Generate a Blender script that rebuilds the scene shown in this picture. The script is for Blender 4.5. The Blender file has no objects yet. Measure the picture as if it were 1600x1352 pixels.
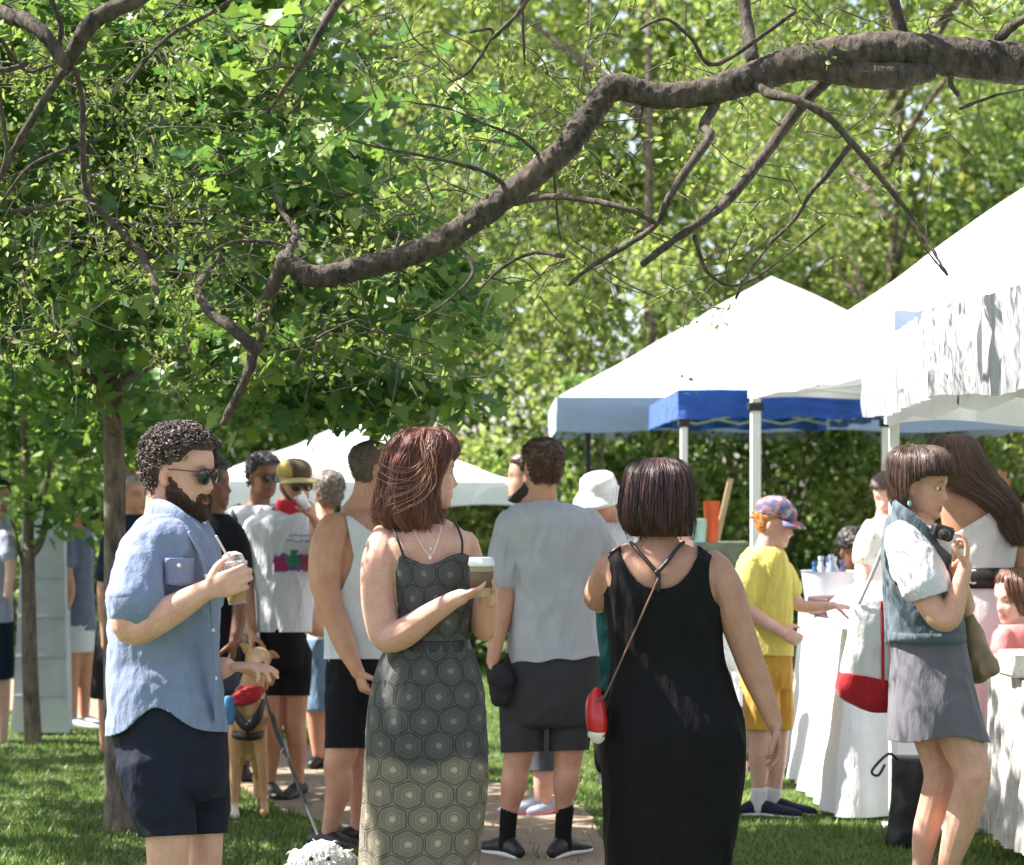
import bpy, math, random
import numpy as np
from mathutils import Vector, Matrix, noise
R = math.radians
SC = bpy.context.scene
COL = SC.collection

# ---------------------------------------------------------------- camera, sky, sun, exposure
F = 3500.0      # focal length in photograph pixels (1600 wide)
CH = 1.6        # camera height
HY = 757.0      # photograph row of the horizon
cam_d = bpy.data.cameras.new('camera')
cam_d.sensor_width = 36.0
cam_d.lens = F / 1600.0 * 36.0
cam_d.shift_y = (HY - 676.0) / 1600.0
cam_d.clip_start = 0.1
cam_d.clip_end = 500.0
cam_d.dof.use_dof = True
cam_d.dof.focus_distance = 7.6
cam_d.dof.aperture_fstop = 4.0
cam = bpy.data.objects.new('camera', cam_d)
cam.location = (0, 0, CH)
cam.rotation_euler = (R(90), 0, 0)
COL.objects.link(cam)
SC.camera = cam

SUN = Vector((-0.66, 0.09, 0.80)).normalized()     # direction towards the sun
w = bpy.data.worlds.new('World')
SC.world = w
w.use_nodes = True
nt = w.node_tree
sky = nt.nodes.new('ShaderNodeTexSky')
sky.sky_type = 'NISHITA'
sky.sun_disc = False
sky.sun_elevation = math.asin(SUN.z)
sky.sun_rotation = math.atan2(SUN.x, SUN.y)
bg = nt.nodes['Background']
bg.inputs['Strength'].default_value = 0.09
hs = nt.nodes.new('ShaderNodeHueSaturation')
hs.inputs['Saturation'].default_value = 0.62
nt.links.new(sky.outputs[0], hs.inputs['Color'])
nt.links.new(hs.outputs[0], bg.inputs['Color'])
sd = bpy.data.lights.new('sun', 'SUN')
sd.energy = 5.0
sd.angle = R(0.5)
sd.color = (1.0, 0.95, 0.87)
sun = bpy.data.objects.new('sun', sd)
sun.rotation_euler = SUN.to_track_quat('Z', 'Y').to_euler()
sun.location = (-10, 5, 20)
COL.objects.link(sun)
SC.view_settings.view_transform = 'Standard'
SC.view_settings.look = 'None'
SC.view_settings.exposure = 1.82
SC.view_settings.gamma = 1.0
SC.cycles.max_bounces = 8
SC.cycles.transparent_max_bounces = 4

# ---------------------------------------------------------------- helpers
def P(px, py, D):
    """the point of the place seen at photograph pixel (px, py), D metres from the camera"""
    return Vector(((px - 800.0) * D / F, D, CH + (HY - py) * D / F))

def tag(o, label=None, cat=None, group=None, kind=None):
    if label: o['label'] = label
    if cat: o['category'] = cat
    if group: o['group'] = group
    if kind: o['kind'] = kind
    return o

def thing(name, loc, label, cat, group=None, rz=0):
    o = bpy.data.objects.new(name, None)
    o.empty_display_size = 0.1
    o.location = loc
    o.rotation_euler = (0, 0, rz)
    COL.objects.link(o)
    return tag(o, label, cat, group)

class Geo:
    """a growing list of vertices (world space) and faces with a material slot each"""
    def __init__(s):
        s.V = []; s.F = []; s.M = []; s.m = 0
    def add(s, vs, fs):
        b = len(s.V)
        s.V.extend([tuple(v) for v in vs])
        for f in fs:
            s.F.append(tuple(i + b for i in f)); s.M.append(s.m)
        return s
    def box(s, c, d, rot=None, bev=0.0):
        c = Vector(c); hx, hy, hz = d[0]/2, d[1]/2, d[2]/2
        if bev <= 0:
            vs = [Vector((x*hx, y*hy, z*hz)) for x in (-1, 1) for y in (-1, 1) for z in (-1, 1)]
            fs = [(0,1,3,2),(4,6,7,5),(0,4,5,1),(2,3,7,6),(0,2,6,4),(1,5,7,3)]
        else:
            vs = []; fs = []
            sg = [(x,y,z) for x in (-1,1) for y in (-1,1) for z in (-1,1)]
            idx = {}
            for (x,y,z) in sg:
                for ax in range(3):
                    v = [x*(hx-bev), y*(hy-bev), z*(hz-bev)]
                    v[ax] = (x*hx, y*hy, z*hz)[ax]
                    idx[(x,y,z,ax)] = len(vs); vs.append(Vector(v))
            for ax in range(3):
                o = [a for a in range(3) if a != ax]
                for s_ in (-1,1):
                    q = []
                    for (a,b) in ((-1,-1),(1,-1),(1,1),(-1,1)):
                        k = [0,0,0]; k[ax] = s_; k[o[0]] = a; k[o[1]] = b
                        q.append(idx[(k[0],k[1],k[2],ax)])
                    fs.append(tuple(q))
                    for s2 in (-1,1):
                        if ax < o[0]:
                            k1=[0,0,0];k1[ax]=s_;k1[o[0]]=s2;k1[o[1]]=-1
                            k2=list(k1);k2[o[1]]=1
                            fs.append((idx[(*k1,ax)],idx[(*k2,ax)],idx[(*k2,o[0])],idx[(*k1,o[0])]))
                        if ax < o[1]:
                            k1=[0,0,0];k1[ax]=s_;k1[o[1]]=s2;k1[o[0]]=-1
                            k2=list(k1);k2[o[0]]=1
                            fs.append((idx[(*k1,ax)],idx[(*k2,ax)],idx[(*k2,o[1])],idx[(*k1,o[1])]))
            for k in sg:
                fs.append((idx[(*k,0)],idx[(*k,1)],idx[(*k,2)]))
        if rot is not None:
            vs = [rot @ v for v in vs]
        return s.add([c + v for v in vs], fs)
    def tube(s, pts, seg=12, sub=3, up=None, cap=True):
        """pts: (x, y, z, r) or (x, y, z, ra, rb); smooth path; up orients rb"""
        A = np.array([list(p) + ([p[3]] if len(p) == 4 else []) for p in pts], float)
        if sub > 1 and len(A) > 2: A = catmull(A, sub)
        n = len(A); C = A[:, :3]
        T = np.gradient(C, axis=0) if n > 2 else np.repeat((C[1]-C[0])[None], 2, 0)
        T /= (np.linalg.norm(T, axis=1)[:, None] + 1e-12)
        ref = np.array(up, float) if up is not None else (np.array([0, 0, 1.0]) if abs(T[0][2]) < 0.9 else np.array([0, 1.0, 0]))
        rings = []; prev = None
        for i in range(n):
            t = T[i]
            if up is not None or prev is None: b = ref - t*np.dot(ref, t)
            else: b = prev - t*np.dot(prev, t)
            nb = np.linalg.norm(b)
            if nb < 1e-6: b = np.cross(t, [1, 0, 0.3]); nb = np.linalg.norm(b)
            b = b/nb; prev = b
            a = np.cross(b, t)
            rings.append((C[i], a, b, A[i, 3], A[i, 4], t))
        if cap:
            c, a, b, ra, rb, t = rings[0]; r = min(ra, rb)
            e0 = [(c - t*r*0.9, a, b, ra*.3, rb*.3, t), (c - t*r*0.6, a, b, ra*.78, rb*.78, t)]
            c, a, b, ra, rb, t = rings[-1]; r = min(ra, rb)
            e1 = [(c + t*r*0.6, a, b, ra*.78, rb*.78, t), (c + t*r*0.9, a, b, ra*.3, rb*.3, t)]
            rings = e0 + rings + e1
        vs = []
        for (c, a, b, ra, rb, t) in rings:
            for k in range(seg):
                th = 2*math.pi*k/seg
                vs.append(c + a*(ra*math.cos(th)) + b*(rb*math.sin(th)))
        fs = loft_faces(len(rings), seg)
        fs.append(tuple(range(seg))[::-1]); fs.append(tuple(range((len(rings)-1)*seg, len(rings)*seg)))
        return s.add(vs, fs)
    def ell(s, c, r, rot=None, nu=16, nv=10):
        c = Vector(c); vs = [Vector((0, 0, -r[2]))]
        for j in range(1, nv):
            ph = math.pi*j/nv
            for i in range(nu):
                th = 2*math.pi*i/nu
                vs.append(Vector((r[0]*math.sin(ph)*math.cos(th), r[1]*math.sin(ph)*math.sin(th), -r[2]*math.cos(ph))))
        vs.append(Vector((0, 0, r[2])))
        fs = [(0, 1+(i+1) % nu, 1+i) for i in range(nu)]
        for j in range(nv-2):
            for i in range(nu):
                a = 1+j*nu+i; b = 1+j*nu+(i+1) % nu
                fs.append((a, b, b+nu, a+nu))
        L = len(vs)-1; o = 1+(nv-2)*nu
        fs += [(o+i, o+(i+1) % nu, L) for i in range(nu)]
        if rot is not None: vs = [rot @ v for v in vs]
        return s.add([c+v for v in vs], fs)
    def lathe(s, c, prof, seg=24, rot=None):
        """prof: (r, z) rows"""
        c = Vector(c); vs = []
        for (r, z) in prof:
            for k in range(seg):
                th = 2*math.pi*k/seg
                v = Vector((r*math.cos(th), r*math.sin(th), z))
                vs.append(c + (rot @ v if rot is not None else v))
        return s.add(vs, loft_faces(len(prof), seg))
    def grid(s, fn, nu, nv):
        """fn(u, v) -> point, u, v in 0..1"""
        vs = [fn(i/nu, j/nv) for j in range(nv+1) for i in range(nu+1)]
        fs = [(j*(nu+1)+i, j*(nu+1)+i+1, (j+1)*(nu+1)+i+1, (j+1)*(nu+1)+i) for j in range(nv) for i in range(nu)]
        return s.add(vs, fs)
    def mesh(s, name='m'):
        me = bpy.data.meshes.new(name)
        me.from_pydata(s.V, [], s.F); me.update()
        return me

def loft_faces(n, seg):
    return [(j*seg+i, j*seg+(i+1) % seg, (j+1)*seg+(i+1) % seg, (j+1)*seg+i) for j in range(n-1) for i in range(seg)]

def catmull(A, sub):
    n = len(A); out = []
    for i in range(n-1):
        p0 = A[max(i-1, 0)]; p1 = A[i]; p2 = A[i+1]; p3 = A[min(i+2, n-1)]
        for k in range(sub):
            t = k/sub
            out.append(0.5*((2*p1) + (-p0+p2)*t + (2*p0-5*p1+4*p2-p3)*t*t + (-p0+3*p1-3*p2+p3)*t**3))
    out.append(A[-1])
    return np.array(out)

def link(name, me, mats, parent=None, smooth=True, loc=None):
    """link a mesh given in world space as ONE object, child of parent"""
    o = bpy.data.objects.new(name, me)
    COL.objects.link(o)
    off = None
    if parent is not None:
        o.parent = parent
        q = parent; off = Vector((0, 0, 0))
        while q is not None:
            off += q.location; q = q.parent
    elif loc is not None:
        o.location = loc; off = Vector(loc)
    if off is not None: me.transform(Matrix.Translation(-off))
    if not isinstance(mats, (list, tuple)): mats = [mats]
    for m in mats: me.materials.append(m)
    if smooth: me.shade_smooth()
    return o

def put(name, g, mats, parent=None, smooth=True, loc=None, autosmooth=None):
    me = g.mesh(name)
    if isinstance(mats, (list, tuple)) and len(mats) > 1:
        me.polygons.foreach_set('material_index', g.M)
    o = link(name, me, mats, parent, smooth, loc)
    if autosmooth is not None and smooth:
        me.set_sharp_from_angle(angle=R(autosmooth))
    return o

def remesh(g, voxel, smooth=2, factor=0.5):
    """union of everything in g as one closed skin"""
    me = g.mesh('tmp')
    o = bpy.data.objects.new('tmp', me); COL.objects.link(o)
    m = o.modifiers.new('r', 'REMESH'); m.mode = 'VOXEL'; m.voxel_size = voxel
    if smooth:
        m = o.modifiers.new('s', 'SMOOTH'); m.factor = factor; m.iterations = smooth
    dg = bpy.context.evaluated_depsgraph_get()
    out = bpy.data.meshes.new_from_object(o.evaluated_get(dg))
    bpy.data.objects.remove(o); bpy.data.meshes.remove(me)
    return out

def co_of(me):
    a = np.empty(len(me.vertices)*3); me.vertices.foreach_get('co', a); return a.reshape(-1, 3)
def no_of(me):
    a = np.empty(len(me.vertices)*3); me.vertices.foreach_get('normal', a); return a.reshape(-1, 3)
def set_co(me, a):
    me.vertices.foreach_set('co', np.ascontiguousarray(a, float).ravel()); me.update()

def nz(A, f, seed=0.0):
    """smooth noise, -1..1, of points A (n,3) times frequency vector f"""
    B = A*np.array(f)[None] + seed
    return np.array([noise.noise(Vector(p)) for p in B])

def vcol(me, name, arr):
    at = me.color_attributes.new(name, 'FLOAT_COLOR', 'POINT')
    a = np.ones((len(me.vertices), 4)); a[:, :arr.shape[1]] = arr
    at.data.foreach_set('color', a.ravel())

def px_of(A):
    D = A[:, 1]
    return 800 + F*A[:, 0]/D, HY - F*(A[:, 2]-CH)/D

# ---------------------------------------------------------------- materials
class NT:
    def __init__(s, name):
        s.m = bpy.data.materials.new(name); s.m.use_nodes = True
        s.t = s.m.node_tree; s.p = s.t.nodes['Principled BSDF']; s.out = s.t.nodes['Material Output']
    def n(s, typ, **kw):
        x = s.t.nodes.new('ShaderNode'+typ)
        for k, v in kw.items():
            if k in x.inputs.keys() if hasattr(x.inputs, 'keys') else False: x.inputs[k].default_value = v
            else: setattr(x, k, v)
        return x
    def l(s, a, b): s.t.links.new(a, b)
    def coord(s, kind='Object'): return s.n('TexCoord').outputs[kind]
    def noise(s, vec, scale, detail=4, rough=0.5):
        x = s.n('TexNoise'); x.inputs['Scale'].default_value = scale; x.inputs['Detail'].default_value = detail
        x.inputs['Roughness'].default_value = rough
        if vec is not None: s.l(vec, x.inputs['Vector'])
        return x.outputs['Fac']
    def map(s, vec, scale):
        x = s.n('Mapping'); x.inputs['Scale'].default_value = scale; s.l(vec, x.inputs['Vector']); return x.outputs[0]
    def ramp(s, fac, stops):
        x = s.n('ValToRGB'); cr = x.color_ramp
        while len(cr.elements) < len(stops): cr.elements.new(0.5)
        for e, (p, c) in zip(cr.elements, stops):
            e.position = p; e.color = (*c, 1)
        s.l(fac, x.inputs[0]); return x.outputs[0]
    def mix(s, fac, a, b, mode='MIX'):
        x = s.n('Mix', data_type='RGBA', blend_type=mode)
        for sock, v in ((x.inputs[0], fac), (x.inputs[6], a), (x.inputs[7], b)):
            if isinstance(v, (int, float)): sock.default_value = v
            elif isinstance(v, tuple): sock.default_value = (*v, 1)
            else: s.l(v, sock)
        return x.outputs[2]
    def math(s, op, a, b=0.0, c=None):
        x = s.n('Math', operation=op)
        for k, v in enumerate((a, b) + ((c,) if c is not None else ())):
            if isinstance(v, (int, float)): x.inputs[k].default_value = v
            else: s.l(v, x.inputs[k])
        return x.outputs[0]
    def bump(s, h, strength=0.3, dist=0.01):
        x = s.n('Bump'); x.inputs['Strength'].default_value = strength; x.inputs['Distance'].default_value = dist
        s.l(h, x.inputs['Height']); s.l(x.outputs[0], s.p.inputs['Normal']); return x

def simple(name, col, rough=0.6, var=0.12, scale=8, bump=0.15, bscale=60, bdist=0.004, metal=0, spec=0.4):
    s = NT(name); c = s.coord()
    f = s.noise(c, scale)
    d = tuple(max(0, x*(1-var)) for x in col); b = tuple(min(1, x*(1+var)) for x in col)
    s.l(s.ramp(f, [(0.3, d), (0.7, b)]), s.p.inputs['Base Color'])
    s.p.inputs['Roughness'].default_value = rough; s.p.inputs['Metallic'].default_value = metal
    s.p.inputs['Specular IOR Level'].default_value = spec
    if bump: s.bump(s.noise(c, bscale), bump, bdist)
    return s.m

def cloth(name, col, rough=0.85, var=0.08, weave=900, fold=0.5, translucent=0.0, usecol=False, foldscale=(9, 9, 3), foldd=0.012):
    """woven cloth: fine weave and soft creases; usecol takes the colour attribute 'col'"""
    s = NT(name); c = s.coord()
    f = s.noise(c, 14)
    d = tuple(x*(1-var) for x in col); b = tuple(min(1, x*(1+var)) for x in col)
    base = s.ramp(f, [(0.3, d), (0.7, b)])
    if usecol:
        a = s.n('Attribute', attribute_name='col').outputs['Color']
        base = s.mix(1.0, base, a, 'MULTIPLY')
    s.l(base, s.p.inputs['Base Color'])
    s.p.inputs['Roughness'].default_value = rough
    s.p.inputs['Specular IOR Level'].default_value = 0.25 if max(col) > .1 else .12
    s.p.inputs['Sheen Weight'].default_value = 0.15 if max(col) > .1 else 0.0
    h1 = s.noise(s.map(c, tuple(f*1.7 for f in foldscale)), 1.0, 4, 0.6)
    h2 = s.noise(c, 250, 2)
    b1 = s.bump(h1, fold, foldd)
    b2 = s.n('Bump'); b2.inputs['Strength'].default_value = 0.25; b2.inputs['Distance'].default_value = 0.001
    s.l(h2, b2.inputs['Height']); s.l(b1.outputs[0], b2.inputs['Normal']); s.l(b2.outputs[0], s.p.inputs['Normal'])
    if translucent:
        tr = s.n('BsdfTranslucent'); s.l(base, tr.inputs['Color']); s.l(b2.outputs[0], tr.inputs['Normal'])
        mx = s.n('MixShader'); mx.inputs[0].default_value = translucent
        s.l(s.p.outputs[0], mx.inputs[1]); s.l(tr.outputs[0], mx.inputs[2]); s.l(mx.outputs[0], s.out.inputs['Surface'])
    return s.m

def skin(name, col):
    s = NT(name); c = s.coord()
    f = s.math('ADD', s.math('MULTIPLY', s.noise(c, 18, 5), .6), s.math('MULTIPLY', s.noise(c, 140, 4), .4))
    d = (col[0]*0.84, col[1]*0.72, col[2]*0.70); b = (min(1, col[0]*1.08), col[1]*1.08, col[2]*1.06)
    base = s.ramp(f, [(0.3, d), (0.7, b)])
    a = s.n('Attribute', attribute_name='col').outputs['Color']
    base = s.mix(1.0, base, a, 'MULTIPLY')
    s.l(base, s.p.inputs['Base Color'])
    s.p.inputs['Roughness'].default_value = 0.5
    s.p.inputs['Specular IOR Level'].default_value = 0.4
    s.p.inputs['Subsurface Weight'].default_value = 0.09
    s.p.inputs['Subsurface Radius'].default_value = (0.02, 0.008, 0.004)
    s.bump(s.noise(c, 190, 5), 0.3, 0.002)
    return s.m

def hair(name, dark, light, rough=0.42):
    s = NT(name); c = s.coord()
    isl = s.n('NewGeometry').outputs['Random Per Island']
    f = s.noise(s.map(c, (60, 60, 10)), 1.0, 4, 0.6)
    k = s.math('ADD', s.math('MULTIPLY', isl, 0.6), s.math('MULTIPLY', f, 0.4))
    s.l(s.ramp(k, [(0.15, dark), (0.85, light)]), s.p.inputs['Base Color'])
    s.p.inputs['Roughness'].default_value = rough
    s.p.inputs['Specular IOR Level'].default_value = 0.5
    s.bump(f, 0.5, 0.004)
    return s.m

def leafmat(name, cols, trans=0.45, rough=0.45):
    """each leaf takes its own tint"""
    s = NT(name)
    isl = s.n('NewGeometry').outputs['Random Per Island']
    col = s.ramp(isl, [(i/(len(cols)-1), c) for i, c in enumerate(cols)])
    s.l(col, s.p.inputs['Base Color'])
    s.p.inputs['Roughness'].default_value = rough
    s.p.inputs['Specular IOR Level'].default_value = 0.28
    tr = s.n('BsdfTranslucent')
    tc = s.mix(1.0, col, (1.1, 1.22, 0.62), 'MULTIPLY'); s.l(tc, tr.inputs['Color'])
    mx = s.n('MixShader'); mx.inputs[0].default_value = trans
    s.l(s.p.outputs[0], mx.inputs[1]); s.l(tr.outputs[0], mx.inputs[2]); s.l(mx.outputs[0], s.out.inputs['Surface'])
    return s.m

def bark(name, dark, light, sc=30):
    s = NT(name); c = s.coord()
    v = s.map(c, (1, 1, 0.35))
    f = s.noise(v, sc, 6, 0.65)
    f2 = s.noise(c, 5, 3)
    k = s.math('ADD', s.math('MULTIPLY', f, 0.7), s.math('MULTIPLY', f2, 0.3))
    s.l(s.ramp(k, [(0.35, dark), (0.62, light)]), s.p.inputs['Base Color'])
    s.p.inputs['Roughness'].default_value = 0.9
    s.bump(f, 1.0, 0.02)
    return s.m

# ---------------------------------------------------------------- leaves and twigs (numpy)
LEAF = {
 'card': (np.array([(0,0,0),(.32,.5,.05),(0,1,0),(-.32,.5,.05)], float), [(0,1,2),(0,2,3)]),
 'small': (np.array([(0,0,0),(.26,.35,.06),(.2,.7,.05),(0,1,-.05),(-.2,.7,.05),(-.26,.35,.06)], float), [(0,1,2,3),(0,3,4,5)]),
 'maple': (np.array([(0,0,0),(.34,.02,.03),(.28,.2,.0),(.52,.42,.06),(.24,.5,0),(.22,.66,.02),(0,1,.0),
                     (-.22,.66,.02),(-.24,.5,0),(-.52,.42,.06),(-.28,.2,0),(-.34,.02,.03)], float)*np.array([1,1,1.6]),
           [(0,1,2),(0,2,3,4),(0,4,5,6),(0,6,7,8),(0,8,9,10),(0,10,11)]),
}
def leaf_mesh(name, C, size, rng, kind='card', droop=0.5, flat=0.5):
    """one leaf at each row of C; size (n,) ; droop tips them down, flat turns faces up"""
    tv, tf = LEAF[kind]; n = len(C)
    d = rng.normal(size=(n, 3)); d[:, 2] -= droop; d /= np.linalg.norm(d, axis=1)[:, None]
    u = rng.normal(size=(n, 3))*(1-flat) + np.array([0, 0, 1.0])*flat*1.5
    sd = np.cross(d, u); sd /= np.linalg.norm(sd, axis=1)[:, None]+1e-9
    up = np.cross(sd, d)
    size = np.asarray(size)[:, None, None]
    V = C[:, None, :] + size*(sd[:, None, :]*tv[None, :, 0:1] + d[:, None, :]*tv[None, :, 1:2] + up[:, None, :]*tv[None, :, 2:3])
    k = len(tv); V = V.reshape(-1, 3)
    tot = np.array([len(f) for f in tf]); flatf = np.concatenate([np.array(f) for f in tf])
    loops = (flatf[None] + (np.arange(n)*k)[:, None]).ravel()
    ltot = np.tile(tot, n); lst = np.concatenate([[0], np.cumsum(ltot)[:-1]])
    me = bpy.data.meshes.new(name)
    me.vertices.add(len(V)); me.vertices.foreach_set('co', V.ravel())
    me.loops.add(len(loops)); me.loops.foreach_set('vertex_index', loops.astype(np.int32))
    me.polygons.add(len(ltot)); me.polygons.foreach_set('loop_start', lst.astype(np.int32))
    me.update(calc_edges=True); me.validate()
    return me

def crown_pts(rng, n, c, r, clumps=60, spread=0.22, shell=0.55):
    """leaf places: clumps spread through an uneven ellipsoid"""
    q = rng.normal(size=(clumps, 3)); q /= np.linalg.norm(q, axis=1)[:, None]
    rad = shell + (1-shell)*rng.random(clumps)**0.6
    cc = q*rad[:, None]
    k = rng.integers(0, clumps, n)
    s = spread*(0.6+0.8*rng.random(clumps))
    g = rng.normal(size=(n, 3))
    g /= np.linalg.norm(g, axis=1)[:, None]; g *= (rng.random(n)**0.45)[:, None]
    pts = cc[k] + g*s[k][:, None]*np.array([1.25, 1.25, 0.8])
    return pts*np.array(r)[None] + np.array(c)[None]
# ================================================================ THE SETTING
rng = np.random.default_rng(7)
random.seed(7)

# ground: one sheet to the horizon
def mat_ground():
    s = NT('lawn'); c = s.coord()
    f = s.noise(c, 3.0, 5); f2 = s.noise(c, 60, 4)
    a = s.ramp(f, [(0.35, (0.045, 0.085, 0.022)), (0.6, (0.085, 0.14, 0.035))])
    b = s.mix(0.5, a, s.ramp(f2, [(0.35, (0.04, 0.06, 0.02)), (0.65, (0.14, 0.17, 0.06))]))
    s.l(b, s.p.inputs['Base Color']); s.p.inputs['Roughness'].default_value = 0.9
    s.bump(f2, 0.8, 0.03); return s.m
g = Geo(); g.grid(lambda u, v: ((u-0.5)*400, -30+v*330, 0), 8, 8)
tag(put('ground', g, mat_ground()), kind='structure')

def mat_path():
    s = NT('packed_sand'); c = s.coord()
    f = s.noise(c, 5.0, 6, 0.6); f2 = s.noise(c, 220, 3)
    a = s.ramp(f, [(0.3, (0.17, 0.12, 0.07)), (0.7, (0.31, 0.225, 0.135))])
    b = s.mix(0.3, a, s.ramp(f2, [(0.35, (0.18, 0.14, 0.09)), (0.65, (0.5, 0.42, 0.42))]))
    s.l(b, s.p.inputs['Base Color']); s.p.inputs['Roughness'].default_value = 0.95
    s.bump(f2, 0.6, 0.01); return s.m
def gp(px, py):
    D = 1.6*F/(py-HY); return (px-800)*D/F, D
up_px = [(-300, 1040), (0, 1062), (200, 1090), (420, 1150), (620, 1195), (780, 1226), (905, 1262), (950, 1330), (1010, 1420), (1120, 1560)]
lo_px = [(-300, 1085), (0, 1110), (200, 1150), (340, 1215), (430, 1262), (540, 1300), (575, 1345), (600, 1420), (600, 1500), (560, 1640)]
g = Geo(); n = 60
def along(L, t):
    L = catmull(np.array([gp(*p) for p in L]), 8); i = t*(len(L)-1); a = int(min(i, len(L)-2)); return L[a]*(1-(i-a)) + L[a+1]*(i-a)
PATH_A = [along(up_px, i/n) for i in range(n+1)]; PATH_B = [along(lo_px, i/n) for i in range(n+1)]
vs = []
for i in range(n+1):
    wa = 0.05*noise.noise(Vector((i*0.9, 1, 2))); wb = 0.05*noise.noise(Vector((i*0.9, 7, 2)))
    for k in range(5):
        t = k/4; q = PATH_A[i]*(1-t) + PATH_B[i]*t
        vs.append((q[0]+(wa if k == 0 else wb if k == 4 else 0), q[1]+(wa if k == 0 else wb if k == 4 else 0), 0.006))
g.add(vs, [(i*5+k, i*5+k+1, (i+1)*5+k+1, (i+1)*5+k) for i in range(n) for k in range(4)])
tag(put('path', g, mat_path()), kind='structure')
# grass blades, absent from the path
PA = np.array(PATH_A); PB = np.array(PATH_B)
poly = np.vstack([PA, PB[::-1]])
def inpoly(x, y, poly):
    ins = np.zeros(len(x), bool); j = len(poly)-1
    for i in range(len(poly)):
        xi, yi = poly[i]; xj, yj = poly[j]
        c = ((yi > y) != (yj > y)) & (x < (xj-xi)*(y-yi)/(yj-yi+1e-12)+xi)
        ins ^= c; j = i
    return ins
N = 195000
D = 8.2 + 12.5*rng.random(N)**1.3
X = (rng.random(N)-0.5)*D*0.52
keep = ~inpoly(X, D, poly) | (rng.random(N) < 0.03)
X = X[keep]; D = D[keep]
tuft = np.array([noise.noise(Vector((a*2.2, b*2.2, 0))) for a, b in zip(X, D)])
n = len(X)
h = (0.017+0.021*rng.random(n))*(1+0.7*tuft); wd = 0.003+0.003*rng.random(n)
a = rng.random(n)*2*math.pi; ln = rng.random(n)*0.04
V = np.zeros((n, 3, 3)); sx = np.cos(a); sy = np.sin(a)
V[:, 0] = np.c_[X-sx*wd, D-sy*wd, np.zeros(n)]; V[:, 1] = np.c_[X+sx*wd, D+sy*wd, np.zeros(n)]
V[:, 2] = np.c_[X-sy*ln, D+sx*ln, h]
me = bpy.data.meshes.new('grass'); me.vertices.add(n*3); me.vertices.foreach_set('co', V.ravel())
me.loops.add(n*3); me.loops.foreach_set('vertex_index', np.arange(n*3, dtype=np.int32))
me.polygons.add(n); me.polygons.foreach_set('loop_start', (np.arange(n)*3).astype(np.int32)); me.update(calc_edges=True)
tag(link('grass', me, leafmat('grass_blade', [(0.07, 0.13, 0.025), (0.11, 0.18, 0.04), (0.16, 0.23, 0.06), (0.24, 0.26, 0.11)], 0.35), smooth=False), 'short green lawn grass growing each side of the sandy path', 'grass', kind='stuff')

# -------- trees
M_twig = bark('twig_bark', (0.035, 0.026, 0.02), (0.14, 0.11, 0.085), 40)
M_limb = bark('limb_bark', (0.012, 0.009, 0.008), (0.12, 0.09, 0.068), 38)
M_trunk = bark('trunk_bark', (0.05, 0.035, 0.028), (0.22, 0.17, 0.135), 26)
M_maple = leafmat('maple_leaf', [(0.06, 0.14, 0.06), (0.10, 0.20, 0.075), (0.15, 0.25, 0.085), (0.22, 0.31, 0.09), (0.29, 0.37, 0.12)], 0.42, 0.42)
M_fine = leafmat('spring_leaf', [(0.10, 0.145, 0.04), (0.17, 0.225, 0.07), (0.23, 0.28, 0.09), (0.30, 0.34, 0.14)], 0.5)
M_far1 = leafmat('elm_leaf', [(0.12, 0.17, 0.05), (0.21, 0.275, 0.085), (0.29, 0.35, 0.125), (0.36, 0.42, 0.18), (0.33, 0.29, 0.15)], 0.5)
M_far2 = leafmat('dark_leaf', [(0.05, 0.10, 0.03), (0.11, 0.18, 0.05), (0.19, 0.26, 0.08), (0.27, 0.33, 0.13)], 0.4)
M_teal = leafmat('blue_green_leaf', [(0.02, 0.07, 0.035), (0.04, 0.12, 0.05), (0.08, 0.17, 0.06), (0.16, 0.25, 0.1)], 0.42)

def bg_tree(x, y, h, r, n, leaf, m, label, lean=0.0, base=1.2, seedv=0, cat='tree', clumps=90, group='trees behind the market', trunkm=None, kind='card'):
    rg = np.random.default_rng(100+seedv)
    t = thing('tree', (x, y, 0), label, cat, group)
    cz = (h+base)/2
    g = Geo()
    tp = [(x, y, -0.1, 0.09*h/8), (x+lean*.3, y, h*.2, 0.055*h/8), (x+lean, y, h*.55, .03*h/8), (x+lean*1.3, y, h*.85, 0.03)]
    g.tube(tp, 10, 4)
    for k in range(9):
        z0 = base*0.7 + (h*0.75-base*0.7)*rg.random(); a = rg.random()*6.28; L = r*(0.5+0.5*rg.random())
        p0 = Vector((x+lean*(z0/h), y, z0)); d = Vector((math.cos(a), math.sin(a), 0.5+0.5*rg.random()))
        g.tube([(*p0, .055), (*(p0+d*L*.5), .035), (*(p0+d*L+Vector((0,0,-.1))), .012)], 7, 3)
    put('trunk', g, trunkm or M_trunk, t)
    pts = crown_pts(rg, n, (x+lean, y, cz), (r, r, (h-base)/2), clumps, 0.2, 0.45)
    link('crown', leaf_mesh('crown', pts, leaf*(0.6+0.8*rg.random(n)), rg, kind, 0.6, 0.45), m, t, False)
    return t

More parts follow.
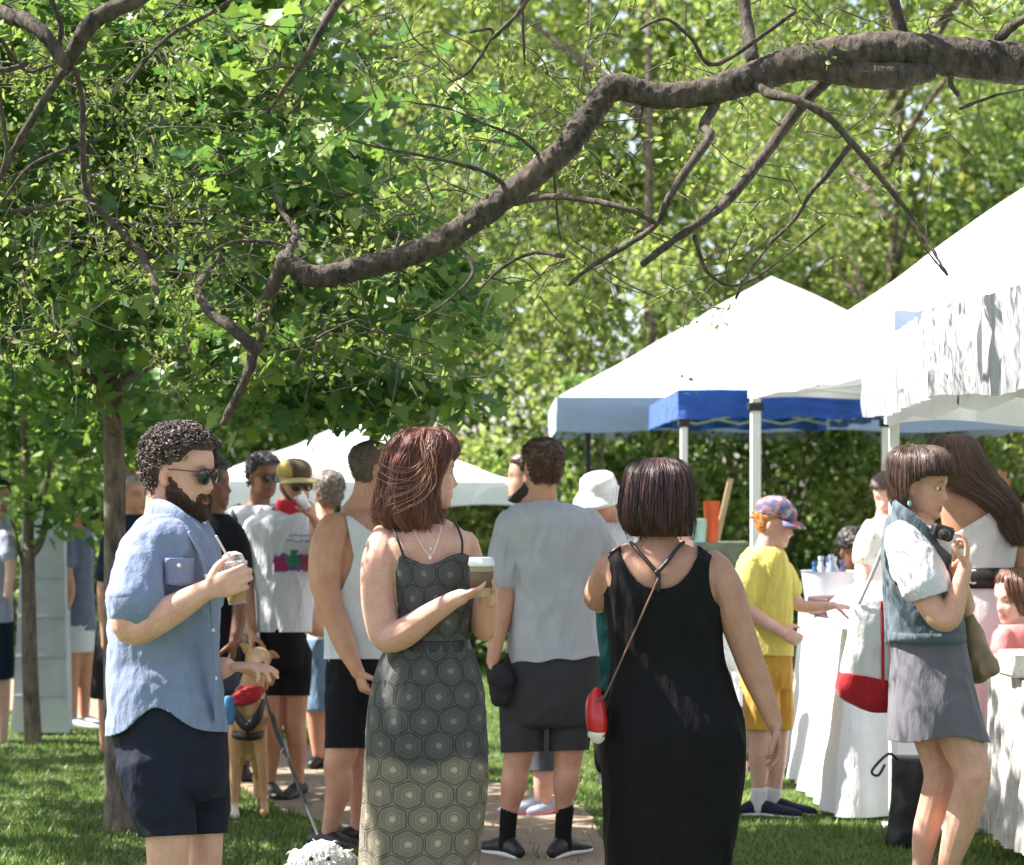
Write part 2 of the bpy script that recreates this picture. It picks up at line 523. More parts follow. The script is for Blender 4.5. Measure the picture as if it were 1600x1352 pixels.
FAR = [ # x, y, height, radius, leaves, leaf, mat, label, lean
 (-7.4, 28, 10.5, 3.2, 17000, .13, 0, 'tree at the left end of the background row, yellow-green behind the maple'),
 (-3.9, 27, 11, 3.1, 19000, .12, 1, 'dark bluish-green tree standing behind the maple crown'),
 (-0.9, 25.5, 10.4, 2.6, 26000, .085, 0, 'pale yellow-green elm rising behind the long limb, above the far white tent'),
 (1.4, 23, 9.8, 2.4, 30000, .075, 0, 'bright yellow-green elm right behind the grey-white tent'),
 (4.0, 25, 10.2, 2.7, 28000, .085, 0, 'light green elm behind the tallest white roof, right of centre'),
 (6.9, 22, 10.0, 2.3, 14000, .1, 1, 'darker tree at the right edge above the white roof'),
]
for i, (x, y, h, r, n, lf, mk, lab) in enumerate(FAR):
    bg_tree(x, y, h, r, n, lf, (M_far1, M_far2)[mk], lab, 0.4*math.sin(i*2.1), 0.9, i)
for i in range(9):
    x = -11.5+i*3.1; y = 33+2.5*math.sin(i*1.9)
    bg_tree(x, y, 13+1.5*math.sin(i*1.3), 3.6, 9000, .24, (M_far1, M_far2)[i in (0, 8)],
            'tree in the far back row, number %s from the left, mostly hidden by nearer crowns' % ('one two three four five six seven eight nine'.split()[i]),
            0, 0.3, 20+i, clumps=110, group='far back row of trees')
for i in range(7):
    rg = np.random.default_rng(500+i); x = -9+i*3.0; y = 29+.8*math.sin(i*2)
    t = thing('shrub', (x, y, 0), 'far bush of the back row, number %s from the left, behind the tree trunks' % ('one two three four five six seven'.split()[i]), 'shrub', 'far bushes')
    g = Geo(); g.tube([(x, y, 0, .05), (x+.2, y, 1.2, .02)], 6, 2); put('stem', g, M_trunk, t)
    pts = crown_pts(rg, 4200, (x, y, 1.5), (2.0, .8, 1.7), 50, .3, .3); pts[:, 2] = np.abs(pts[:, 2])
    link('crown', leaf_mesh('crown', pts, .15*(.6+.8*rg.random(4200)), rg, 'card', .4, .5), M_far2, t, False)
# shrubs under the trees
SHR = [(-9.0, 19, 1.5, 2.0), (-6.6, 20, 1.4, 2.2), (-4.4, 19.5, 1.4, 2.0), (-0.4, 20, 1.1, 2.0), (0.9, 19.8, 1.2, 2.5), (2.4, 20.8, 1.35, 2.9), (4.3, 20.4, 1.5, 3.0), (6.2, 19.5, 1.4, 3.1)]
LBL = ['leftmost shrub of the hedge, seen below the maple', 'shrub behind the pale board', 'shrub behind the curly-haired woman', 'low shrub between the patterned dress and the grey T-shirt man',
       'shrub seen just left of the bucket hat', 'tall shrub under the blue canopy', 'tall dark shrub behind the boy in the cap', 'rightmost tall dark shrub behind the long-haired woman']
for i, (x, y, r, h) in enumerate(SHR):
    rg = np.random.default_rng(300+i)
    t = thing('shrub', (x, y, 0), LBL[i], 'shrub', 'shrubs behind the tents')
    g = Geo()
    for k in range(7):
        a = k*0.9; g.tube([(x, y, 0, .03), (x+.3*math.cos(a), y+.3*math.sin(a), h*.5, .02), (x+.7*math.cos(a), y+.5*math.sin(a), h*.85, .008)], 6, 3)
    put('stem', g, M_trunk, t)
    n = 9000 if x > -1 else 5000
    pts = crown_pts(rg, n, (x, y, h*.48), (r, .9, h*.56), 60, .25, .3); pts[:, 2] = np.abs(pts[:, 2])
    link('crown', leaf_mesh('crown', pts, .085*(0.6+0.8*rg.random(n)), rg, 'card', .4, .5), M_far2 if i % 3 else M_far1, t, False)

# -------- maple on the left (trunk beside the blue shirt)
mx, my = (186-800)*10.35/F, 10.35
t = thing('maple_tree', (mx, my, 0), 'broad dark green maple with a straight trunk behind the man in the blue shirt', 'tree')
g = Geo()
g.tube([(mx, my, -.05, .085), (mx-.005, my, .15, .062), (mx-.02, my, .7, .052), (mx-.02, my, 1.6, .05), (mx-.03, my, 2.4, .045), (mx+.05, my, 3.4, .035), (mx+.1, my, 4.8, .015)], 14, 4)
mb = [[(182, 640, 0), (120, 560, .3), (40, 470, .5), (-60, 380, .4)], [(180, 560, 0), (210, 500, -.3), (245, 440, -.5), (225, 400, -.55), (180, 345, -.6), (142, 290, -.6), (128, 180, -.6)],
      [(180, 530, 0), (250, 470, .2), (350, 380, .5), (430, 300, .6)], [(182, 600, 0), (300, 540, .5), (450, 520, .6), (600, 500, .5)], [(180, 480, 0), (170, 350, .1), (190, 200, .2)],
      [(182, 680, 0), (150, 600, -.4), (90, 560, -.6), (20, 540, -.8)], [(182, 500, 0), (280, 420, -.3), (400, 350, -.4), (560, 300, -.3)]]
def pxtube(g, L, D, r0, r1, seg=8, sub=4, wob=0.0):
    n = len(L); out = []
    for i, q in enumerate(L):
        p = P(q[0], q[1], D+(q[2] if len(q) > 2 else 0)); r = r0+(r1-r0)*i/(n-1) if len(q) < 4 else q[3]
        out.append((*p, r))
    g.tube(out, seg, sub); return out
for L in mb: pxtube(g, L, my, .03, .01)
put('trunk', g, M_trunk, t)
N = 19500
cl = []
while len(cl) < 450:
    px = rng.uniform(-330, 760); py = rng.uniform(-110, 690); dy = float(np.clip(rng.normal()*.5-.3, -1.2, .25))
    if len(cl) < 210: px = rng.uniform(-1300, -140); py = rng.uniform(-350, 480); dy = rng.uniform(-.6, 3.6)  # unseen leaf clusters added past the left edge to shade the lawn
    lim = 640+28*math.sin(px*.021)+14*math.sin(px*.07) if px < 430 else 650-(px-430)*0.12
    if px > 620 and py < 330+ (px-600)*0.2: 
        if rng.random() < .75: continue
    if px > 500 and py < 150 and rng.random() < .7: continue
    if py > lim-10: continue
    e = 0 if px < -330 else ((px-200)/620)**2 + ((py-140)/620)**2
    if e > 1.1: continue
    cl.append((px, py, dy))
cl += [(430+20*i+8*math.sin(i*5), 628+14*math.sin(i*3.1)-.04*20*i, -.3+.3*math.sin(i*2)) for i in range(15)]
cl = np.array(cl); Dc = my+cl[:, 2]
CC = np.c_[(cl[:, 0]-800)*Dc/F, Dc, CH+(HY-cl[:, 1])*Dc/F]
k = rng.integers(0, len(CC), N)
gq = rng.normal(size=(N, 3)); gq /= np.linalg.norm(gq, axis=1)[:, None]; gq *= (rng.random(N)**.5)[:, None]
pts = CC[k] + gq*np.array([.27, .27, .14])*(0.7+0.6*rng.random((N, 1)))
link('crown', leaf_mesh('crown', pts, .094*(0.55+0.8*rng.random(N)), rng, 'maple', 0.55, 0.6), M_maple, t, False)

# -------- young tree at far left
yx, yy = (47-800)*13.8/F, 13.8
t = thing('young_tree', (yx, yy, 0), 'slim young tree forking in front of the pale grey board', 'tree')
g = Geo()
pxtube(g, [(52, 1160), (47, 1050), (45, 940), (44, 860)], yy, .055, .04)
pxtube(g, [(44, 870), (45, 800), (42, 740), (36, 660)], yy, .035, .02)
pxtube(g, [(45, 872), (62, 850), (72, 810), (74, 770), (80, 700)], yy, .028, .012)
pxtube(g, [(40, 900), (30, 860), (20, 820), (2, 790)], yy, .014, .006)
put('trunk', g, M_trunk, t)
N = 2600
pts = crown_pts(rng, N, P(40, 640, yy), (1.0, .8, .75), 40, .3, .4)
link('crown', leaf_mesh('crown', pts, .1*(0.6+0.75*rng.random(N)), rng, 'maple', .5, .5), M_maple, t, False)

# -------- the old tree whose limb crosses the picture: trunk out of frame on the right
lx = P(2500, 0, 8.2).x
t = thing('old_tree', (lx, 8.2, 0), 'old tree reaching one long crooked limb across the picture from the right', 'tree')
g = Geo()
g.tube([(lx, 8.2, -.1, .3), (lx-.03, 8.2, .8, .22), (lx-.1, 8.15, 2.2, .19), (lx-.3, 8.1, 3.4, .17), (lx+.1, 8.1, 5.2, .12), (lx+.2, 8.1, 7, .04)], 20, 5)
put('trunk', g, M_trunk, t)
LD = 7.7
main = [(2400, 60, .45, .15), (2000, 30, .25, .12), (1750, 78, .1, .098), (1600, 92, 0, .086), (1500, 84, 0, .079), (1400, 74, 0, .080), (1300, 84, 0, .080), (1220, 100, 0, .068), (1120, 140, 0, .056),
        (1030, 150, 0, .050), (960, 137, 0, .052), (925, 175, 0, .051), (880, 235, 0, .050), (800, 300, 0, .050), (715, 362, 0, .049), (640, 398, 0, .046), (560, 420, 0, .044), (490, 432, 0, .042), (445, 405, 0, .033)]
def roughen(me, amp, fr=26):
    A = co_of(me); Nn = no_of(me)
    d = .45*nz(A, (fr, fr, fr)) + .6*(1-2*np.abs(nz(A, (fr*.9, fr*2.6, fr*2.4), 9))) + .35*nz(A, (fr*4,)*3, 4)
    set_co(me, A + Nn*(d*amp)[:, None])
g = Geo()
pxtube(g, [(q[0], q[1]+(6 if q[0] > 1200 else 0), q[2], q[3]*.8) for q in main], LD, 0, 0, 30, 26)
pxtube(g, [(1450, 112, -.02, .03), (1400, 118, -.03, .045), (1340, 116, -.03, .042), (1290, 110, -.01, .036), (1240, 108, 0, .03)], LD, 0, 0, 14, 6)   # old scar swelling
me = g.mesh('limb'); roughen(me, .0105, 30)
lim = link('branch', me, M_limb, t)
tag(lim, 'thick crooked main limb')
subs = [ # label-free side branches: list of px points, r0, r1
 ([(1325, 92), (1300, 116), (1255, 160), (1215, 215), (1180, 262), (1130, 320), (1060, 370), (1005, 412)], .034, .012),
 ([(1120, 160), (1100, 195), (1108, 215), (1070, 270), (1040, 320), (1026, 350), (985, 380), (920, 420), (890, 445)], .021, .006),
 ([(1165, 118), (1200, 146), (1240, 155), (1290, 180), (1330, 222), (1370, 270), (1410, 320), (1445, 370), (1480, 430)], .021, .004),
 ([(1330, 225), (1305, 258), (1285, 282), (1268, 300), (1240, 345), (1200, 385), (1160, 440)], .012, .005),
 ([(800, 318), (860, 307), (930, 315), (985, 328), (1026, 350)], .013, .010),
 ([(690, 380), (600, 415), (520, 440), (490, 430)], .012, .012),
 ([(445, 408), (430, 440), (412, 490), (400, 540), (380, 600), (350, 660, .3)], .032, .018),
 ([(400, 545), (360, 510), (325, 485), (310, 450), (325, 425), (345, 400)], .028, .008),
 ([(445, 405), (455, 385), (462, 360), (440, 330), (425, 300)], .022, .006),
 ([(1175, 90), (1168, 40), (1155, -40), (1130, -160)], .028, .022),
 ([(1415, 70), (1400, 20), (1385, -60), (1350, -200)], .028, .022),
 ([(1560, 60), (1600, 30), (1680, -10)], .02, .015),
 ([(1490, 110), (1485, 130), (1496, 148)], .012, .008),
 ([(1500, 170), (1555, 150), (1600, 140)], .006, .003),
 ([(1005, 165), (1000, 190), (996, 212)], .007, .006), ([(866, 270), (868, 300), (872, 350), (876, 375)], .006, .003),
 ([(960, 130), (935, 105), (918, 78), (935, 55)], .007, .003), ([(800, 300), (760, 270), (690, 250), (600, 232), (545, 218)], .009, .003),
 ([(850, 250), (810, 215), (760, 195), (700, 170), (640, 160)], .007, .002), ([(700, 370), (740, 420), (700, 470), (650, 500)], .007, .003),
 ([(880, 400), (835, 395), (790, 415), (740, 460)], .009, .004), ([(1085, 370), (1110, 430), (1170, 440), (1290, 350)], .008, .003),
 ([(1160, 440), (1155, 455), (1150, 466)], .006, .004), ([(1240, 20), (1120, 100), (1080, 60), (1040, 30), (1000, 45)], .009, .004),
 ([(770, 60), (810, 20), (835, -20)], .008, .01), ([(815, 0), (818, 60), (820, 100)], .006, .004), ([(735, 50), (770, 50), (735, 110), (700, 130)], .006, .003),
 ([(460, 575), (480, 540), (520, 515), (560, 500), (600, 520)], .005, .002), ([(1480, 430), (1440, 380), (1400, 300)], .003, .003),
]
for (L, r0, r1) in subs:
    g = Geo()
    rr = random.Random(int(L[0][0]))
    L2 = [(q[0], q[1], (q[2] if len(q) > 2 else 0.12*(math.sin(i*.8+L[0][0])-math.sin(L[0][0]))+.02)) for i, q in enumerate(L)]
    pxtube(g, L2, LD-.01, r0*.8, r1*.7, 12, 10)
    me = g.mesh('branch'); roughen(me, .003+r0*.12, 34)
    link('branch', me, M_limb, t)

# -------- second tree: limbs entering at the upper left, trunk out of frame on the left
lx2 = P(-800, 0, 7.6).x
t2 = thing('leaning_tree', (lx2, 5.9, 0), 'tree whose dark limbs fork in the upper left corner, its trunk out of frame', 'tree')
g = Geo()
g.tube([(lx2, 5.9, -.1, .22), (lx2+.02, 6.1, 1.2, .17), (lx2+.06, 6.8, 2.6, .14), (lx2+.1, 7.6, 3.6, .12), (lx2, 8.1, 5, .04)], 18, 5)
put('trunk', g, M_trunk, t2)
subs2 = [([(-760, -120), (-420, -70), (-200, -20), (-40, 12), (30, 30), (70, 55), (100, 100)], .06, .026), ([(330, -120), (230, -15), (150, 30), (118, 75), (100, 110)], .05, .03),
 ([(100, 110), (60, 170), (25, 230), (5, 265), (-30, 330)], .02, .012), ([(118, 110), (128, 160), (130, 260), (140, 310), (178, 352), (225, 405), (245, 455)], .011, .018),
 ([(160, 215), (100, 235), (45, 262), (0, 320)], .008, .006), ([(40, 100), (0, 110), (-60, 90)], .012, .01), ([(575, -40), (530, 0), (500, 50), (475, 95), (450, 130), (420, 175)], .024, .006),
 ([(475, 110), (440, 105), (395, 112)], .007, .003), ([(20, 330), (60, 325), (110, 312), (150, 320)], .007, .005), ([(320, 405), (360, 380), (420, 378), (455, 390)], .007, .008),
 ([(80, 0), (95, 40), (90, 90)], .012, .012), ([(0, 160), (10, 240), (-10, 300)], .01, .006), ([(200, 130), (260, 60), (330, 20), (420, -40)], .006, .01),
 ([(0, 60), (40, 110), (85, 100)], .009, .006)]
for (L, r0, r1) in subs2:
    g = Geo(); L2 = [(q[0], q[1], 0.12*(math.sin(i*.8+L[0][0])-math.sin(L[0][0]))) for i, q in enumerate(L)]
    pxtube(g, L2, 7.6, r0*.68, r1*.62, 12, 9); me = g.mesh('branch'); roughen(me, .003+r0*.12, 34); link('branch', me, M_limb, t2)

# twigs with little leaves hanging from the limbs
def twigs(par, D, boxes, seedv, M=M_fine, lsz=.029, over=False):
    if over: lsz = .036
    rg = np.random.default_rng(seedv); g = Geo(); C = []; S = []
    for (x0, y0, x1, y1, cnt, lw) in boxes:
        for k in range(int(cnt*.68)):
            px = rg.uniform(x0, x1); py = rg.uniform(y0, y1); d = rg.normal()*.6 if over else .12+abs(rg.normal())*.7
            p = np.array(P(px, py, D+d)); a = rg.uniform(0, 6.28)
            v = np.array([math.cos(a), .4*math.sin(a), rg.uniform(-.9, .45)]); L = rg.uniform(.2, .62)
            q = [p]; 
            for s in range(5):
                v = v + rg.normal(size=3)*.35 + np.array([0, 0, -.05]); v /= np.linalg.norm(v)
                q.append(q[-1]+v*L/5)
            g.tube([(*x, .0034-.0005*i) for i, x in enumerate(q)], 5, 1, cap=False)
            q = np.array(q)
            m = int(lw*rg.uniform(.5, 1.5))
            if m:
                m = int(m*1.7); tc = rg.integers(1, 6, 3); i = tc[rg.integers(0, 3, m)]; C.append(q[i]+rg.normal(size=(m, 3))*np.array([.034, .034, .026])); S.append(lsz*rg.uniform(.4, 1.45, m))
    tag(put('twig', g, M_twig, par), kind='stuff')
    C = np.vstack(C); S = np.concatenate(S)
    link('crown', leaf_mesh('crown', C, S, rg, 'small', .5, .35), M, par, False)
twigs(t, LD, [(600, -60, 1250, 120, 75, 9), (1200, -60, 1700, 60, 60, 11), (650, 150, 1000, 330, 55, 9), (850, 100, 1350, 420, 60, 7), (500, 280, 800, 440, 40, 9), (300, 360, 700, 600, 45, 12),
              (1250, 150, 1550, 300, 20, 5), (700, 380, 1150, 480, 26, 8)], 41)
twigs(t, LD, [(-300, -560, 2300, -90, 150, 24)], 43, over=True)  # unseen crown above the view, added for dappled shade
twigs(t2, 7.6, [(-60, -60, 330, 140, 80, 12), (-60, 130, 330, 340, 85, 12), (-60, 330, 300, 540, 60, 12), (240, 300, 460, 480, 35, 12), (330, -60, 700, 200, 45, 9)], 42)
twigs(t2, 7.6, [(-900, -600, 400, -90, 70, 24)], 44, over=True)  # out-of-view foliage of the leaning tree, also put in for dapples
# ================================================================ TENTS, TABLES
M_white = cloth('white_canvas', (0.82, 0.83, 0.86), .8, .03, fold=.5, foldscale=(2.5, 2.5, 2.5), foldd=.03, translucent=.18)
M_grayw = cloth('shade_grey_canvas', (0.34, 0.40, 0.52), .8, .05, fold=.5, foldscale=(2.5, 2.5, 2.5), foldd=.02, translucent=.1)  # grey-blue puts the valance's shade into the canvas colour
M_blue = cloth('blue_canvas', (0.03, 0.10, 0.42), .6, .08, fold=1.0, foldscale=(3, 3, 8), foldd=.05, translucent=.12)
M_lblue = cloth('pale_blue_canvas', (0.30, 0.50, 0.80), .7, .05, fold=.6, foldscale=(3, 3, 3), foldd=.02)
M_pole = simple('white_metal', (0.74, 0.75, 0.72), .45, .06, 5, .05)
M_black = simple('black_metal', (0.02, 0.02, 0.022), .5, .1, 10, .05)
M_lin = cloth('white_linen', (0.84, 0.84, 0.86), .85, .03, fold=.7, foldscale=(8, 8, 2), foldd=.03, translucent=.1)

def canopy(name, X0, Y0, X1, Y1, ze, zp, val, label, mroof, mval, skew=0.0, poles=((0, 0), (1, 0), (0, 1), (1, 1)), mp=None, pr=.022, group='market tents', wav=.012, sag=.1):
    """pop-up tent: four curved roof panels, four hanging valances, frame and poles"""
    cx, cy = (X0+X1)/2, (Y0+Y1)/2
    t = thing(name, (cx, cy, 0), label, 'tent', group)
    cs = [Vector((X0+skew*0, Y0, ze)), Vector((X1, Y0, ze)), Vector((X1+skew, Y1, ze)), Vector((X0+skew, Y1, ze))]
    pk = Vector((cx+skew/2, cy, zp))
    g = Geo()
    for k in range(4):
        a, b = cs[k], cs[(k+1) % 4]
        def fn(u, v, a=a, b=b):
            e = a.lerp(b, u); p = e.lerp(pk, v)
            s_ = sag*math.sin(math.pi*v)*(.35+.65*math.sin(math.pi*u))
            return p - Vector((0, 0, s_ + .02*noise.noise(p*2.2)))
        g.grid(fn, 22, 22)
    put('roof', g, mroof, t)
    g = Geo()
    for k in range(4):
        a, b = cs[k], cs[(k+1) % 4]; nrm = Vector(((b-a).y, -(b-a).x, 0)).normalized()
        def fn(u, v, a=a, b=b, nrm=nrm):
            p = a.lerp(b, u); p = p - Vector((0, 0, v*val*(1+.05*math.sin(u*19))-.004)) + nrm*.006
            p += nrm*(wav*v*(math.sin(u*38+k)+noise.noise(p*6)))
            return p
        g.grid(fn, 90, 6)
    put('valance', g, mval, t)
    g = Geo()
    for k in range(4):
        a, b = cs[k]-Vector((0, 0, .06)), cs[(k+1) % 4]-Vector((0, 0, .06))
        i = (Vector((cx+skew/2, cy, a.z))-a)*.03; j = (Vector((cx+skew/2, cy, b.z))-b)*.03
        # scissor truss
        n = 4
        for s_ in range(n):
            p = (a+i).lerp(b+j, s_/n); q = (a+i).lerp(b+j, (s_+1)/n)
            up, dn = Vector((0, 0, 0)), Vector((0, 0, -.07))
            g.tube([(*(p+up), .01), (*(q+dn), .01)], 6, 1); g.tube([(*(p+dn), .01), (*(q+up), .01)], 6, 1)
        g.tube([(*(a+i), .012), (*(pk-Vector((0, 0, .12))), .012)], 6, 1)
    put('frame', g, M_pole if mp is None else mp, t)
    for (u, v) in poles:
        x = X0+(X1-X0)*u+skew*v; y = Y0+(Y1-Y0)*v
        x += .035*(1-2*u); y += .035*(1-2*v)
        g = Geo(); g.box((x, y, (ze-.05)/2), (pr*2, pr*2, ze-.05), bev=.006)
        g.box((x, y, .01), (.11, .11, .012)); g.box((x, y, ze*.52), (pr*2.6, pr*2.6, .07), bev=.005)
        put('pole', g, mp or M_pole, t, autosmooth=30)
        g = Geo(); g.box((x, y, ze-.2), (pr*3.2, pr*3.2, .05), bev=.006); put('bracket', g, M_black, t, autosmooth=30)
    return t

canopy('canopy_tent', 1.75, 7.5, 4.75, 10.5, 2.24, 3.45, .36, 'nearest white canopy tent with a crinkled curtain along its eave', M_white, M_white, poles=((0, 1), (1, 1), (1, 0)))
canopy('canopy_tent', 1.77, 10.65, 4.7, 13.6, 2.27, 3.42, .15, 'tall white canopy tent with a leaning side, between the crinkled curtain and the blue canopy', M_white, M_white, poles=((0, 1), (1, 1)), pr=.03, sag=.06, skew=-.33)
canopy('canopy_tent', 1.03, 13.85, 2.35, 16.7, 2.18, 2.46, .175, 'canopy tent with a pale blue roof and wrinkled blue valance', M_lblue, M_blue, wav=.015, poles=((0, 0), (1, 0)))
canopy('canopy_tent', .34, 17.0, 4.0, 20.5, 2.26, 3.35, .26, 'canopy tent with a white roof, smooth shade-toned grey-blue valance and black poles', M_white, M_grayw, mp=M_black, poles=((.06, .1), (1, 0), (1, 1)), wav=.004, sag=.03)
canopy('canopy_tent', -2.75, 18.6, .05, 21.6, 1.62, 2.22, .2, 'large far white tent seen over the heads on the left', M_white, M_white, wav=.01, sag=.12)

# crinkled curtain clipped along the eave of the nearest tent (its left side)
g = Geo()
def cur(u, v):
    y = 10.48-u*3.6; x = 1.665
    r = .011*math.sin(u*120+2*math.sin(u*17)+1.2*v) + .016*noise.noise(Vector((u*40, v*2.2, 3))) + .010*noise.noise(Vector((u*130, v*3, 1)))
    r *= (.5+.4*v)
    z = 2.265-.02*math.sin(u*9) - v*(.345+.004*math.sin(u*33)); 
    return Vector((x-.012-abs(.02*(1-v))+r-.02*v, y, z))
g.grid(cur, 420, 14)
M_gauze = cloth('shade_grey_gauze', (0.50, 0.49, 0.52), .9, .1, fold=.9, foldscale=(30, 60, 3), foldd=.02, translucent=.25)  # white gauze greyed down, its shade painted into the colour
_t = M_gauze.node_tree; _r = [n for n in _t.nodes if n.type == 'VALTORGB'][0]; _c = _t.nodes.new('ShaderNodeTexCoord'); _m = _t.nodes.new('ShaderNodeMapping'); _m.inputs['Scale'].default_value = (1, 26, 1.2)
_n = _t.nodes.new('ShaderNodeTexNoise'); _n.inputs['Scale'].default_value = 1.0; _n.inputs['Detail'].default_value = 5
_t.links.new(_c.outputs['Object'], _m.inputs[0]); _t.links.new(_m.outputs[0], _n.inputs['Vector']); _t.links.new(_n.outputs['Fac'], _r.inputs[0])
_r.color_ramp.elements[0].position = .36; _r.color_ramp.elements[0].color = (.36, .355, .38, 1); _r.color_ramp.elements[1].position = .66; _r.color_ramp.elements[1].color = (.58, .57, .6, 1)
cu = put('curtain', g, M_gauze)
tag(cu, 'crinkled white gauze curtain, shade-toned grey and streaked, hanging along the near tent eave', 'curtain')
g = Geo()
def flap(u, v): return Vector((1.80+u*.5, 10.56, 2.42-v*.2+.01*noise.noise(Vector((u*8, v*3, 0)))))
g.grid(flap, 12, 4); 
o = put('banner', g, M_grayw); tag(o, 'plain pale flap standing up behind the curtain corner', 'fabric flap')
# clips
g = Geo(); g.box((1.66, 10.5, 2.16), (.035, .035, .035), Matrix.Rotation(.7, 3, 'Y'), .006)
tag(put('clip', g, M_black, autosmooth=30), 'small black clip at the curtain corner by the pole', 'clip')
for yy_, lab in ((8.55, 'black toggle under the curtain hem nearer the right edge'), (8.75, 'black toggle under the curtain hem, left of its twin')):
    g = Geo(); g.box((1.76, yy_, 1.93), (.04, .03, .04), Matrix.Rotation(.5, 3, 'X'), .006); g.tube([(1.76, yy_, 1.95, .005), (1.77, yy_+.06, 1.97, .005)], 6, 1)
    tag(put('clip', g, M_black, autosmooth=30), lab, 'clip', 'toggles under the curtain')

# draped tables
def table(name, X0, Y0, X1, Y1, zt, label, mcl, flare=.07, folds=26, amp=.018, drop=None, group=None, lmat=None, hem=0.02):
    cx, cy = (X0+X1)/2, (Y0+Y1)/2
    t = thing(name, (cx, cy, 0), label, 'table', group)
    g = Geo(); g.box((cx, cy, zt-.02), (X1-X0-.02, Y1-Y0-.02, .035), bev=.008); put('tabletop', g, M_pole, t, autosmooth=30)
    for sx in (0, 1):
        for sy in (0, 1):
            x = X0+.12+(X1-X0-.24)*sx; y = Y0+.12+(Y1-Y0-.24)*sy
            g = Geo(); g.tube([(x, y, 0, .014), (x, y, zt-.04, .014)], 10, 1); put('leg', g, lmat or M_black, t)
    g = Geo(); per = []
    cor = [(X0, Y0), (X1, Y0), (X1, Y1), (X0, Y1)]
    for k in range(4):
        a, b = cor[k], cor[(k+1) % 4]; L = math.hypot(b[0]-a[0], b[1]-a[1]); m = max(8, int(L*60))
        for i in range(m):
            per.append((a[0]+(b[0]-a[0])*i/m, a[1]+(b[1]-a[1])*i/m))
    n = len(per); rows = 22; vs = []
    dz = (zt-hem) if drop is None else drop
    for j in range(rows+1):
        v = j/rows
        for i, (x, y) in enumerate(per):
            dx, dy = x-cx, y-cy; ax = max(abs(dx)/((X1-X0)/2), 1e-6); ay = abs(dy)/((Y1-Y0)/2)
            nx = (1 if dx > 0 else -1)*(ax**14); ny = (1 if dy > 0 else -1)*(ay**14)
            l = math.hypot(nx, ny); nx /= l; ny /= l
            s_ = i/n*2*math.pi
            w_ = amp*(math.sin(s_*folds)+.7*math.sin(s_*folds*.43+1.7))*v + flare*v**1.5 + .02*v*noise.noise(Vector((x*3, y*3, v*2)))
            w_ += .012*noise.noise(Vector((x*9, y*9, v*5)))*min(1, v*3)
            vs.append((x+nx*w_, y+ny*w_, zt+.004-dz*v))
    fs = loft_faces(rows+1, n); fs.append(tuple(range(n)))
    g.add(vs, fs); me = g.mesh('tablecloth')
    me.validate()
    o = link('tablecloth', me, mcl); me.set_sharp_from_angle(angle=R(60))
    tag(o, label.split(' under ')[1] if ' under ' in label else 'cloth over '+label, 'tablecloth')
    return t
table('folding_table', 1.60, 10.7, 2.35, 12.5, .90, 'folding table under a long bright white tablecloth reaching the grass beside the boy', M_lin, .09, 22)
table('folding_table', 2.07, 8.95, 3.0, 9.75, .80, 'folding table under a lacy white tablecloth at the right edge', cloth('lace', (0.68, 0.65, 0.62), .9, .25, fold=1.0, foldscale=(22, 22, 2), foldd=.04, translucent=.25), .04, 44, .02, drop=.68)
# ================================================================ PEOPLE: builders
HEADT = [ # z, front y, back y, half width
 (-.116, .050, .028, .012), (-.112, .068, .012, .026), (-.102, .082, -.004, .036), (-.088, .087, -.03, .047), (-.070, .087, -.055, .056), (-.05, .087, -.072, .062), (-.03, .085, -.085, .066),
 (0, .084, -.097, .071), (.03, .089, -.104, .075), (.06, .083, -.101, .076), (.085, .066, -.088, .070), (.103, .040, -.062, .054), (.113, .012, -.03, .032), (.117, -.008, -.012, .006)]
def head_surface(n_r=64, seg=72, off=None):
    T = catmull(np.array(HEADT), 8); zs = T[:, 0]
    zz = -0.116+0.233*(0.5-0.5*np.cos(np.pi*np.linspace(0, 1, n_r)))
    V = np.zeros((n_r, seg, 3)); th = np.linspace(0, 2*np.pi, seg, endpoint=False)
    for i, z in enumerate(zz):
        fr, bk, hw = (np.interp(z, zs, T[:, k]) for k in (1, 2, 3))
        c, s_ = np.cos(th), np.sin(th); e = 2/2.25
        x = hw*np.sign(c)*np.abs(c)**e; y = (fr+bk)/2 + (fr-bk)/2*np.sign(s_)*np.abs(s_)**e
        V[i, :, 0] = x; V[i, :, 1] = y; V[i, :, 2] = z
    A = V.reshape(-1, 3); x, y, z = A.T
    f = np.clip((y-.02)/.04, 0, 1)
    G = lambda a, b, s_: np.exp(-((a-b)/s_)**2)
    t = np.clip((.018-z)/.053, 0, 1)
    nose = np.where(z > -.035, .004+.022*t**1.3, .026*np.clip((z+.052)/.017, 0, 1))*(z < .02)
    d = nose*G(x, 0, .008+.007*t)
    ax = np.abs(x)
    d += -.009*G(ax, .031, .017)*G(z, 0.0, .013)
    d += .005*G(ax, .028, .022)*G(z, .021, .008)
    d += .005*G(ax, .045, .02)*G(z, -.03, .02)
    d += .006*G(x, 0, .021)*(G(z, -.063, .0055)+G(z, -.075, .006)) - .003*G(x, 0, .024)*G(z, -.069, .003)
    d += -.004*G(x, 0, .02)*G(z, -.085, .006) + .006*G(x, 0, .02)*G(z, -.102, .01)
    A[:, 1] += d*f
    if off is not None:
        nr = A - np.array([0, -.01, 0]); nr /= np.linalg.norm(nr, axis=1)[:, None]+1e-9
        A = A + nr*off(A)[:, None]
    fs = loft_faces(n_r, seg)
    fs.append(tuple(range(seg))[::-1]); fs.append(tuple(range((n_r-1)*seg, n_r*seg)))
    return A, fs
HEAD_A, HEAD_F = head_surface()

def unit(v): v = Vector(v); return v.normalized()

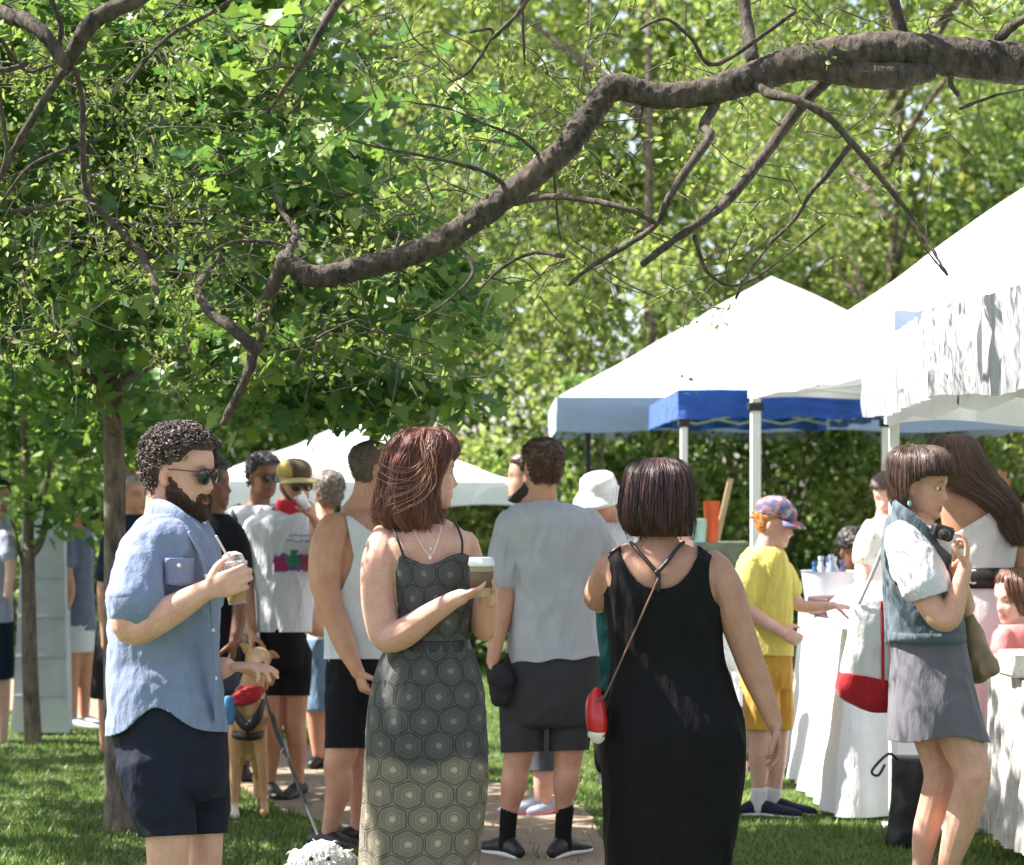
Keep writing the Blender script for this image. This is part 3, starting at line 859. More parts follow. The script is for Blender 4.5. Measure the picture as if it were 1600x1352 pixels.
class Person:
    def __init__(s, D, fx, label, sk, name='person', cat='person', group=None):
        s.D = D; s.s = F/D
        b = P(fx, HY, D); b.z = 0
        s.root = thing(name, b, label, cat, group); s.g = Geo(); s.sk = sk; s.H = None
        s.rg = np.random.default_rng(abs(int(fx)))
    def w(s, px, py, dy=0.0): return P(px, py, s.D+dy)
    def limb(s, g, pts, seg=14, sub=4, up=None):
        out = []
        for q in pts:
            D = s.D+q[2]; k = D/F
            out.append((*P(q[0], q[1], D), q[3]*k) + ((q[4]*k,) if len(q) > 4 else (q[3]*k,)))
        g.tube(out, seg, sub, up); return out
    def torso(s, g, secs, seg=36, e=2.3, sh=0.0, sub=4):
        """sections (py, x left, x right, near y, far y) measured in the photograph"""
        A = catmull(np.array(secs, float), sub); vs = []; k = s.s
        for (py, xl, xr, ya, yb) in A:
            z = CH + (HY-py)*s.D/F
            x0 = (xl-800)*s.D/F + sh; x1 = (xr-800)*s.D/F - sh; y0 = s.D+ya+sh; y1 = s.D+yb-sh
            cx, cy, hx, hy = (x0+x1)/2, (y0+y1)/2, max((x1-x0)/2, .01), max((y1-y0)/2, .01)
            for i in range(seg):
                th = 2*math.pi*i/seg; c, n_ = math.cos(th), math.sin(th)
                vs.append((cx+hx*math.copysign(abs(c)**(2/e), c), cy+hy*math.copysign(abs(n_)**(2/e), n_), z))
        n = len(A); fs = loft_faces(n, seg)
        fs.append(tuple(range(seg))[::-1]); fs.append(tuple(range((n-1)*seg, n*seg)))
        g.add(vs, fs)
    def head(s, px, py, dy=0, yaw=0, pitch=0, roll=0, size=1.0, ears=True):
        """yaw 0 looks at the camera, 90 to the picture's right"""
        M = Matrix.Translation(s.w(px, py, dy)) @ Matrix.Rotation(R(yaw+180), 4, 'Z') @ Matrix.Rotation(R(pitch), 4, 'X') @ Matrix.Rotation(R(roll), 4, 'Y') @ Matrix.Scale(size, 4)
        s.H = M; s.hs = size
        Mn = np.array(M); A = HEAD_A @ Mn[:3, :3].T + Mn[:3, 3]
        s.g.add(A, HEAD_F)
        if ears:
            for k in (-1, 1):
                r = (M.to_3x3() @ Matrix.Rotation(k*R(-18), 3, 'Z') @ Matrix.Rotation(R(-12), 3, 'X'))
                s.g.ell(M @ Vector((k*.075, -.012, -.008)), (.008, .018, .031), r, 12, 8)
                s.g.ell(M @ Vector((k*.074, -.004, -.03)), (.007, .010, .012), r, 8, 6)
    def hand(s, W, d, n, t, size=1.0, curl=(.35, .4, .45, .5), thumb=.35, g=None, spread=.6, fl=1.0):
        g = g or s.g; W = Vector(W); d = unit(d); n = Vector(n); n = unit(n-d*n.dot(d))
        tt = n.cross(d)
        if tt.dot(Vector(t)) < 0: tt = -tt
        z = size
        g.tube([(*(W-d*.025*z), .023*z, .019*z), (*(W+d*.02*z), .031*z, .0165*z), (*(W+d*.06*z), .041*z, .0150*z), (*(W+d*.092*z), .040*z, .0125*z)], 16, 3, up=n)
        for i, (o, b, L) in enumerate(((.030, .090, .074), (.0105, .095, .081), (-.010, .091, .075), (-.030, .082, .060))):
            p = W+d*b*z+tt*o*z; ang = 0.0; L *= fl
            pts = [(*(p-d*.02*z), .010*z), (*p, .0103*z)]
            for j, (fr, ca, r) in enumerate(((.44, .75, .0096), (.31, 1.15, .0092), (.25, .7, .0084))):
                ang += curl[i]*ca
                dr = d*math.cos(ang)+n*math.sin(ang)+tt*(o*spread*2.5)
                p = p+dr.normalized()*L*fr*z; pts.append((*p, r*z))
            g.tube(pts, 10, 2)
        p = W+d*.022*z+tt*.026*z; q = [(*(W+d*.012*z+tt*.008*z), .015*z), (*p, .0145*z)]
        for (a, b, c, L, r) in ((.62, .62, .35, .046, .0128), (.82, .3, .35+thumb, .034, .0118), (.9, .05, .3+thumb, .026, .0102)):
            p = p+unit(d*a+tt*b+n*c)*L*z; q.append((*p, r*z))
        g.tube(q, 10, 2)
    def shoe(s, px, py, dy, yaw, L=.27, g=None, h=.07, wd=.048):
        """a low shoe standing under the ankle at (px, py); yaw 0 points at the camera"""
        g = g or s.g; a = s.w(px, py, dy); f = Vector((math.sin(R(yaw)), -math.cos(R(yaw)), 0)); z0 = 0.0
        b = Vector((a.x, a.y, z0))
        pts = []
        for (t, r, hh) in ((-.28, .030, h*.45), (-.12, .036, h*.62), (.1, .037, h*.62), (.35, wd*.92, h*.46), (.58, wd*.86, h*.36), (.70, .028, h*.28)):
            p = b+f*L*t; pts.append((p.x, p.y, z0+hh*.9, r, hh*.85))
        g.tube(pts, 16, 3, up=(0, 0, 1))
    def body(s, voxel=.0055, smooth=2, colfn=None):
        me = remesh(s.g, voxel, smooth)
        A = co_of(me); col = np.ones((len(A), 3))
        n1 = nz(A, (14, 14, 14)); col *= (1+.06*n1)[:, None]
        if s.H is not None:
            Hi = np.array(s.H.inverted()); L = A @ Hi[:3, :3].T + Hi[:3, 3]; x, y, z = L.T
            G = lambda a, b, w_: np.exp(-((a-b)/w_)**2); fr = np.clip((y-.04)/.02, 0, 1)
            lip = np.clip(G(x, 0, .022)*(G(z, -.064, .006)+G(z, -.074, .006))*1.3, 0, 1)*fr
            col = col*(1-lip[:, None]) + lip[:, None]*np.array([.72, .42, .45])
            ck = G(np.abs(x), .045, .02)*G(z, -.03, .02)*fr*.35 + np.clip((np.abs(x)-.072)/.006, 0, 1)*G(z, -.01, .04)*.4 + G(x, 0, .014)*G(z, -.03, .012)*fr*.4
            col *= (1-np.clip(ck, 0, 1)[:, None]*np.array([.02, .22, .22]))
            br = G(np.abs(x)-.03, 0, .015)**1*G(z, .024-.15*np.abs(np.abs(x)-.03), .0045)*fr
            col = col*(1-.75*br[:, None]) + br[:, None]*.75*np.array([.2, .14, .12])
            ll = G(np.abs(x), .031, .013)*G(z, -.001, .0035)*fr*.8
            col = col*(1-ll[:, None]) + ll[:, None]*np.array([.12, .09, .08])
            if colfn: col = colfn(L, col)
        vcol(me, 'col', col)
        s.skin_ob = link('body', me, s.sk, s.root)
        return s.skin_ob
    def wear(s, name, g, m, voxel=.007, amp=.006, fr=(9, 9, 3.5), cut=None, colfn=None, smooth=2, label=None, fine=.3, seed=None):
        me = remesh(g, voxel, smooth)
        A = co_of(me); Nn = no_of(me); sd = s.D*3 if seed is None else seed
        if amp:
            fr = tuple(f*1.55 for f in fr); W_ = A + .05*np.c_[nz(A, (5, 5, 5), 3), nz(A, (5, 5, 5), 8), nz(A, (5, 5, 5), 12)]
            r = 1-2*np.abs(nz(W_, fr, sd)); r2 = nz(W_, tuple(f*2.6 for f in fr), sd+5)
            lo = nz(A, (4, 4, 4), sd+2)
            set_co(me, A + Nn*(amp*(.9*r*(.6+.6*lo)+fine*r2))[:, None])
        if cut is not None:
            A = co_of(me); px, py = px_of(A); f = np.asarray(cut(px, py, A[:, 1]-s.D), float)
            E = np.empty(len(me.edges)*2, np.int32); me.edges.foreach_get('vertices', E); E = E.reshape(-1, 2)
            k = (f[E[:, 0]] > 0) != (f[E[:, 1]] > 0); E = E[k]
            out_ = np.where(f[E[:, 0]] > 0, E[:, 0], E[:, 1]); in_ = np.where(f[E[:, 0]] > 0, E[:, 1], E[:, 0])
            tt = f[in_]/(f[in_]-f[out_]+1e-9); Z = A[in_]+(A[out_]-A[in_])*tt[:, None]
            acc = np.zeros_like(A); cnt = np.zeros(len(A)); np.add.at(acc, out_, Z); np.add.at(cnt, out_, 1)
            mv = cnt > 0; A[mv] = acc[mv]/cnt[mv][:, None]; set_co(me, A)
            bm = bmesh_new(me); bm.verts.ensure_lookup_table()
            dead = [bm.verts[i] for i in np.nonzero((f > 0) & ~mv)[0]]
            bmesh.ops.delete(bm, geom=dead, context='VERTS')
            fl = bm.faces[:]; F_ = f
            bm.to_mesh(me); bm.free()
        if colfn is not None:
            A = co_of(me); px, py = px_of(A); vcol(me, 'col', colfn(px, py, A[:, 1]-s.D, A))
        o = link(name, me, m, s.root)
        if cut is not None:
            # a hem: give the cut cloth an edge of real thickness
            md = o.modifiers.new('hem', 'SOLIDIFY'); md.thickness = .004; md.offset = -1
        if label: o['label'] = label
        return o
    def part(s, name, g, m, label=None, smooth=True, auto=None, parent=None):
        o = put(name, g, m, parent or s.root, smooth, autosmooth=auto)
        if label: o['label'] = label
        return o
    def glasses(s, m_frame, m_lens, up=0.0, fwd=0.0, tilt=0):
        g = Geo(); M = s.H @ Matrix.Translation((0, fwd, up)) @ Matrix.Rotation(R(tilt), 4, 'X')
        R3 = M.to_3x3()
        for k in (-1, 1):
            ring = []
            for i in range(17):
                a = 2*math.pi*i/16
                x = .033*k+.0255*math.cos(a); z = -.004+.021*math.sin(a)*(1.0 if math.sin(a) > 0 else 1.1)
                ring.append((*(M @ Vector((x, .094-.25*max(0, abs(x)-.03), z))), .0022*s.hs))
            g.tube(ring, 6, 1, cap=False)
            g.tube([(*(M @ Vector((k*.057, .087, .008))), .0022), (*(M @ Vector((k*.074, .05, .008))), .002), (*(M @ Vector((k*.078, .0, .006))), .002), (*(M @ Vector((k*.078, -.02, -.01))), .002)], 6, 3)
        g.tube([(*(M @ Vector((-.01, .098, .004))), .002), (*(M @ Vector((.01, .098, .004))), .002)], 6, 1)
        g.tube([(*(M @ Vector((-.02, .096, .016))), .0018), (*(M @ Vector((.02, .096, .016))), .0018)], 6, 1)
        o = s.part('sunglasses', g, m_frame)
        g = Geo()
        for k in (-1, 1):
            g.ell(M @ Vector((k*.033, .0905-.001, -.005)), (.025*s.hs, .004*s.hs, .0215*s.hs), R3.normalized() @ Matrix.Rotation(-k*R(13), 3, 'Z'), 16, 8)
        put('lens', g, m_lens, o)
    def eyes(s):
        g = Geo(); R3 = s.H.to_3x3().normalized()
        for k in (-1, 1): g.ell(s.H @ Vector((k*.031, .0755, -.001)), (.0125*s.hs, .009*s.hs, .007*s.hs), R3, 14, 8)
        o = s.part('eye', g, M_eye)
        g = Geo()
        for k in (-1, 1): g.ell(s.H @ Vector((k*.0325, .0835, -.001)), (.0062*s.hs, .0035*s.hs, .0062*s.hs), R3, 12, 6)
        put('iris', g, M_iris, o)
    def cap_hair(s, m, thick=.012, front=.075, curls=0, cr=.0025, clen=.02, side=-.055, temple=.05, rough=.3, name='hair', down=.0, curly=True):
        """short hair: a skull cap that follows the hairline, plus real curls"""
        def mask(A):
            x, y, z = A.T
            line = np.where(z > front, .2, np.where(z > .03, temple-.02+ (z-.03)*.6, np.where(z > -.03, .012-.2*(.03-z)*.3, -.02+(z+.03)*.5)))
            a = np.clip((line-y)/.012, -1, 1); b = np.clip((z-side)/.012, -1, 1)
            ear = ((np.abs(x) > .062) & (z < .018) & (z > -.06) & (y > -.03))
            k = np.minimum(a, b); k[ear] = -1
            return k
        rg = s.rg
        def off(A):
            k = mask(A); th = thick*(.7+.5*np.clip((A[:, 2]+.02)/.1, 0, 1))
            nn = 1+rough*nz(A, (55, 55, 55), s.D)+rough*.6*nz(A, (120, 120, 120), 5)
            return np.where(k > 0, th*nn*np.clip(k*1.5, 0, 1), -.006)
        A, fs = head_surface(60, 80, off)
        Mn = np.array(s.H); B = A @ Mn[:3, :3].T + Mn[:3, 3]
        g = Geo(); g.add(B, fs)
        if curls:
            A0, _ = head_surface(60, 80); k = mask(A0); ok = np.nonzero(k > .3)[0]
            ctr = np.array([0, -.01, 0])
            for i in rg.choice(ok, curls):
                p = A0[i]; nr = (p-ctr)/np.linalg.norm(p-ctr); p = p+nr*thick*(.7+.4*rg.random())
                tn = np.cross(nr, rg.normal(size=3)) if curly else (np.array([0, -.9, -.35])+rg.normal(size=3)*.35)
                tn -= nr*np.dot(tn, nr)
                tn /= np.linalg.norm(tn)+1e-9; bn = np.cross(nr, tn); L = clen*(.6+.8*rg.random()); pts = []
                ph = rg.random()*6.28; m_ = 5
                for j in range(m_):
                    u = j/(m_-1)
                    if curly: q = p+tn*L*(math.sin(u*4+ph)-math.sin(ph))*.35+bn*L*(math.cos(u*4+ph)-math.cos(ph))*.35+nr*L*.45*math.sin(u*3)
                    else: q = p+tn*L*u+nr*(.003*math.sin(u*3)+down*u)
                    pts.append((*(s.H @ Vector(q)), cr*(1-.5*u)))
                g.tube(pts, 4, 1, cap=False)
        return s.part(name, g, m)
    def long_hair(s, secs, m, n=320, r=.0035, wave=.006, wf=9, cut=None, seg=40, t0=.0, drift=.25, name='hair', e=2.1, lock=.008, seed=1, shell=True, fl=2.2):
        """hair as a shell through silhouette sections, covered with strands that run down it"""
        A = catmull(np.array(secs, float), 5); rg = np.random.default_rng(seed)
        def S(th, t, o=0.0):
            q = np.array([np.interp(t*(len(A)-1), np.arange(len(A)), A[:, k]) for k in range(5)])
            py, xl, xr, ya, yb = q; z = CH+(HY-py)*s.D/F; c, n_ = math.cos(th), math.sin(th)
            k = lock*(math.sin(th*9+seed+4*math.sin(t*3)))+o
            x0 = (xl-800)*s.D/F; x1 = (xr-800)*s.D/F
            hx, hy = (x1-x0)/2+k, (yb-ya)/2+k
            return Vector(((x0+x1)/2+hx*math.copysign(abs(c)**(2/e), c), s.D+(ya+yb)/2+hy*math.copysign(abs(n_)**(2/e), n_), z))
        g = Geo()
        if shell:
            rows = len(A); vs = []; sg = 72
            for j in range(rows):
                for i in range(sg): vs.append(S(2*math.pi*i/sg, j/(rows-1), -.003))
            fs = loft_faces(rows, sg)
            if cut is not None:
                ar = np.array([tuple(v) for v in vs]); px, py = px_of(ar); kl = cut(px, py, ar[:, 1]-s.D)
                fs = [f for f in fs if not any(kl[i] for i in f)]
            else: pass
            fs.append(tuple(range(sg)))
            if cut is None: fs.append(tuple(range((rows-1)*sg, rows*sg)))
            g.add(vs, fs)
        for k in range(n):
            th = rg.random()*6.28; a = max(0, t0+rg.random()*.25-.1); b = min(1.04, a+.35+rg.random()*.65); pts = []
            dr = rg.normal()*drift; ph = rg.random()*6.28; o = rg.random()*.006; rr = r*(.5+rg.random()); wv = wave
            if k % 9 == 0: o = rg.random()*.018; rr *= .35; wave_ = wave*2+.004
            else: wave_ = wave
            for j in range(11):
                u = j/10; t = a+(b-a)*u
                p = S(th+dr*u, min(t, 1), o+wave_*math.sin(ph+wf*t)*(.3+t)*.6)
                p += Vector((wave_*math.sin(ph*2+wf*t*1.3)*t, wave_*math.cos(ph+wf*t*1.1)*t, -max(0, t-1)*.3))
                pts.append((*p, rr*(1-.75*u)*fl*.5, rr*(1-.75*u)*.6))
            if cut is not None:
                ar = np.array(pts)[:, :3]; px, py = px_of(ar); kl = cut(px, py, ar[:, 1]-s.D)
                nk = int(np.argmax(kl)) if kl.any() else len(pts)
                pts = pts[:nk]
                if len(pts) < 4: continue
            g.tube(pts, 5, 1, cap=False)
        return s.part(name, g, m)
    def strands(s, m, rows, n=40, spread=6, r=.0012, name='strand', par=None):
        g = Geo(); rg = np.random.default_rng(5)
        for k in range(n):
            o = rg.normal(size=2)*spread; dz = rg.normal()*.01; pts = []
            for (px, py, dy) in rows: pts.append((*s.w(px+o[0]*(.4+.6*rg.random()), py+o[1], dy+dz), r))
            g.tube(pts, 4, 3, cap=False)
        return put(name, g, m, par or s.root)

import bmesh
def bmesh_new(me):
    bm = bmesh.new(); bm.from_mesh(me); return bm

SK_LIGHT = skin('skin_light', (0.66, 0.385, 0.29)); SK_ROSY = skin('skin_rosy', (0.66, 0.42, 0.35)); SK_TAN = skin('skin_tan', (0.49, 0.26, 0.17)); SK_BROWN = skin('skin_brown', (0.22, 0.105, 0.065))
SK_OLIVE = skin('skin_olive', (0.45, 0.25, 0.17)); SK_WARM = skin('skin_warm', (0.56, 0.30, 0.20))
M_eye = simple('eye_white', (0.75, 0.73, 0.7), .2, .02, 5, 0); M_iris = simple('iris', (0.03, 0.02, 0.012), .15, .1, 5, 0)
M_lens = simple('dark_lens', (0.012, 0.012, 0.014), .08, .05, 5, 0, spec=.8)
M_gframe = simple('glasses_frame', (0.03, 0.02, 0.015), .25, .05, 5, 0, spec=.7)
M_leather = simple('black_leather', (0.018, 0.016, 0.017), .4, .15, 20, .3, 200)
M_sole = simple('white_rubber', (0.7, 0.7, 0.68), .6, .05, 20, .1)
# ================================================================ PEOPLE: foreground
# ---- man in the blue shirt
def man_blue():
    p = Person(7.0, 270, 'bearded man in a blue short-sleeved shirt and sunglasses holding iced coffee', SK_LIGHT); g = p.g
    p.head(284, 738, 0, yaw=66, pitch=-6, size=1.11)
    p.limb(g, [(262, 760, .01, 33), (258, 800, .01, 32), (256, 835, 0, 40)])
    tor = [(800, 238, 292, -.12, .12), (822, 212, 318, -.20, .21), (850, 192, 334, -.22, .23), (900, 178, 344, -.20, .22), (960, 171, 341, -.17, .2), (1020, 169, 338, -.16, .19), (1080, 169, 344, -.185, .195), (1165, 170, 357, -.2, .21)]
    p.torso(g, tor[:-1]+[(1140, 185, 343, -.16, .17)], sh=.028)
    # near arm, bent up to the cup
    p.limb(g, [(240, 868, -.13, 22), (216, 900, -.22, 27), (204, 950, -.26, 31), (205, 980, -.26, 29), (232, 972, -.26, 29), (275, 950, -.26, 24), (312, 928, -.25, 18), (332, 918, -.25, 15)])
    cup = p.w(371, 912, -.215)
    p.hand(p.w(322, 924, -.262), (1, -.05, .36), (0, 1, .05), (0, 0, 1), size=1.0, curl=(.62, .6, .58, .62), thumb=.3)
    # far arm, hand held out over the dog
    p.limb(g, [(300, 850, .16, 30), (312, 940, .18, 27), (305, 1000, .15, 24), (330, 1042, .08, 20), (352, 1043, .05, 17)])
    p.hand(p.w(352, 1043, .05), (1, -.1, .06), (.1, 0, -1), (0, 1, .1), size=1.0, curl=(.25, .35, .5, .7), thumb=.2)
    p.torso(g, [(1140, 182, 345, -.16, .17), (1180, 186, 348, -.16, .17), (1230, 200, 348, -.16, .17)], sh=.032)
    p.limb(g, [(258, 1215, -.05, 36), (262, 1290, -.09, 36), (262, 1345, -.09, 33), (262, 1400, -.08, 30), (256, 1480, -.05, 22), (254, 1540, -.04, 15)])
    p.limb(g, [(312, 1200, .08, 34), (321, 1290, .1, 28), (320, 1345, .1, 27), (316, 1400, .1, 27), (308, 1480, .1, 20), (306, 1540, .1, 14)])
    p.body(.005)
    # shirt
    shirt = Geo(); p.torso(shirt, tor)
    p.limb(shirt, [(236, 852, -.12, 34), (221, 884, -.19, 38), (214, 915, -.23, 42), (211, 942, -.25, 45)], 24)
    p.limb(shirt, [(300, 838, .14, 34), (308, 880, .18, 38), (312, 925, .2, 40)], 18)
    M = cloth('blue_chambray', (0.185, 0.225, 0.34), .8, .1, fold=.8, foldscale=(11, 11, 5), foldd=.016)
    def cut(px, py, dy):
        hem = np.where(px < 243, 1152-46*np.exp(-((px-243)/40.)**2), 1144-38*np.exp(-((px-243)/46.)**2))
        return np.maximum(py-hem, 803-py)
    p.wear('shirt', shirt, M, .0065, .012, (9, 9, 6), cut)
    # sleeve cuff band, collar, placket, pocket, buttons
    c = Geo()
    p.limb(c, [(212, 932, -.247, 45.5), (211, 943, -.252, 46.5)], 30, 1)
    p.part('sleeve_cuff', c, M)
    c = Geo(); 
    p.limb(c, [(236, 806, .10, 10, 14), (238, 800, -.02, 10, 20), (262, 806, -.115, 7, 22), (292, 828, -.14, 6, 18), (312, 836, -.12, 4, 10)], 12, 5, up=(0, 0, 1))
    p.part('collar', c, M)
    c = Geo(); p.limb(c, [(296, 832, -.175, 3, 8), (318, 880, -.18, 3, 8), (330, 950, -.16, 3, 8), (335, 1030, -.135, 3, 8), (338, 1125, -.12, 3, 8)], 8, 4, up=(0, -1, 0)); p.part('placket', c, M)
    c = Geo(); c.m = 0
    pb = p.w(280, 888, -.232)
    def pk(u, v): return p.w(258+44*u, 872+(44 if 1 else 0)*v+(5*abs(u-.5)*-1 if v > .9 else 0), -.232+.035*u*u+.004*math.sin(v*3)-.002)
    c.grid(pk, 6, 6)
    o = p.part('pocket', c, M); md = o.modifiers.new('t', 'SOLIDIFY'); md.thickness = .004
    c = Geo()
    for (bx, by, bd) in ((280, 884, -.243), (322, 900, -.197), (333, 985, -.165), (337, 1060, -.14)): c.ell(p.w(bx, by, bd), (.006, .003, .006), None, 10, 6)
    p.part('button', c, M_sole)
    # shorts
    sh = Geo(); tr = [(1080, 174, 336, -.172, .18), (1130, 177, 345, -.178, .18), (1180, 184, 351, -.17, .18), (1220, 190, 353, -.17, .18), (1245, 204, 348, -.13, .15)]
    p.torso(sh, tr)
    p.limb(sh, [(240, 1190, -.08, 58), (250, 1240, -.09, 53), (259, 1290, -.09, 45), (262, 1330, -.09, 42)], 24, 4)
    p.limb(sh, [(305, 1190, .07, 48), (318, 1240, .1, 42), (322, 1285, .1, 34), (322, 1330, .1, 31)], 22, 4)
    p.wear('shorts', sh, cloth('navy_cotton', (0.016, 0.018, 0.032), .75, .15, fold=.8, foldscale=(12, 12, 4), foldd=.012), .007, .010, (9, 9, 4), lambda px, py, dy: py-1308+(px-228)*.05)
    f = Geo(); p.shoe(254, 1540, -.04, 60, .29, f); p.shoe(306, 1540, .1, 70, .29, f); p.part('shoe', f, M_leather)
    # hair, beard, glasses
    H = hair('curly_brown_hair', (0.012, 0.007, 0.006), (0.085, 0.05, 0.04))
    p.cap_hair(H, .016, .068, 2600, .0017, .024, -.05, .055, .5)
    bd = Geo()
    def boff(A):
        x, y, z = A.T; ax = np.abs(x)
        m = np.clip((-.078-z+np.clip(.078-y, 0, .08)*1.0+.004*nz(A, (90,)*3, 2)+.003*nz(A, (200,)*3, 2))/.006, 0, 1)*np.clip((y+.012)/.01, 0, 1)
        m *= 1-np.exp(-(x/.016)**2)*np.exp(-((z+.070)/.005)**2)
        m = np.maximum(m, np.exp(-(x/.027)**4)*np.exp(-((z+.055)/.0055)**2)*(y > .05)); m = np.maximum(m, np.exp(-((ax-.027)/.007)**2)*np.exp(-((z+.068)/.014)**4)*(y > .05))
        return np.where(m > .25, (.002+.005*np.clip((-.07-z)/.04, 0, 1))*m*(1+.4*nz(A, (150,)*3))+.001, -.006)
    A, fs = head_surface(72, 90, boff); Mn = np.array(p.H); bd.add(A @ Mn[:3, :3].T + Mn[:3, 3], fs)
    A0, _ = head_surface(72, 90); off = boff(A0); ok = np.nonzero(off > .0005)[0]
    for i in p.rg.choice(ok, 2600):
        q = A0[i]; nr = q/np.linalg.norm(q); t = np.array([p.rg.normal()*.3, .3, -1]); t /= np.linalg.norm(t)
        q = q+nr*off[i]*.8
        bd.tube([(*(p.H @ Vector(q)), .0008), (*(p.H @ Vector(q+t*.007+nr*.004)), .0007), (*(p.H @ Vector(q+t*.014+nr*.004)), .0004)], 4, 1, cap=False)
    p.part('beard', bd, hair('brown_beard', (0.03, 0.014, 0.009), (0.11, 0.05, 0.03), .6))
    p.glasses(M_gframe, M_lens, 0.002, .004)
    return p
# ---- iced coffee with a straw
def iced_cup():
    D = 6.79; c = P(371, 944, D)
    t = thing('iced_coffee_cup', c, 'clear cup of iced coffee with a straw in the bearded man\'s hand', 'cup')
    rot = Matrix.Rotation(R(-6), 3, 'Y')
    m = NT('clear_plastic'); m.p.inputs['Base Color'].default_value = (.85, .86, .9, 1); m.p.inputs['Roughness'].default_value = .12
    tb = m.n('BsdfTransparent'); fr_ = m.n('Fresnel'); fr_.inputs[0].default_value = 1.4; mx = m.n('MixShader')
    m.l(m.math('ADD', m.math('MULTIPLY', fr_.outputs[0], 1.6), .14), mx.inputs[0]); m.l(tb.outputs[0], mx.inputs[1]); m.l(m.p.outputs[0], mx.inputs[2]); m.l(mx.outputs[0], m.out.inputs['Surface'])
    g = Geo(); g.lathe(c, [(.0, .0), (.027, 0), (.028, .004), (.040, .118), (.042, .12), (.042, .124), (.0385, .122), (.0375, .116), (.0265, .006), (0, .005)], 28, rot); put('cup', g, m.m, t, autosmooth=40)
    g = Geo(); g.lathe(c, [(0, .007), (.0285, .0065), (.0372, .092), (0, .092)], 24, rot); put('coffee', g, simple('milky_coffee', (.36, .2, .09), .3, .15, 30, 0), t, autosmooth=40)
    g = Geo(); g.lathe(c, [(.043, .118), (.0435, .128), (.036, .131), (.03, .15), (.012, .16), (0, .16)], 28, rot); put('lid', g, m.m, t, autosmooth=40)
    g = Geo(); a = P(364, 885, D-.0); b = P(338, 838, D-.03); g.tube([(*(c+Vector((.004, 0, .03))), .0035), (*a, .0035), (*b, .0035)], 8, 1); put('straw', g, simple('straw_plastic', (.75, .6, .55), .4, .05, 5, 0), t)
man_blue(); iced_cup()

# ---- woman in the patterned dress
def mat_hexdress():
    s = NT('hexagon_print'); c = s.n('Attribute', attribute_name='pat').outputs['Vector']
    def vm(op, a, b=None, scale=None):
        x = s.n('VectorMath', operation=op); s.l(a, x.inputs[0]) if not isinstance(a, tuple) else setattr(x.inputs[0], 'default_value', a)
        if b is not None: s.l(b, x.inputs[1]) if not isinstance(b, tuple) else setattr(x.inputs[1], 'default_value', b)
        return x
    cell = .094; q3 = math.sqrt(3)
    sc = vm('MULTIPLY', c, (1/cell, 1/cell, 0)).outputs[0]
    jit = s.n('TexNoise'); jit.inputs['Scale'].default_value = 1.3; s.l(sc, jit.inputs['Vector'])
    jv = vm('MULTIPLY', vm('SUBTRACT', jit.outputs['Color'], (.5, .5, .5)).outputs[0], (.16, .16, 0)).outputs[0]
    sc = vm('ADD', sc, jv).outputs[0]
    def lat(off):
        a = vm('ADD', sc, off).outputs[0]; a = vm('DIVIDE', a, (1, q3, 1)).outputs[0]; a = vm('FRACTION', a).outputs[0]
        a = vm('SUBTRACT', a, (.5, .5, 0)).outputs[0]; return vm('MULTIPLY', a, (1, q3, 0)).outputs[0]
    A, B = lat((0, 0, 0)), lat((.5, q3/2, 0))
    la, lb = vm('LENGTH', A).outputs['Value'], vm('LENGTH', B).outputs['Value']
    k = s.math('LESS_THAN', la, lb)
    m = s.n('Mix', data_type='VECTOR'); s.l(k, m.inputs[0]); s.l(B, m.inputs[4]); s.l(A, m.inputs[5])
    ab = vm('ABSOLUTE', m.outputs[1]).outputs[0]; sep = s.n('SeparateXYZ'); s.l(ab, sep.inputs[0])
    hx = s.math('MAXIMUM', sep.outputs[0], s.math('ADD', s.math('MULTIPLY', sep.outputs[0], .5), s.math('MULTIPLY', sep.outputs[1], q3/2)))
    ln = vm('LENGTH', m.outputs[1]).outputs['Value']
    r = s.math('ADD', s.math('MULTIPLY', hx, .75), s.math('MULTIPLY', ln, .25))
    dk, md, lt = (.035, .037, .037), (.12, .122, .113), (.26, .265, .24)
    col = s.ramp(r, [(0, lt), (.07, (.32, .32, .3)), (.085, md), (.12, lt), (.14, (.07, .075, .075)), (.2, md), (.24, (.16, .165, .16)), (.26, (.06, .065, .065)), (.33, (.13, .135, .13)), (.36, (.05, .055, .055)), (.4, (.15, .155, .15)), (.44, dk), (.49, dk), (.5, (.14, .14, .13))])
    s.t.nodes[-1].color_ramp.interpolation = 'LINEAR'
    n1 = s.noise(c, 160, 3); col = s.mix(s.math('MULTIPLY', n1, .6), col, (.125, .122, .11))
    a = s.n('Attribute', attribute_name='col').outputs['Color']
    col = s.mix(1, col, a, 'MULTIPLY')
    s.l(col, s.p.inputs['Base Color']); s.p.inputs['Roughness'].default_value = .8; s.p.inputs['Specular IOR Level'].default_value = .25
    oc = s.coord(); s.bump(s.noise(s.map(oc, (14, 14, 2)), 1, 3), .6, .012)
    return s.m
def pat_attr(me, A, x0, scale=1.0):
    u = np.arctan2(A[:, 0]-x0[0], -(A[:, 1]-x0[1]))*.17
    at = me.attributes.new('pat', 'FLOAT_VECTOR', 'POINT'); at.data.foreach_set('vector', np.c_[u, A[:, 2], 0*u].ravel())
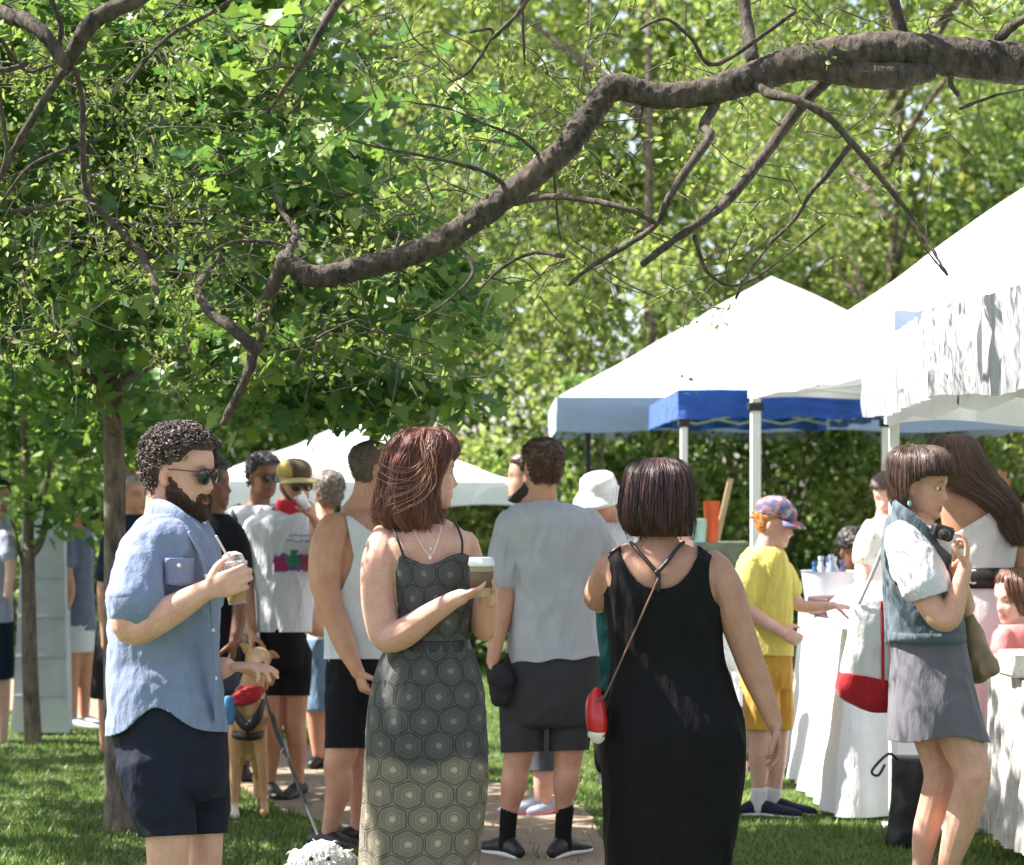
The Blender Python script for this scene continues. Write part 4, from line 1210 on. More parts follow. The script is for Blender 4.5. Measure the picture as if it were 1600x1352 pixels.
def woman_dress():
    p = Person(7.6, 660, 'woman with wavy auburn hair in a long hexagon-patterned dress holding a takeaway coffee', SK_LIGHT); g = p.g
    p.head(664, 737, .01, yaw=108, pitch=-3, size=1.10)
    p.limb(g, [(655, 770, .02, 24), (655, 805, .02, 23), (656, 832, .01, 28)])
    tor = [(806, 634, 690, -.04, .07), (818, 612, 712, -.08, .11), (832, 595, 730, -.11, .13), (850, 584, 738, -.13, .13), (880, 590, 736, -.13, .12), (920, 606, 734, -.14, .12), (960, 614, 732, -.13, .11), (1000, 612, 730, -.12, .11), (1050, 592, 745, -.14, .14), (1100, 582, 750, -.15, .16), (1160, 578, 752, -.15, .16)]
    p.torso(g, tor, sh=.006)
    p.limb(g, [(603, 845, -.03, 28), (594, 880, -.06, 30), (591, 930, -.08, 28), (596, 970, -.1, 27), (604, 996, -.12, 24), (630, 990, -.15, 24), (670, 962, -.2, 19), (705, 940, -.24, 14.5), (722, 932, -.25, 12.5)])
    p.hand(p.w(716, 935, -.25), (1, .05, .35), (-.2, .3, 1), (.1, 1, .2), size=.92, curl=(.75, .7, .7, .7), thumb=.3)
    p.limb(g, [(726, 850, .05, 22), (742, 900, .04, 20), (752, 960, -.02, 19), (757, 985, -.05, 18), (760, 955, -.14, 16), (764, 925, -.19, 13)])
    p.hand(p.w(766, 932, -.19), (-.12, 0, 1), (-.75, -.4, .1), (.3, -1, .1), size=.9, curl=(.62, .55, .55, .55), thumb=.5, fl=.9)
    p.limb(g, [(620, 1150, .0, 42), (618, 1250, 0, 34), (612, 1370, 0, 26), (610, 1475, 0, 16)])
    p.limb(g, [(700, 1150, .02, 42), (702, 1250, .02, 34), (704, 1370, .02, 26), (704, 1475, 0.02, 16)])
    p.body(.005)
    M = mat_hexdress()
    dress = Geo(); t2 = [(835, 606, 738, -.14, .145), (850, 602, 744, -.15, .145), (880, 605, 741, -.155, .135), (920, 613, 739, -.15, .13), (960, 618, 736, -.14, .125), (1000, 611, 732, -.13, .12), (1012, 604, 735, -.14, .13), (1050, 588, 748, -.16, .16), (1100, 578, 756, -.175, .18),
          (1160, 572, 760, -.18, .19), (1250, 568, 760, -.18, .19), (1352, 562, 748, -.18, .19), (1485, 556, 748, -.19, .2)]
    p.torso(dress, t2)
    def cut(px, py, dy):
        nk = 862+20*np.exp(-((px-668)/34.)**2); nk = np.where(px < 625, nk+(625-px)*1.3, nk); nk = np.where(px > 722, nk+(px-722)*.5, nk)
        arm = (px < 626) & (py < 925) & (px < 626-(py-860)*.25)
        return np.maximum(nk-py, np.minimum(np.minimum(626-(py-860)*.25-px, 915-py), 626-px))
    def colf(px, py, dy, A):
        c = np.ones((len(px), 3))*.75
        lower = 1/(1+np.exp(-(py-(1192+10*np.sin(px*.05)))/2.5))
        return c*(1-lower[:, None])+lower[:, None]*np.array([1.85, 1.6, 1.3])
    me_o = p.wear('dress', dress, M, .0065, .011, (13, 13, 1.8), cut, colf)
    A = co_of(me_o.data)+np.array(p.root.location); pat_attr(me_o.data, A, (p.w(665, 0).x, 7.6))
    st = Geo()
    p.limb(st, [(632, 872, -.15, 2), (622, 845, -.135, 2), (613, 822, -.085, 2), (612, 816, -.02, 2), (618, 830, .08, 2)], 6)
    p.limb(st, [(722, 866, -.145, 2), (722, 845, -.13, 2), (716, 826, -.08, 2), (712, 819, 0, 2), (706, 830, .09, 2)], 6)
    p.part('strap', st, M_black)
    b = Geo(); p.torso(b, [(998, 608, 734, -.136, .125), (1006, 606, 735, -.139, .128), (1014, 604, 737, -.142, .132)], seg=60); p.part('waistband', b, M_black)
    n = Geo(); p.limb(n, [(640, 818, -.07, .8), (655, 845, -.125, .8), (672, 868, -.15, .8), (684, 845, -.13, .8), (690, 822, -.08, .8)], 5); n.ell(p.w(672, 872, -.155), (.005, .003, .007)); n.ell(p.w(673, 858, -.147), (.004, .003, .004)); p.part('necklace', n, M_sole)
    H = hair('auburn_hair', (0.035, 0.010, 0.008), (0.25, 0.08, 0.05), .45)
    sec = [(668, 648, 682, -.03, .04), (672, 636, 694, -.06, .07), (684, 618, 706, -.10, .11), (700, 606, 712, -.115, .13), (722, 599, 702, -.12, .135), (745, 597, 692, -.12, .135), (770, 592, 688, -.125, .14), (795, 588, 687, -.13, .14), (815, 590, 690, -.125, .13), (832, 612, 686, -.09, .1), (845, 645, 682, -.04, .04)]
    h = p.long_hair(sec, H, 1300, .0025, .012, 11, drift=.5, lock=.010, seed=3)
    p.strands(hair('sunlit_strand', (.30, .14, .08), (.62, .38, .24), .35), [(668, 680, -.1), (664, 700, -.135), (672, 725, -.15), (674, 745, -.15), (664, 765, -.155), (645, 778, -.15), (615, 790, -.145)], 10, 10, .0006, 'strand', h)  # paler strands hold painted sunlight in their hair colour
    p.strands(hair('sunlit_strand_b', (.30, .14, .08), (.5, .28, .18), .35), [(600, 740, -.13), (625, 752, -.15), (650, 748, -.15), (668, 730, -.15)], 9, 12, .0006, 'strand', h)  # second lock, sun highlight likewise put into the colour
    f = Geo(); p.shoe(610, 1475, 0, 30, .25, f); p.shoe(704, 1475, .02, 50, .25, f); p.part('shoe', f, M_leather)
def coffee_cup():
    D = 7.36; c = P(752, 932, D)
    t = thing('coffee_cup', c, 'brown takeaway cup with a white lid held by the auburn-haired woman', 'cup')
    g = Geo(); g.lathe(c, [(0, 0), (.028, 0), (.040, .105), (.0405, .108), (0, .108)], 28); put('cup', g, simple('kraft_card', (.42, .3, .19), .7, .08, 30, .1), t, autosmooth=40)
    g = Geo(); g.lathe(c, [(.0425, .100), (.0435, .104), (.0435, .112), (.041, .116), (.0395, .128), (.036, .129), (.034, .122), (0, .122)], 28); put('lid', g, simple('lid_plastic', (.8, .82, .86), .35, .03, 5, 0), t, autosmooth=40)
    g = Geo(); g.lathe(c+Vector((0, 0, .1225)), [(0, .001), (.033, .001), (.0335, -.001)], 24); put('lid_inset', g, simple('blue_plastic', (.12, .2, .33), .3, .03, 5, 0), t)
    g = Geo(); g.lathe(c, [(.0325, .03), (.0385, .082)], 28); o = put('sleeve', g, simple('dark_card', (.17, .1, .065), .8, .08, 30, .1), t); md = o.modifiers.new('t', 'SOLIDIFY'); md.thickness = .003; md.offset = 1
woman_dress(); coffee_cup()

# ---- man in the grey T-shirt, back turned
def man_grey():
    p = Person(9.6, 850, 'man in a grey T-shirt and dark shorts seen from behind, sunglasses on his head', SK_WARM); g = p.g
    p.head(848, 732, 0, yaw=196, pitch=0, size=1.0)
    p.limb(g, [(848, 750, -.01, 21), (849, 780, -.01, 21), (850, 800, 0, 28)])
    tor = [(778, 834, 866, -.05, .06), (786, 815, 884, -.08, .08), (796, 796, 912, -.11, .11), (815, 784, 935, -.13, .13), (845, 786, 940, -.13, .14), (890, 798, 934, -.12, .14), (940, 800, 927, -.11, .13), (990, 796, 932, -.125, .135), (1050, 789, 939, -.145, .15)]
    p.torso(g, tor, sh=.022)
    p.limb(g, [(797, 830, 0, 20), (790, 880, -.02, 18), (788, 930, -.03, 17), (782, 970, -.05, 15), (774, 1010, -.08, 12), (769, 1035, -.1, 9.5)])
    p.hand(p.w(769, 1033, -.1), (-.02, -.1, -1), (1, .1, 0), (0, 1, 0), size=.95, curl=(.8, .85, .9, .95), thumb=.4)
    p.limb(g, [(922, 830, 0, 20), (938, 870, .08, 18), (945, 895, .14, 16), (942, 880, .3, 13), (935, 862, .4, 10)])
    p.hand(p.w(935, 862, .4), (-.3, 1, .1), (-1, -.2, 0), (0, .2, 1), size=.95, curl=(.8, .85, .9, .95))
    p.torso(g, [(1030, 790, 932, -.11, .12), (1080, 788, 930, -.12, .12), (1110, 790, 926, -.12, .12)], sh=.01)
    p.limb(g, [(820, 1100, 0, 30), (812, 1170, 0, 24), (806, 1200, 0, 21), (803, 1225, -.01, 21), (797, 1260, 0, 15), (793, 1295, 0, 11), (792, 1318, 0, 11)])
    p.limb(g, [(890, 1100, .0, 30), (889, 1170, 0, 24), (887, 1198, 0, 21), (884, 1222, -.01, 21), (881, 1255, 0, 14), (880, 1290, 0, 11), (880, 1315, 0, 11)])
    p.body(.006)
    sh = Geo(); p.torso(sh, tor)
    p.limb(sh, [(802, 822, 0, 28), (792, 862, -.01, 27), (788, 900, -.02, 26)], 20)
    p.limb(sh, [(916, 822, 0, 28), (932, 850, .04, 26), (945, 874, .1, 25)], 20)
    M = cloth('grey_jersey', (0.40, 0.405, 0.44), .9, .06, fold=.7, foldscale=(12, 12, 3.5), foldd=.02)
    p.wear('t_shirt', sh, M, .007, .015, (9, 9, 2.4), lambda px, py, dy: np.maximum(786-5*np.exp(-((px-850)/20.)**2)-py, py-1037+(px-790)*.07+2*np.sin(px*.11)))
    c = Geo(); p.torso(c, [(781, 829, 871, -.062, .075), (787, 827, 874, -.066, .08), (792, 822, 880, -.07, .085)], seg=40, sub=2); p.part('neckband', c, M)
    so = Geo(); p.torso(so, [(1018, 792, 931, -.12, .125), (1060, 785, 937, -.135, .14), (1100, 783, 936, -.14, .14), (1128, 786, 931, -.12, .12), (1136, 800, 915, -.08, .08)])
    p.limb(so, [(822, 1080, 0, 40), (817, 1130, 0, 35), (816, 1200, 0, 33)], 20); p.limb(so, [(892, 1080, 0, 42), (890, 1130, 0, 33), (889, 1200, 0, 31)], 20)
    p.wear('shorts', so, cloth('charcoal_cotton', (0.045, 0.043, 0.048), .85, .12, fold=.7, foldscale=(11, 11, 4), foldd=.014), .0075, .010, (8, 8, 4), lambda px, py, dy: py-1176+(px-790)*.03)
    for (x, d) in ((793, 0), (880, 0)):
        k = Geo(); p.limb(k, [(x+3, 1264, d, 14), (x+1, 1285, d, 13.5), (x, 1305, d, 13), (x, 1322, d, 15)], 16); p.part('sock', k, M_sock)
        k = Geo(); p.shoe(x, 1310, d, 215 if x < 850 else 148, .29, k, .085); o = p.part('shoe', k, M_leather)
        k = Geo(); p.shoe(x, 1310, d, 215 if x < 850 else 148, .3, k, .035, .052); put('sole', k, M_sole, o)
    H = hair('brown_crop', (0.04, 0.018, 0.012), (0.15, 0.075, 0.05))
    p.cap_hair(H, .012, .07, 1500, .002, .018, -.062, .05, .3, curly=False, down=.004)
    p.glasses(M_gframe, M_lens, .05, -.042, 50)
M_sock = cloth('black_sock', (0.012, 0.012, 0.013), .95, .1, fold=.3)
man_grey()
g = Geo()
pp = Person(9.6, 786, 'dark jacket hanging bunched from the hand of the man in the grey T-shirt', SK_WARM, 'folded_jacket', 'jacket')
pp.torso(g, [(1036, 770, 792, -.14, -.03), (1046, 762, 802, -.16, 0), (1070, 766, 804, -.16, 0), (1092, 770, 796, -.14, -.03), (1098, 774, 788, -.12, -.05)], sub=3)
pp.wear('cloth', g, cloth('dark_jacket', (0.03, 0.026, 0.032), .7, .2, fold=1), .007, .012, (14, 14, 8))

# ---- woman in the black dress
def woman_black():
    p = Person(7.6, 1045, 'woman with a short dark bob in a long black sleeveless dress seen from behind', SK_OLIVE); g = p.g
    p.head(1030, 778, 0, yaw=155, pitch=0, size=1.05)
    p.limb(g, [(1030, 810, 0, 30), (1029, 840, 0, 30), (1028, 865, 0, 44)])
    tor = [(846, 996, 1064, -.05, .07), (858, 970, 1092, -.08, .09), (872, 945, 1116, -.11, .1), (895, 936, 1128, -.13, .13), (930, 941, 1128, -.13, .14), (975, 948, 1126, -.12, .15), (1030, 956, 1130, -.11, .14), (1080, 948, 1146, -.13, .15), (1130, 942, 1160, -.16, .15), (1180, 941, 1162, -.17, .15), (1220, 944, 1158, -.15, .14)]
    p.torso(g, tor, sh=.005)
    p.limb(g, [(955, 890, 0, 27), (943, 918, .04, 27), (934, 932, .09, 24), (938, 915, .18, 20), (950, 890, .28, 14)])
    p.hand(p.w(950, 890, .28), (.3, 1, .3), (1, -.2, 0), (0, 0, 1), size=.92, curl=(.8, .85, .9, .95))
    p.limb(g, [(1112, 888, 0, 30), (1132, 920, -.02, 30), (1148, 965, -.03, 26), (1162, 1005, -.03, 24), (1178, 1050, -.03, 22), (1198, 1100, -.05, 17), (1210, 1130, -.06, 13.5)])
    p.hand(p.w(1210, 1128, -.06), (.12, -.06, -1), (-1, -.1, -.1), (-.2, -1, -.1), size=.95, curl=(.35, .35, .4, .45), thumb=.1)
    p.limb(g, [(990, 1200, 0, 46), (990, 1350, 0, 34), (990, 1475, 0, 16)]); p.limb(g, [(1095, 1200, 0, 46), (1092, 1350, 0, 34), (1090, 1475, 0, 16)])
    p.body(.005)
    M = cloth('black_jersey', (0.008, 0.0075, 0.009), .7, .15, fold=.5, foldscale=(9, 9, 2), foldd=.02)
    d = Geo(); t2 = [(849, 985, 1076, -.065, .085), (857, 966, 1096, -.092, .105), (870, 946, 1114, -.118, .12), (884, 941, 1123, -.132, .13), (930, 943, 1128, -.14, .15), (975, 949, 1128, -.135, .16), (1030, 955, 1132, -.125, .15), (1080, 947, 1148, -.14, .16), (1130, 940, 1162, -.175, .165), (1180, 939, 1165, -.18, .165), (1240, 942, 1158, -.17, .165), (1300, 944, 1148, -.165, .165), (1352, 947, 1140, -.16, .165), (1488, 945, 1134, -.17, .17)]
    p.torso(d, t2)
    def cut(px, py, dy):
        u = (px-1030)/(62.); nk = np.where(np.abs(u) < 1, 920-56*np.abs(u)**2.6, 0)
        neck = np.where(np.abs(px-1030) < 70, np.minimum(nk-py, 62-np.abs(px-1030)), -5)
        la = 24*(1-((px-928)/25.)**2-((py-893)/44.)**2); la = np.where(px < 928, np.maximum(la, 925-py), la)
        ra = 30*(1-((px-1138)/30.)**2-((py-898)/56.)**2); ra = np.where(px > 1138, np.maximum(ra, 945-py), ra)
        return np.maximum(neck, np.maximum(la, ra))
    p.wear('dress', d, M, .006, .010, (10, 10, 1.3), cut)
    s_2 = Geo()
    p.limb(s_2, [(986, 848, -.07, 3), (996, 860, -.105, 3), (1012, 878, -.128, 3.4), (1026, 894, -.14, 3.4)], 8); p.limb(s_2, [(1068, 848, -.07, 3), (1056, 860, -.105, 3), (1042, 878, -.128, 3.4), (1028, 894, -.14, 3.4)], 8)
    p.limb(s_2, [(1028, 893, -.14, 4.5), (1028, 922, -.145, 4.5)], 8, 1); s_2.ell(p.w(1027, 895, -.147), (.010, .006, .010))
    p.part('crossed_strap', s_2, M_leather)
    H = hair('dark_bob_hair', (0.010, 0.005, 0.006), (0.085, 0.028, 0.028), .42)
    sec = [(716, 1012, 1048, -.03, .04), (720, 998, 1060, -.06, .07), (732, 984, 1072, -.1, .1), (750, 976, 1080, -.12, .115), (775, 971, 1084, -.125, .12), (800, 969, 1084, -.125, .12), (822, 973, 1083, -.12, .11), (838, 984, 1081, -.1, .08)]
    p.long_hair(sec, H, 1500, .0022, .004, 5, drift=.16, lock=.004, seed=7)
    p.glasses(M_gframe, M_lens, 0, .004)
    f = Geo(); p.shoe(990, 1475, 0, 190, .25, f); p.shoe(1090, 1475, 0, 170, .25, f); p.part('shoe', f, M_leather)
    # purse
    q = thing('purse', p.w(935, 1150, -.12), 'small red purse with a white trimmed base hanging by a thin brown strap', 'purse')
    b = Geo(); p.limb(b, [(932, 1082, -.10, 8), (930, 1098, -.11, 15, 19), (932, 1125, -.12, 17, 22), (934, 1142, -.12, 15, 19)], 16, 4); put('bag', b, simple('red_leather', (0.52, 0.015, 0.02), .3, .12, 12, .1, spec=.6), q)
    b = Geo(); p.limb(b, [(933, 1147, -.12, 15.5, 20.5), (934, 1151, -.12, 12, 17)], 16, 2); put('trim', b, M_sole, q)
    b = Geo(); p.limb(b, [(1028, 905, -.152, 1.6), (1000, 968, -.155, 1.6), (965, 1045, -.155, 1.6), (946, 1086, -.15, 1.6), (934, 1100, -.14, 1.6)], 6); p.limb(b, [(946, 1086, -.15, 1.3), (930, 1100, -.15, 1.3), (918, 1140, -.14, 1.3)], 6)
    put('strap', b, simple('brown_leather', (.16, .08, .06), .5, .1, 10, .1), q)
woman_black()
# ================================================================ PEOPLE: middle and right
M_tee = cloth('white_jersey', (0.62, 0.62, 0.66), .9, .04, fold=.7, foldscale=(12, 12, 4), foldd=.02)
M_bshort = cloth('black_cotton', (0.012, 0.011, 0.014), .85, .15, fold=.6, foldscale=(11, 11, 4), foldd=.012)
def shoes(p, L, m=None, size=.27, **k):
    for (x, py, d, yaw) in L:
        f = Geo(); p.shoe(x, py, d, yaw, size, f, **k); p.part('shoe', f, m or M_leather, auto=None)

# ---- man in the tank top
def man_tank():
    p = Person(9.9, 545, 'muscular man with a buzz cut in a white tank top and black shorts', SK_WARM); g = p.g
    p.head(583, 733, 0, yaw=118, pitch=0, size=1.02)
    p.limb(g, [(578, 750, 0, 23), (571, 780, 0, 23), (560, 806, 0, 30)])
    tor = [(790, 548, 590, -.06, .08), (803, 524, 600, -.12, .12), (820, 508, 606, -.15, .15), (850, 498, 608, -.16, .17), (900, 500, 606, -.15, .17), (950, 508, 602, -.13, .15), (1000, 509, 600, -.12, .14), (1040, 508, 598, -.13, .14), (1080, 510, 596, -.13, .14)]
    p.torso(g, tor, sh=.008)
    p.limb(g, [(523, 828, -.10, 29), (513, 860, -.13, 30), (508, 905, -.15, 26), (514, 940, -.16, 21), (524, 968, -.16, 20), (540, 1010, -.18, 17), (554, 1040, -.2, 12), (560, 1052, -.2, 11)])
    p.hand(p.w(558, 1046, -.2), (.35, -.1, -1), (1, .6, .2), (.5, -1, 0), size=1, curl=(.95, 1, 1.05, 1.1), thumb=.6)
    p.limb(g, [(545, 1090, -.06, 30), (536, 1165, -.06, 26), (528, 1195, -.06, 23), (530, 1225, -.05, 22), (522, 1265, -.04, 16), (512, 1305, -.03, 11), (511, 1318, -.03, 11)])
    p.limb(g, [(570, 1090, .08, 28), (566, 1165, .1, 23), (562, 1200, .1, 20), (564, 1230, .1, 19), (560, 1270, .1, 13), (556, 1305, .1, 10)])
    def stub(L, col):
        x, y, z = L.T; k = np.clip((z-.0)/.02, 0, 1)*np.clip((.055-y)/.015, 0, 1)+np.clip((-.01-y)/.015, 0, 1)*np.clip((z+.065)/.015, 0, 1)
        k = np.clip(k, 0, 1)*.0; return col
    p.body(.006, 2, stub)
    t = Geo(); p.torso(t, [(q[0], q[1]-2, q[2]+2, q[3]-.008, q[4]+.008) for q in tor[:-2]]+[(1045, 506, 601, -.145, .15)])
    def cut(px, py, dy):
        arm = np.where(dy < .03, ((px < 1e9)*1.0), 0)
        u = (px-(508-(py-800)*.02))/34.0
        a = np.minimum(np.minimum((545+12*np.clip((py-830)/60., -1, 1)-np.clip((py-870), 0, 60)*.45)-px, 935-py), .02*1e3-dy*1e3)
        neck = np.minimum(806+(px-548)*.75*(px > 548)-py, 1e3)
        return np.maximum(np.maximum(a, neck), py-1030)
    p.wear('tank_top', t, M_tee, .0065, .008, (11, 11, 4), cut)
    so = Geo(); p.torso(so, [(1018, 513, 595, -.12, .13), (1060, 509, 598, -.14, .15), (1110, 510, 596, -.13, .15)])
    p.limb(so, [(545, 1085, -.05, 38), (543, 1130, -.05, 35), (542, 1195, -.05, 33)], 20); p.limb(so, [(572, 1085, .07, 32), (570, 1190, .09, 29)], 20)
    p.wear('shorts', so, M_bshort, .0075, .009, (9, 9, 4), lambda px, py, dy: py-1169)
    p.cap_hair(hair('buzzed_hair', (0.04, 0.025, 0.02), (0.17, 0.12, 0.10), .8), .0055, .072, 1800, .0013, .006, -.06, .05, .15, curly=False, down=.002)
    shoes(p, [(511, 1300, -.03, 60), (556, 1300, .1, 110)])
man_tank()

# ---- man in the cap
def man_cap():
    p = Person(11.5, 445, 'man in a yellow and brown cap, red neckerchief and printed white T-shirt, drinking', SK_TAN); g = p.g
    p.head(461, 757, 0, yaw=28, pitch=-4, size=1.0)
    p.limb(g, [(457, 775, 0, 17), (453, 805, 0, 19)])
    tor = [(796, 434, 474, -.06, .06), (804, 412, 484, -.09, .09), (818, 394, 494, -.12, .12), (850, 392, 497, -.13, .13), (900, 398, 493, -.12, .12), (950, 402, 488, -.12, .12), (1000, 400, 484, -.13, .13), (1030, 402, 482, -.13, .13)]
    p.torso(g, tor, sh=.015)
    p.limb(g, [(396, 830, 0, 15), (387, 870, -.02, 14), (384, 905, -.03, 13), (388, 945, -.05, 11), (393, 980, -.08, 8), (394, 990, -.08, 8)])
    p.hand(p.w(393, 984, -.08), (.05, -.1, -1), (1, .3, 0), (.2, -1, 0), size=1, curl=(.5, .55, .6, .65), thumb=.3)
    p.limb(g, [(487, 830, .0, 15), (500, 862, -.08, 14), (503, 880, -.14, 13), (496, 845, -.2, 11), (490, 812, -.2, 8)])
    p.hand(p.w(492, 815, -.2), (-.25, .1, 1), (-1, .3, 0), (0, -1, 0), size=.95, curl=(.7, .75, .8, .85), thumb=.5)
    p.limb(g, [(425, 1020, -.02, 24), (424, 1085, -.02, 20), (423, 1130, -.02, 17), (425, 1160, -.01, 16), (423, 1205, 0, 10), (422, 1225, 0, 9)])
    p.limb(g, [(462, 1020, 0, 24), (462, 1085, 0, 20), (461, 1130, 0, 17), (464, 1160, 0, 16), (466, 1205, 0, 10), (466, 1230, 0, 9)])
    p.body(.008)
    t = Geo(); p.torso(t, tor[:-1]); p.limb(t, [(402, 824, 0, 20), (390, 850, -.01, 21), (383, 878, -.02, 21)], 18); p.limb(t, [(484, 824, 0, 20), (496, 848, -.04, 21), (501, 866, -.08, 20)], 18)
    def colf(px, py, dy, A):
        c = np.ones((len(px), 3)); f = dy < .0
        def blob(m, k): c[m & f] = k
        w1 = 4*nz(A, (40, 40, 40)); py = py+w1; px = px+4*nz(A, (30, 30, 30), 5); rr = (px > 428) & (px < 496) & (py > 866) & (py < 893); blob(rr, (.22, .12, .45))
        blob(rr & (px < 448) & (py > 872), (.55, .06, .22)); blob(rr & (np.abs(px-458) < 10) & (py < 884), (.05, .35, .16)); blob((np.abs(px-460) < 5) & (py > 860) & (py < 872), (.05, .35, .16))
        blob(rr & (np.abs(px-478) < 7), (.6, .15, .2)); blob(rr & (px > 484) & (py < 880), (.1, .4, .25)); blob((py > 835) & (py < 838) & (px > 450), (.35, .45, .7)); blob((py > 843) & (py < 846) & (px > 446), (.35, .45, .7))
        return c
    M = cloth('printed_jersey', (0.62, 0.62, 0.68), .9, .04, fold=.7, foldscale=(12, 12, 4), foldd=.02, usecol=True)
    p.wear('t_shirt', t, M, .0075, .010, (11, 11, 3), lambda px, py, dy: np.maximum(798-py, py-988), colf)
    so = Geo(); p.torso(so, [(978, 408, 478, -.12, .12), (1020, 405, 480, -.14, .14), (1045, 406, 480, -.12, .12)]); p.limb(so, [(427, 1020, 0, 28), (428, 1108, 0, 25)], 18); p.limb(so, [(459, 1020, 0, 28), (459, 1108, 0, 25)], 18)
    p.wear('shorts', so, M_bshort, .009, .007, cut=lambda px, py, dy: py-1087)
    k = Geo(); k_ = [(782, 434, 476, -.075, .06), (790, 431, 480, -.09, .075), (799, 434, 478, -.085, .07), (806, 446, 466, -.08, .02)]; p.torso(k, k_, seg=40)
    p.wear('neckerchief', k, cloth('red_cotton', (0.55, 0.03, 0.06), .8, .1, fold=.7), .006, .008, (20, 20, 20))
    # cap: crown and brim
    capm = cloth('cap_twill', (1, 1, 1), .8, .05, usecol=True, fold=.2)
    def coff(A):
        x, y, z = A.T; k_ = np.clip((z-.035)/.006, -1, 1); return np.where(k_ > 0, .012+.006*np.clip(z/.1, 0, 1), -.01)
    A, fs = head_surface(60, 60, coff); Mn = np.array(p.H); c = Geo(); c.add(A @ Mn[:3, :3].T+Mn[:3, 3], fs)
    me = c.mesh('cap'); x, y = A[:, 0], A[:, 1]
    f = ((np.abs(x) < .05) & (y > 0)); col = np.where(f[:, None], np.array([.10, .07, .035]), np.array([.42, .30, .09])); vcol(me, 'col', col)
    cap = link('cap', me, capm, p.root)
    b = Geo()
    def br(u, v):
        a = (u-.5)*2.2; r = .088+.065*v*math.cos(a*.75)**.6
        return p.H @ Vector((r*math.sin(a)*.9, r*math.cos(a)+.0, .042-.022*v*v-.012*math.sin(a)**2))
    b.grid(br, 16, 6); o = put('brim', b, cloth('brim_twill', (.52, .42, .16), .8, .05, fold=.1), cap); md = o.modifiers.new('t', 'SOLIDIFY'); md.thickness = .004
    p.glasses(M_gframe, M_lens, 0, .006)
    bd = Geo()
    def boff(A):
        x, y, z = A.T; m = np.clip((-.08-z+np.clip(.078-y, 0, .08))/.006, 0, 1)*np.clip((y+.012)/.01, 0, 1); return np.where(m > .2, .005*m*(1+.3*nz(A, (150,)*3)), -.006)
    A, fs = head_surface(60, 70, boff); bd.add(A @ Mn[:3, :3].T+Mn[:3, 3], fs); p.part('beard', bd, hair('dark_beard', (.02, .012, .01), (.06, .035, .025), .7))
    shoes(p, [(422, 1225, 0, 20), (466, 1235, 0, -15)])
    D = 11.27; c0 = P(482, 795, D); q = thing('drinking_cup', c0, 'clear plastic cup lifted to the mouth of the man in the cap', 'cup')
    rot = Matrix.Rotation(R(-35), 3, 'Y') @ Matrix.Rotation(R(10), 3, 'X')
    gg = Geo(); gg.lathe(c0, [(0, 0), (.022, 0), (.031, .085), (.033, .087), (.029, .085), (.021, .006), (0, .006)], 20, rot); put('cup', gg, bpy.data.materials['clear_plastic'], q)
man_cap()

# ---- man with the backpack
def man_pack():
    p = Person(12.2, 400, 'man with short dark hair, sunglasses and black backpack straps over a white T-shirt', SK_BROWN); g = p.g
    p.head(412, 745, 0, yaw=35, pitch=-4, size=.97)
    p.limb(g, [(408, 762, 0, 16), (403, 800, 0, 18)])
    tor = [(786, 385, 420, -.06, .06), (795, 360, 434, -.1, .1), (812, 345, 442, -.13, .12), (850, 345, 440, -.13, .13), (920, 350, 436, -.12, .12), (1000, 352, 432, -.13, .13), (1030, 352, 430, -.13, .13)]
    p.torso(g, tor, sh=.015)
    p.limb(g, [(350, 822, 0, 14), (342, 860, -.02, 13), (350, 900, -.06, 11), (362, 945, -.12, 9), (372, 980, -.16, 7)])
    p.hand(p.w(372, 975, -.16), (.1, -.2, -1), (1, .2, 0), (0, -1, 0), curl=(.6, .7, .8, .9))
    p.limb(g, [(436, 822, 0, 14), (440, 870, 0, 12), (438, 930, 0, 9)])
    p.limb(g, [(375, 1030, 0, 24), (378, 1120, 0, 17), (380, 1210, 0, 9)]); p.limb(g, [(412, 1030, 0, 24), (412, 1120, 0, 17), (412, 1210, 0, 9)])
    p.body(.009)
    t = Geo(); p.torso(t, tor[:-1]); p.limb(t, [(356, 816, 0, 18), (342, 842, -.01, 20), (335, 862, -.02, 20)], 16); p.limb(t, [(432, 816, 0, 18), (440, 850, 0, 18)], 16)
    p.wear('t_shirt', t, M_tee, .009, .010, (11, 11, 3), lambda px, py, dy: 790-py)
    so = Geo(); p.torso(so, [(990, 354, 432, -.12, .12), (1050, 352, 434, -.14, .14)]); p.limb(so, [(376, 1030, 0, 25), (378, 1100, 0, 22)], 16); p.limb(so, [(411, 1030, 0, 25), (411, 1100, 0, 22)], 16); p.wear('shorts', so, M_bshort, .01, .006)
    s_ = Geo()
    for (a, b_) in ((368, 366), (424, 430)): p.limb(s_, [(a+2, 790, .04, 7, 2), (a, 800, -.09, 7, 2), (b_-2, 830, -.145, 7, 2), (b_, 880, -.145, 6, 2), (b_-8, 940, -.12, 4, 2)], 10, 4, up=(0, -1, 0)); p.part('strap', s_, M_leather); s_ = Geo()
    b = Geo(); p.torso(b, [(800, 368, 424, .12, .24), (840, 360, 432, .12, .3), (920, 360, 432, .12, .32), (950, 368, 424, .12, .26)], seg=24); p.part('backpack', b, M_leather)
    p.cap_hair(hair('black_hair', (0.008, 0.006, 0.006), (0.04, 0.03, 0.028), .5), .016, .07, 500, .0025, .018, -.05, .05, .5)
    p.glasses(M_gframe, M_lens, 0, .004); shoes(p, [(380, 1208, 0, 10), (412, 1208, 0, -10)])
man_pack()

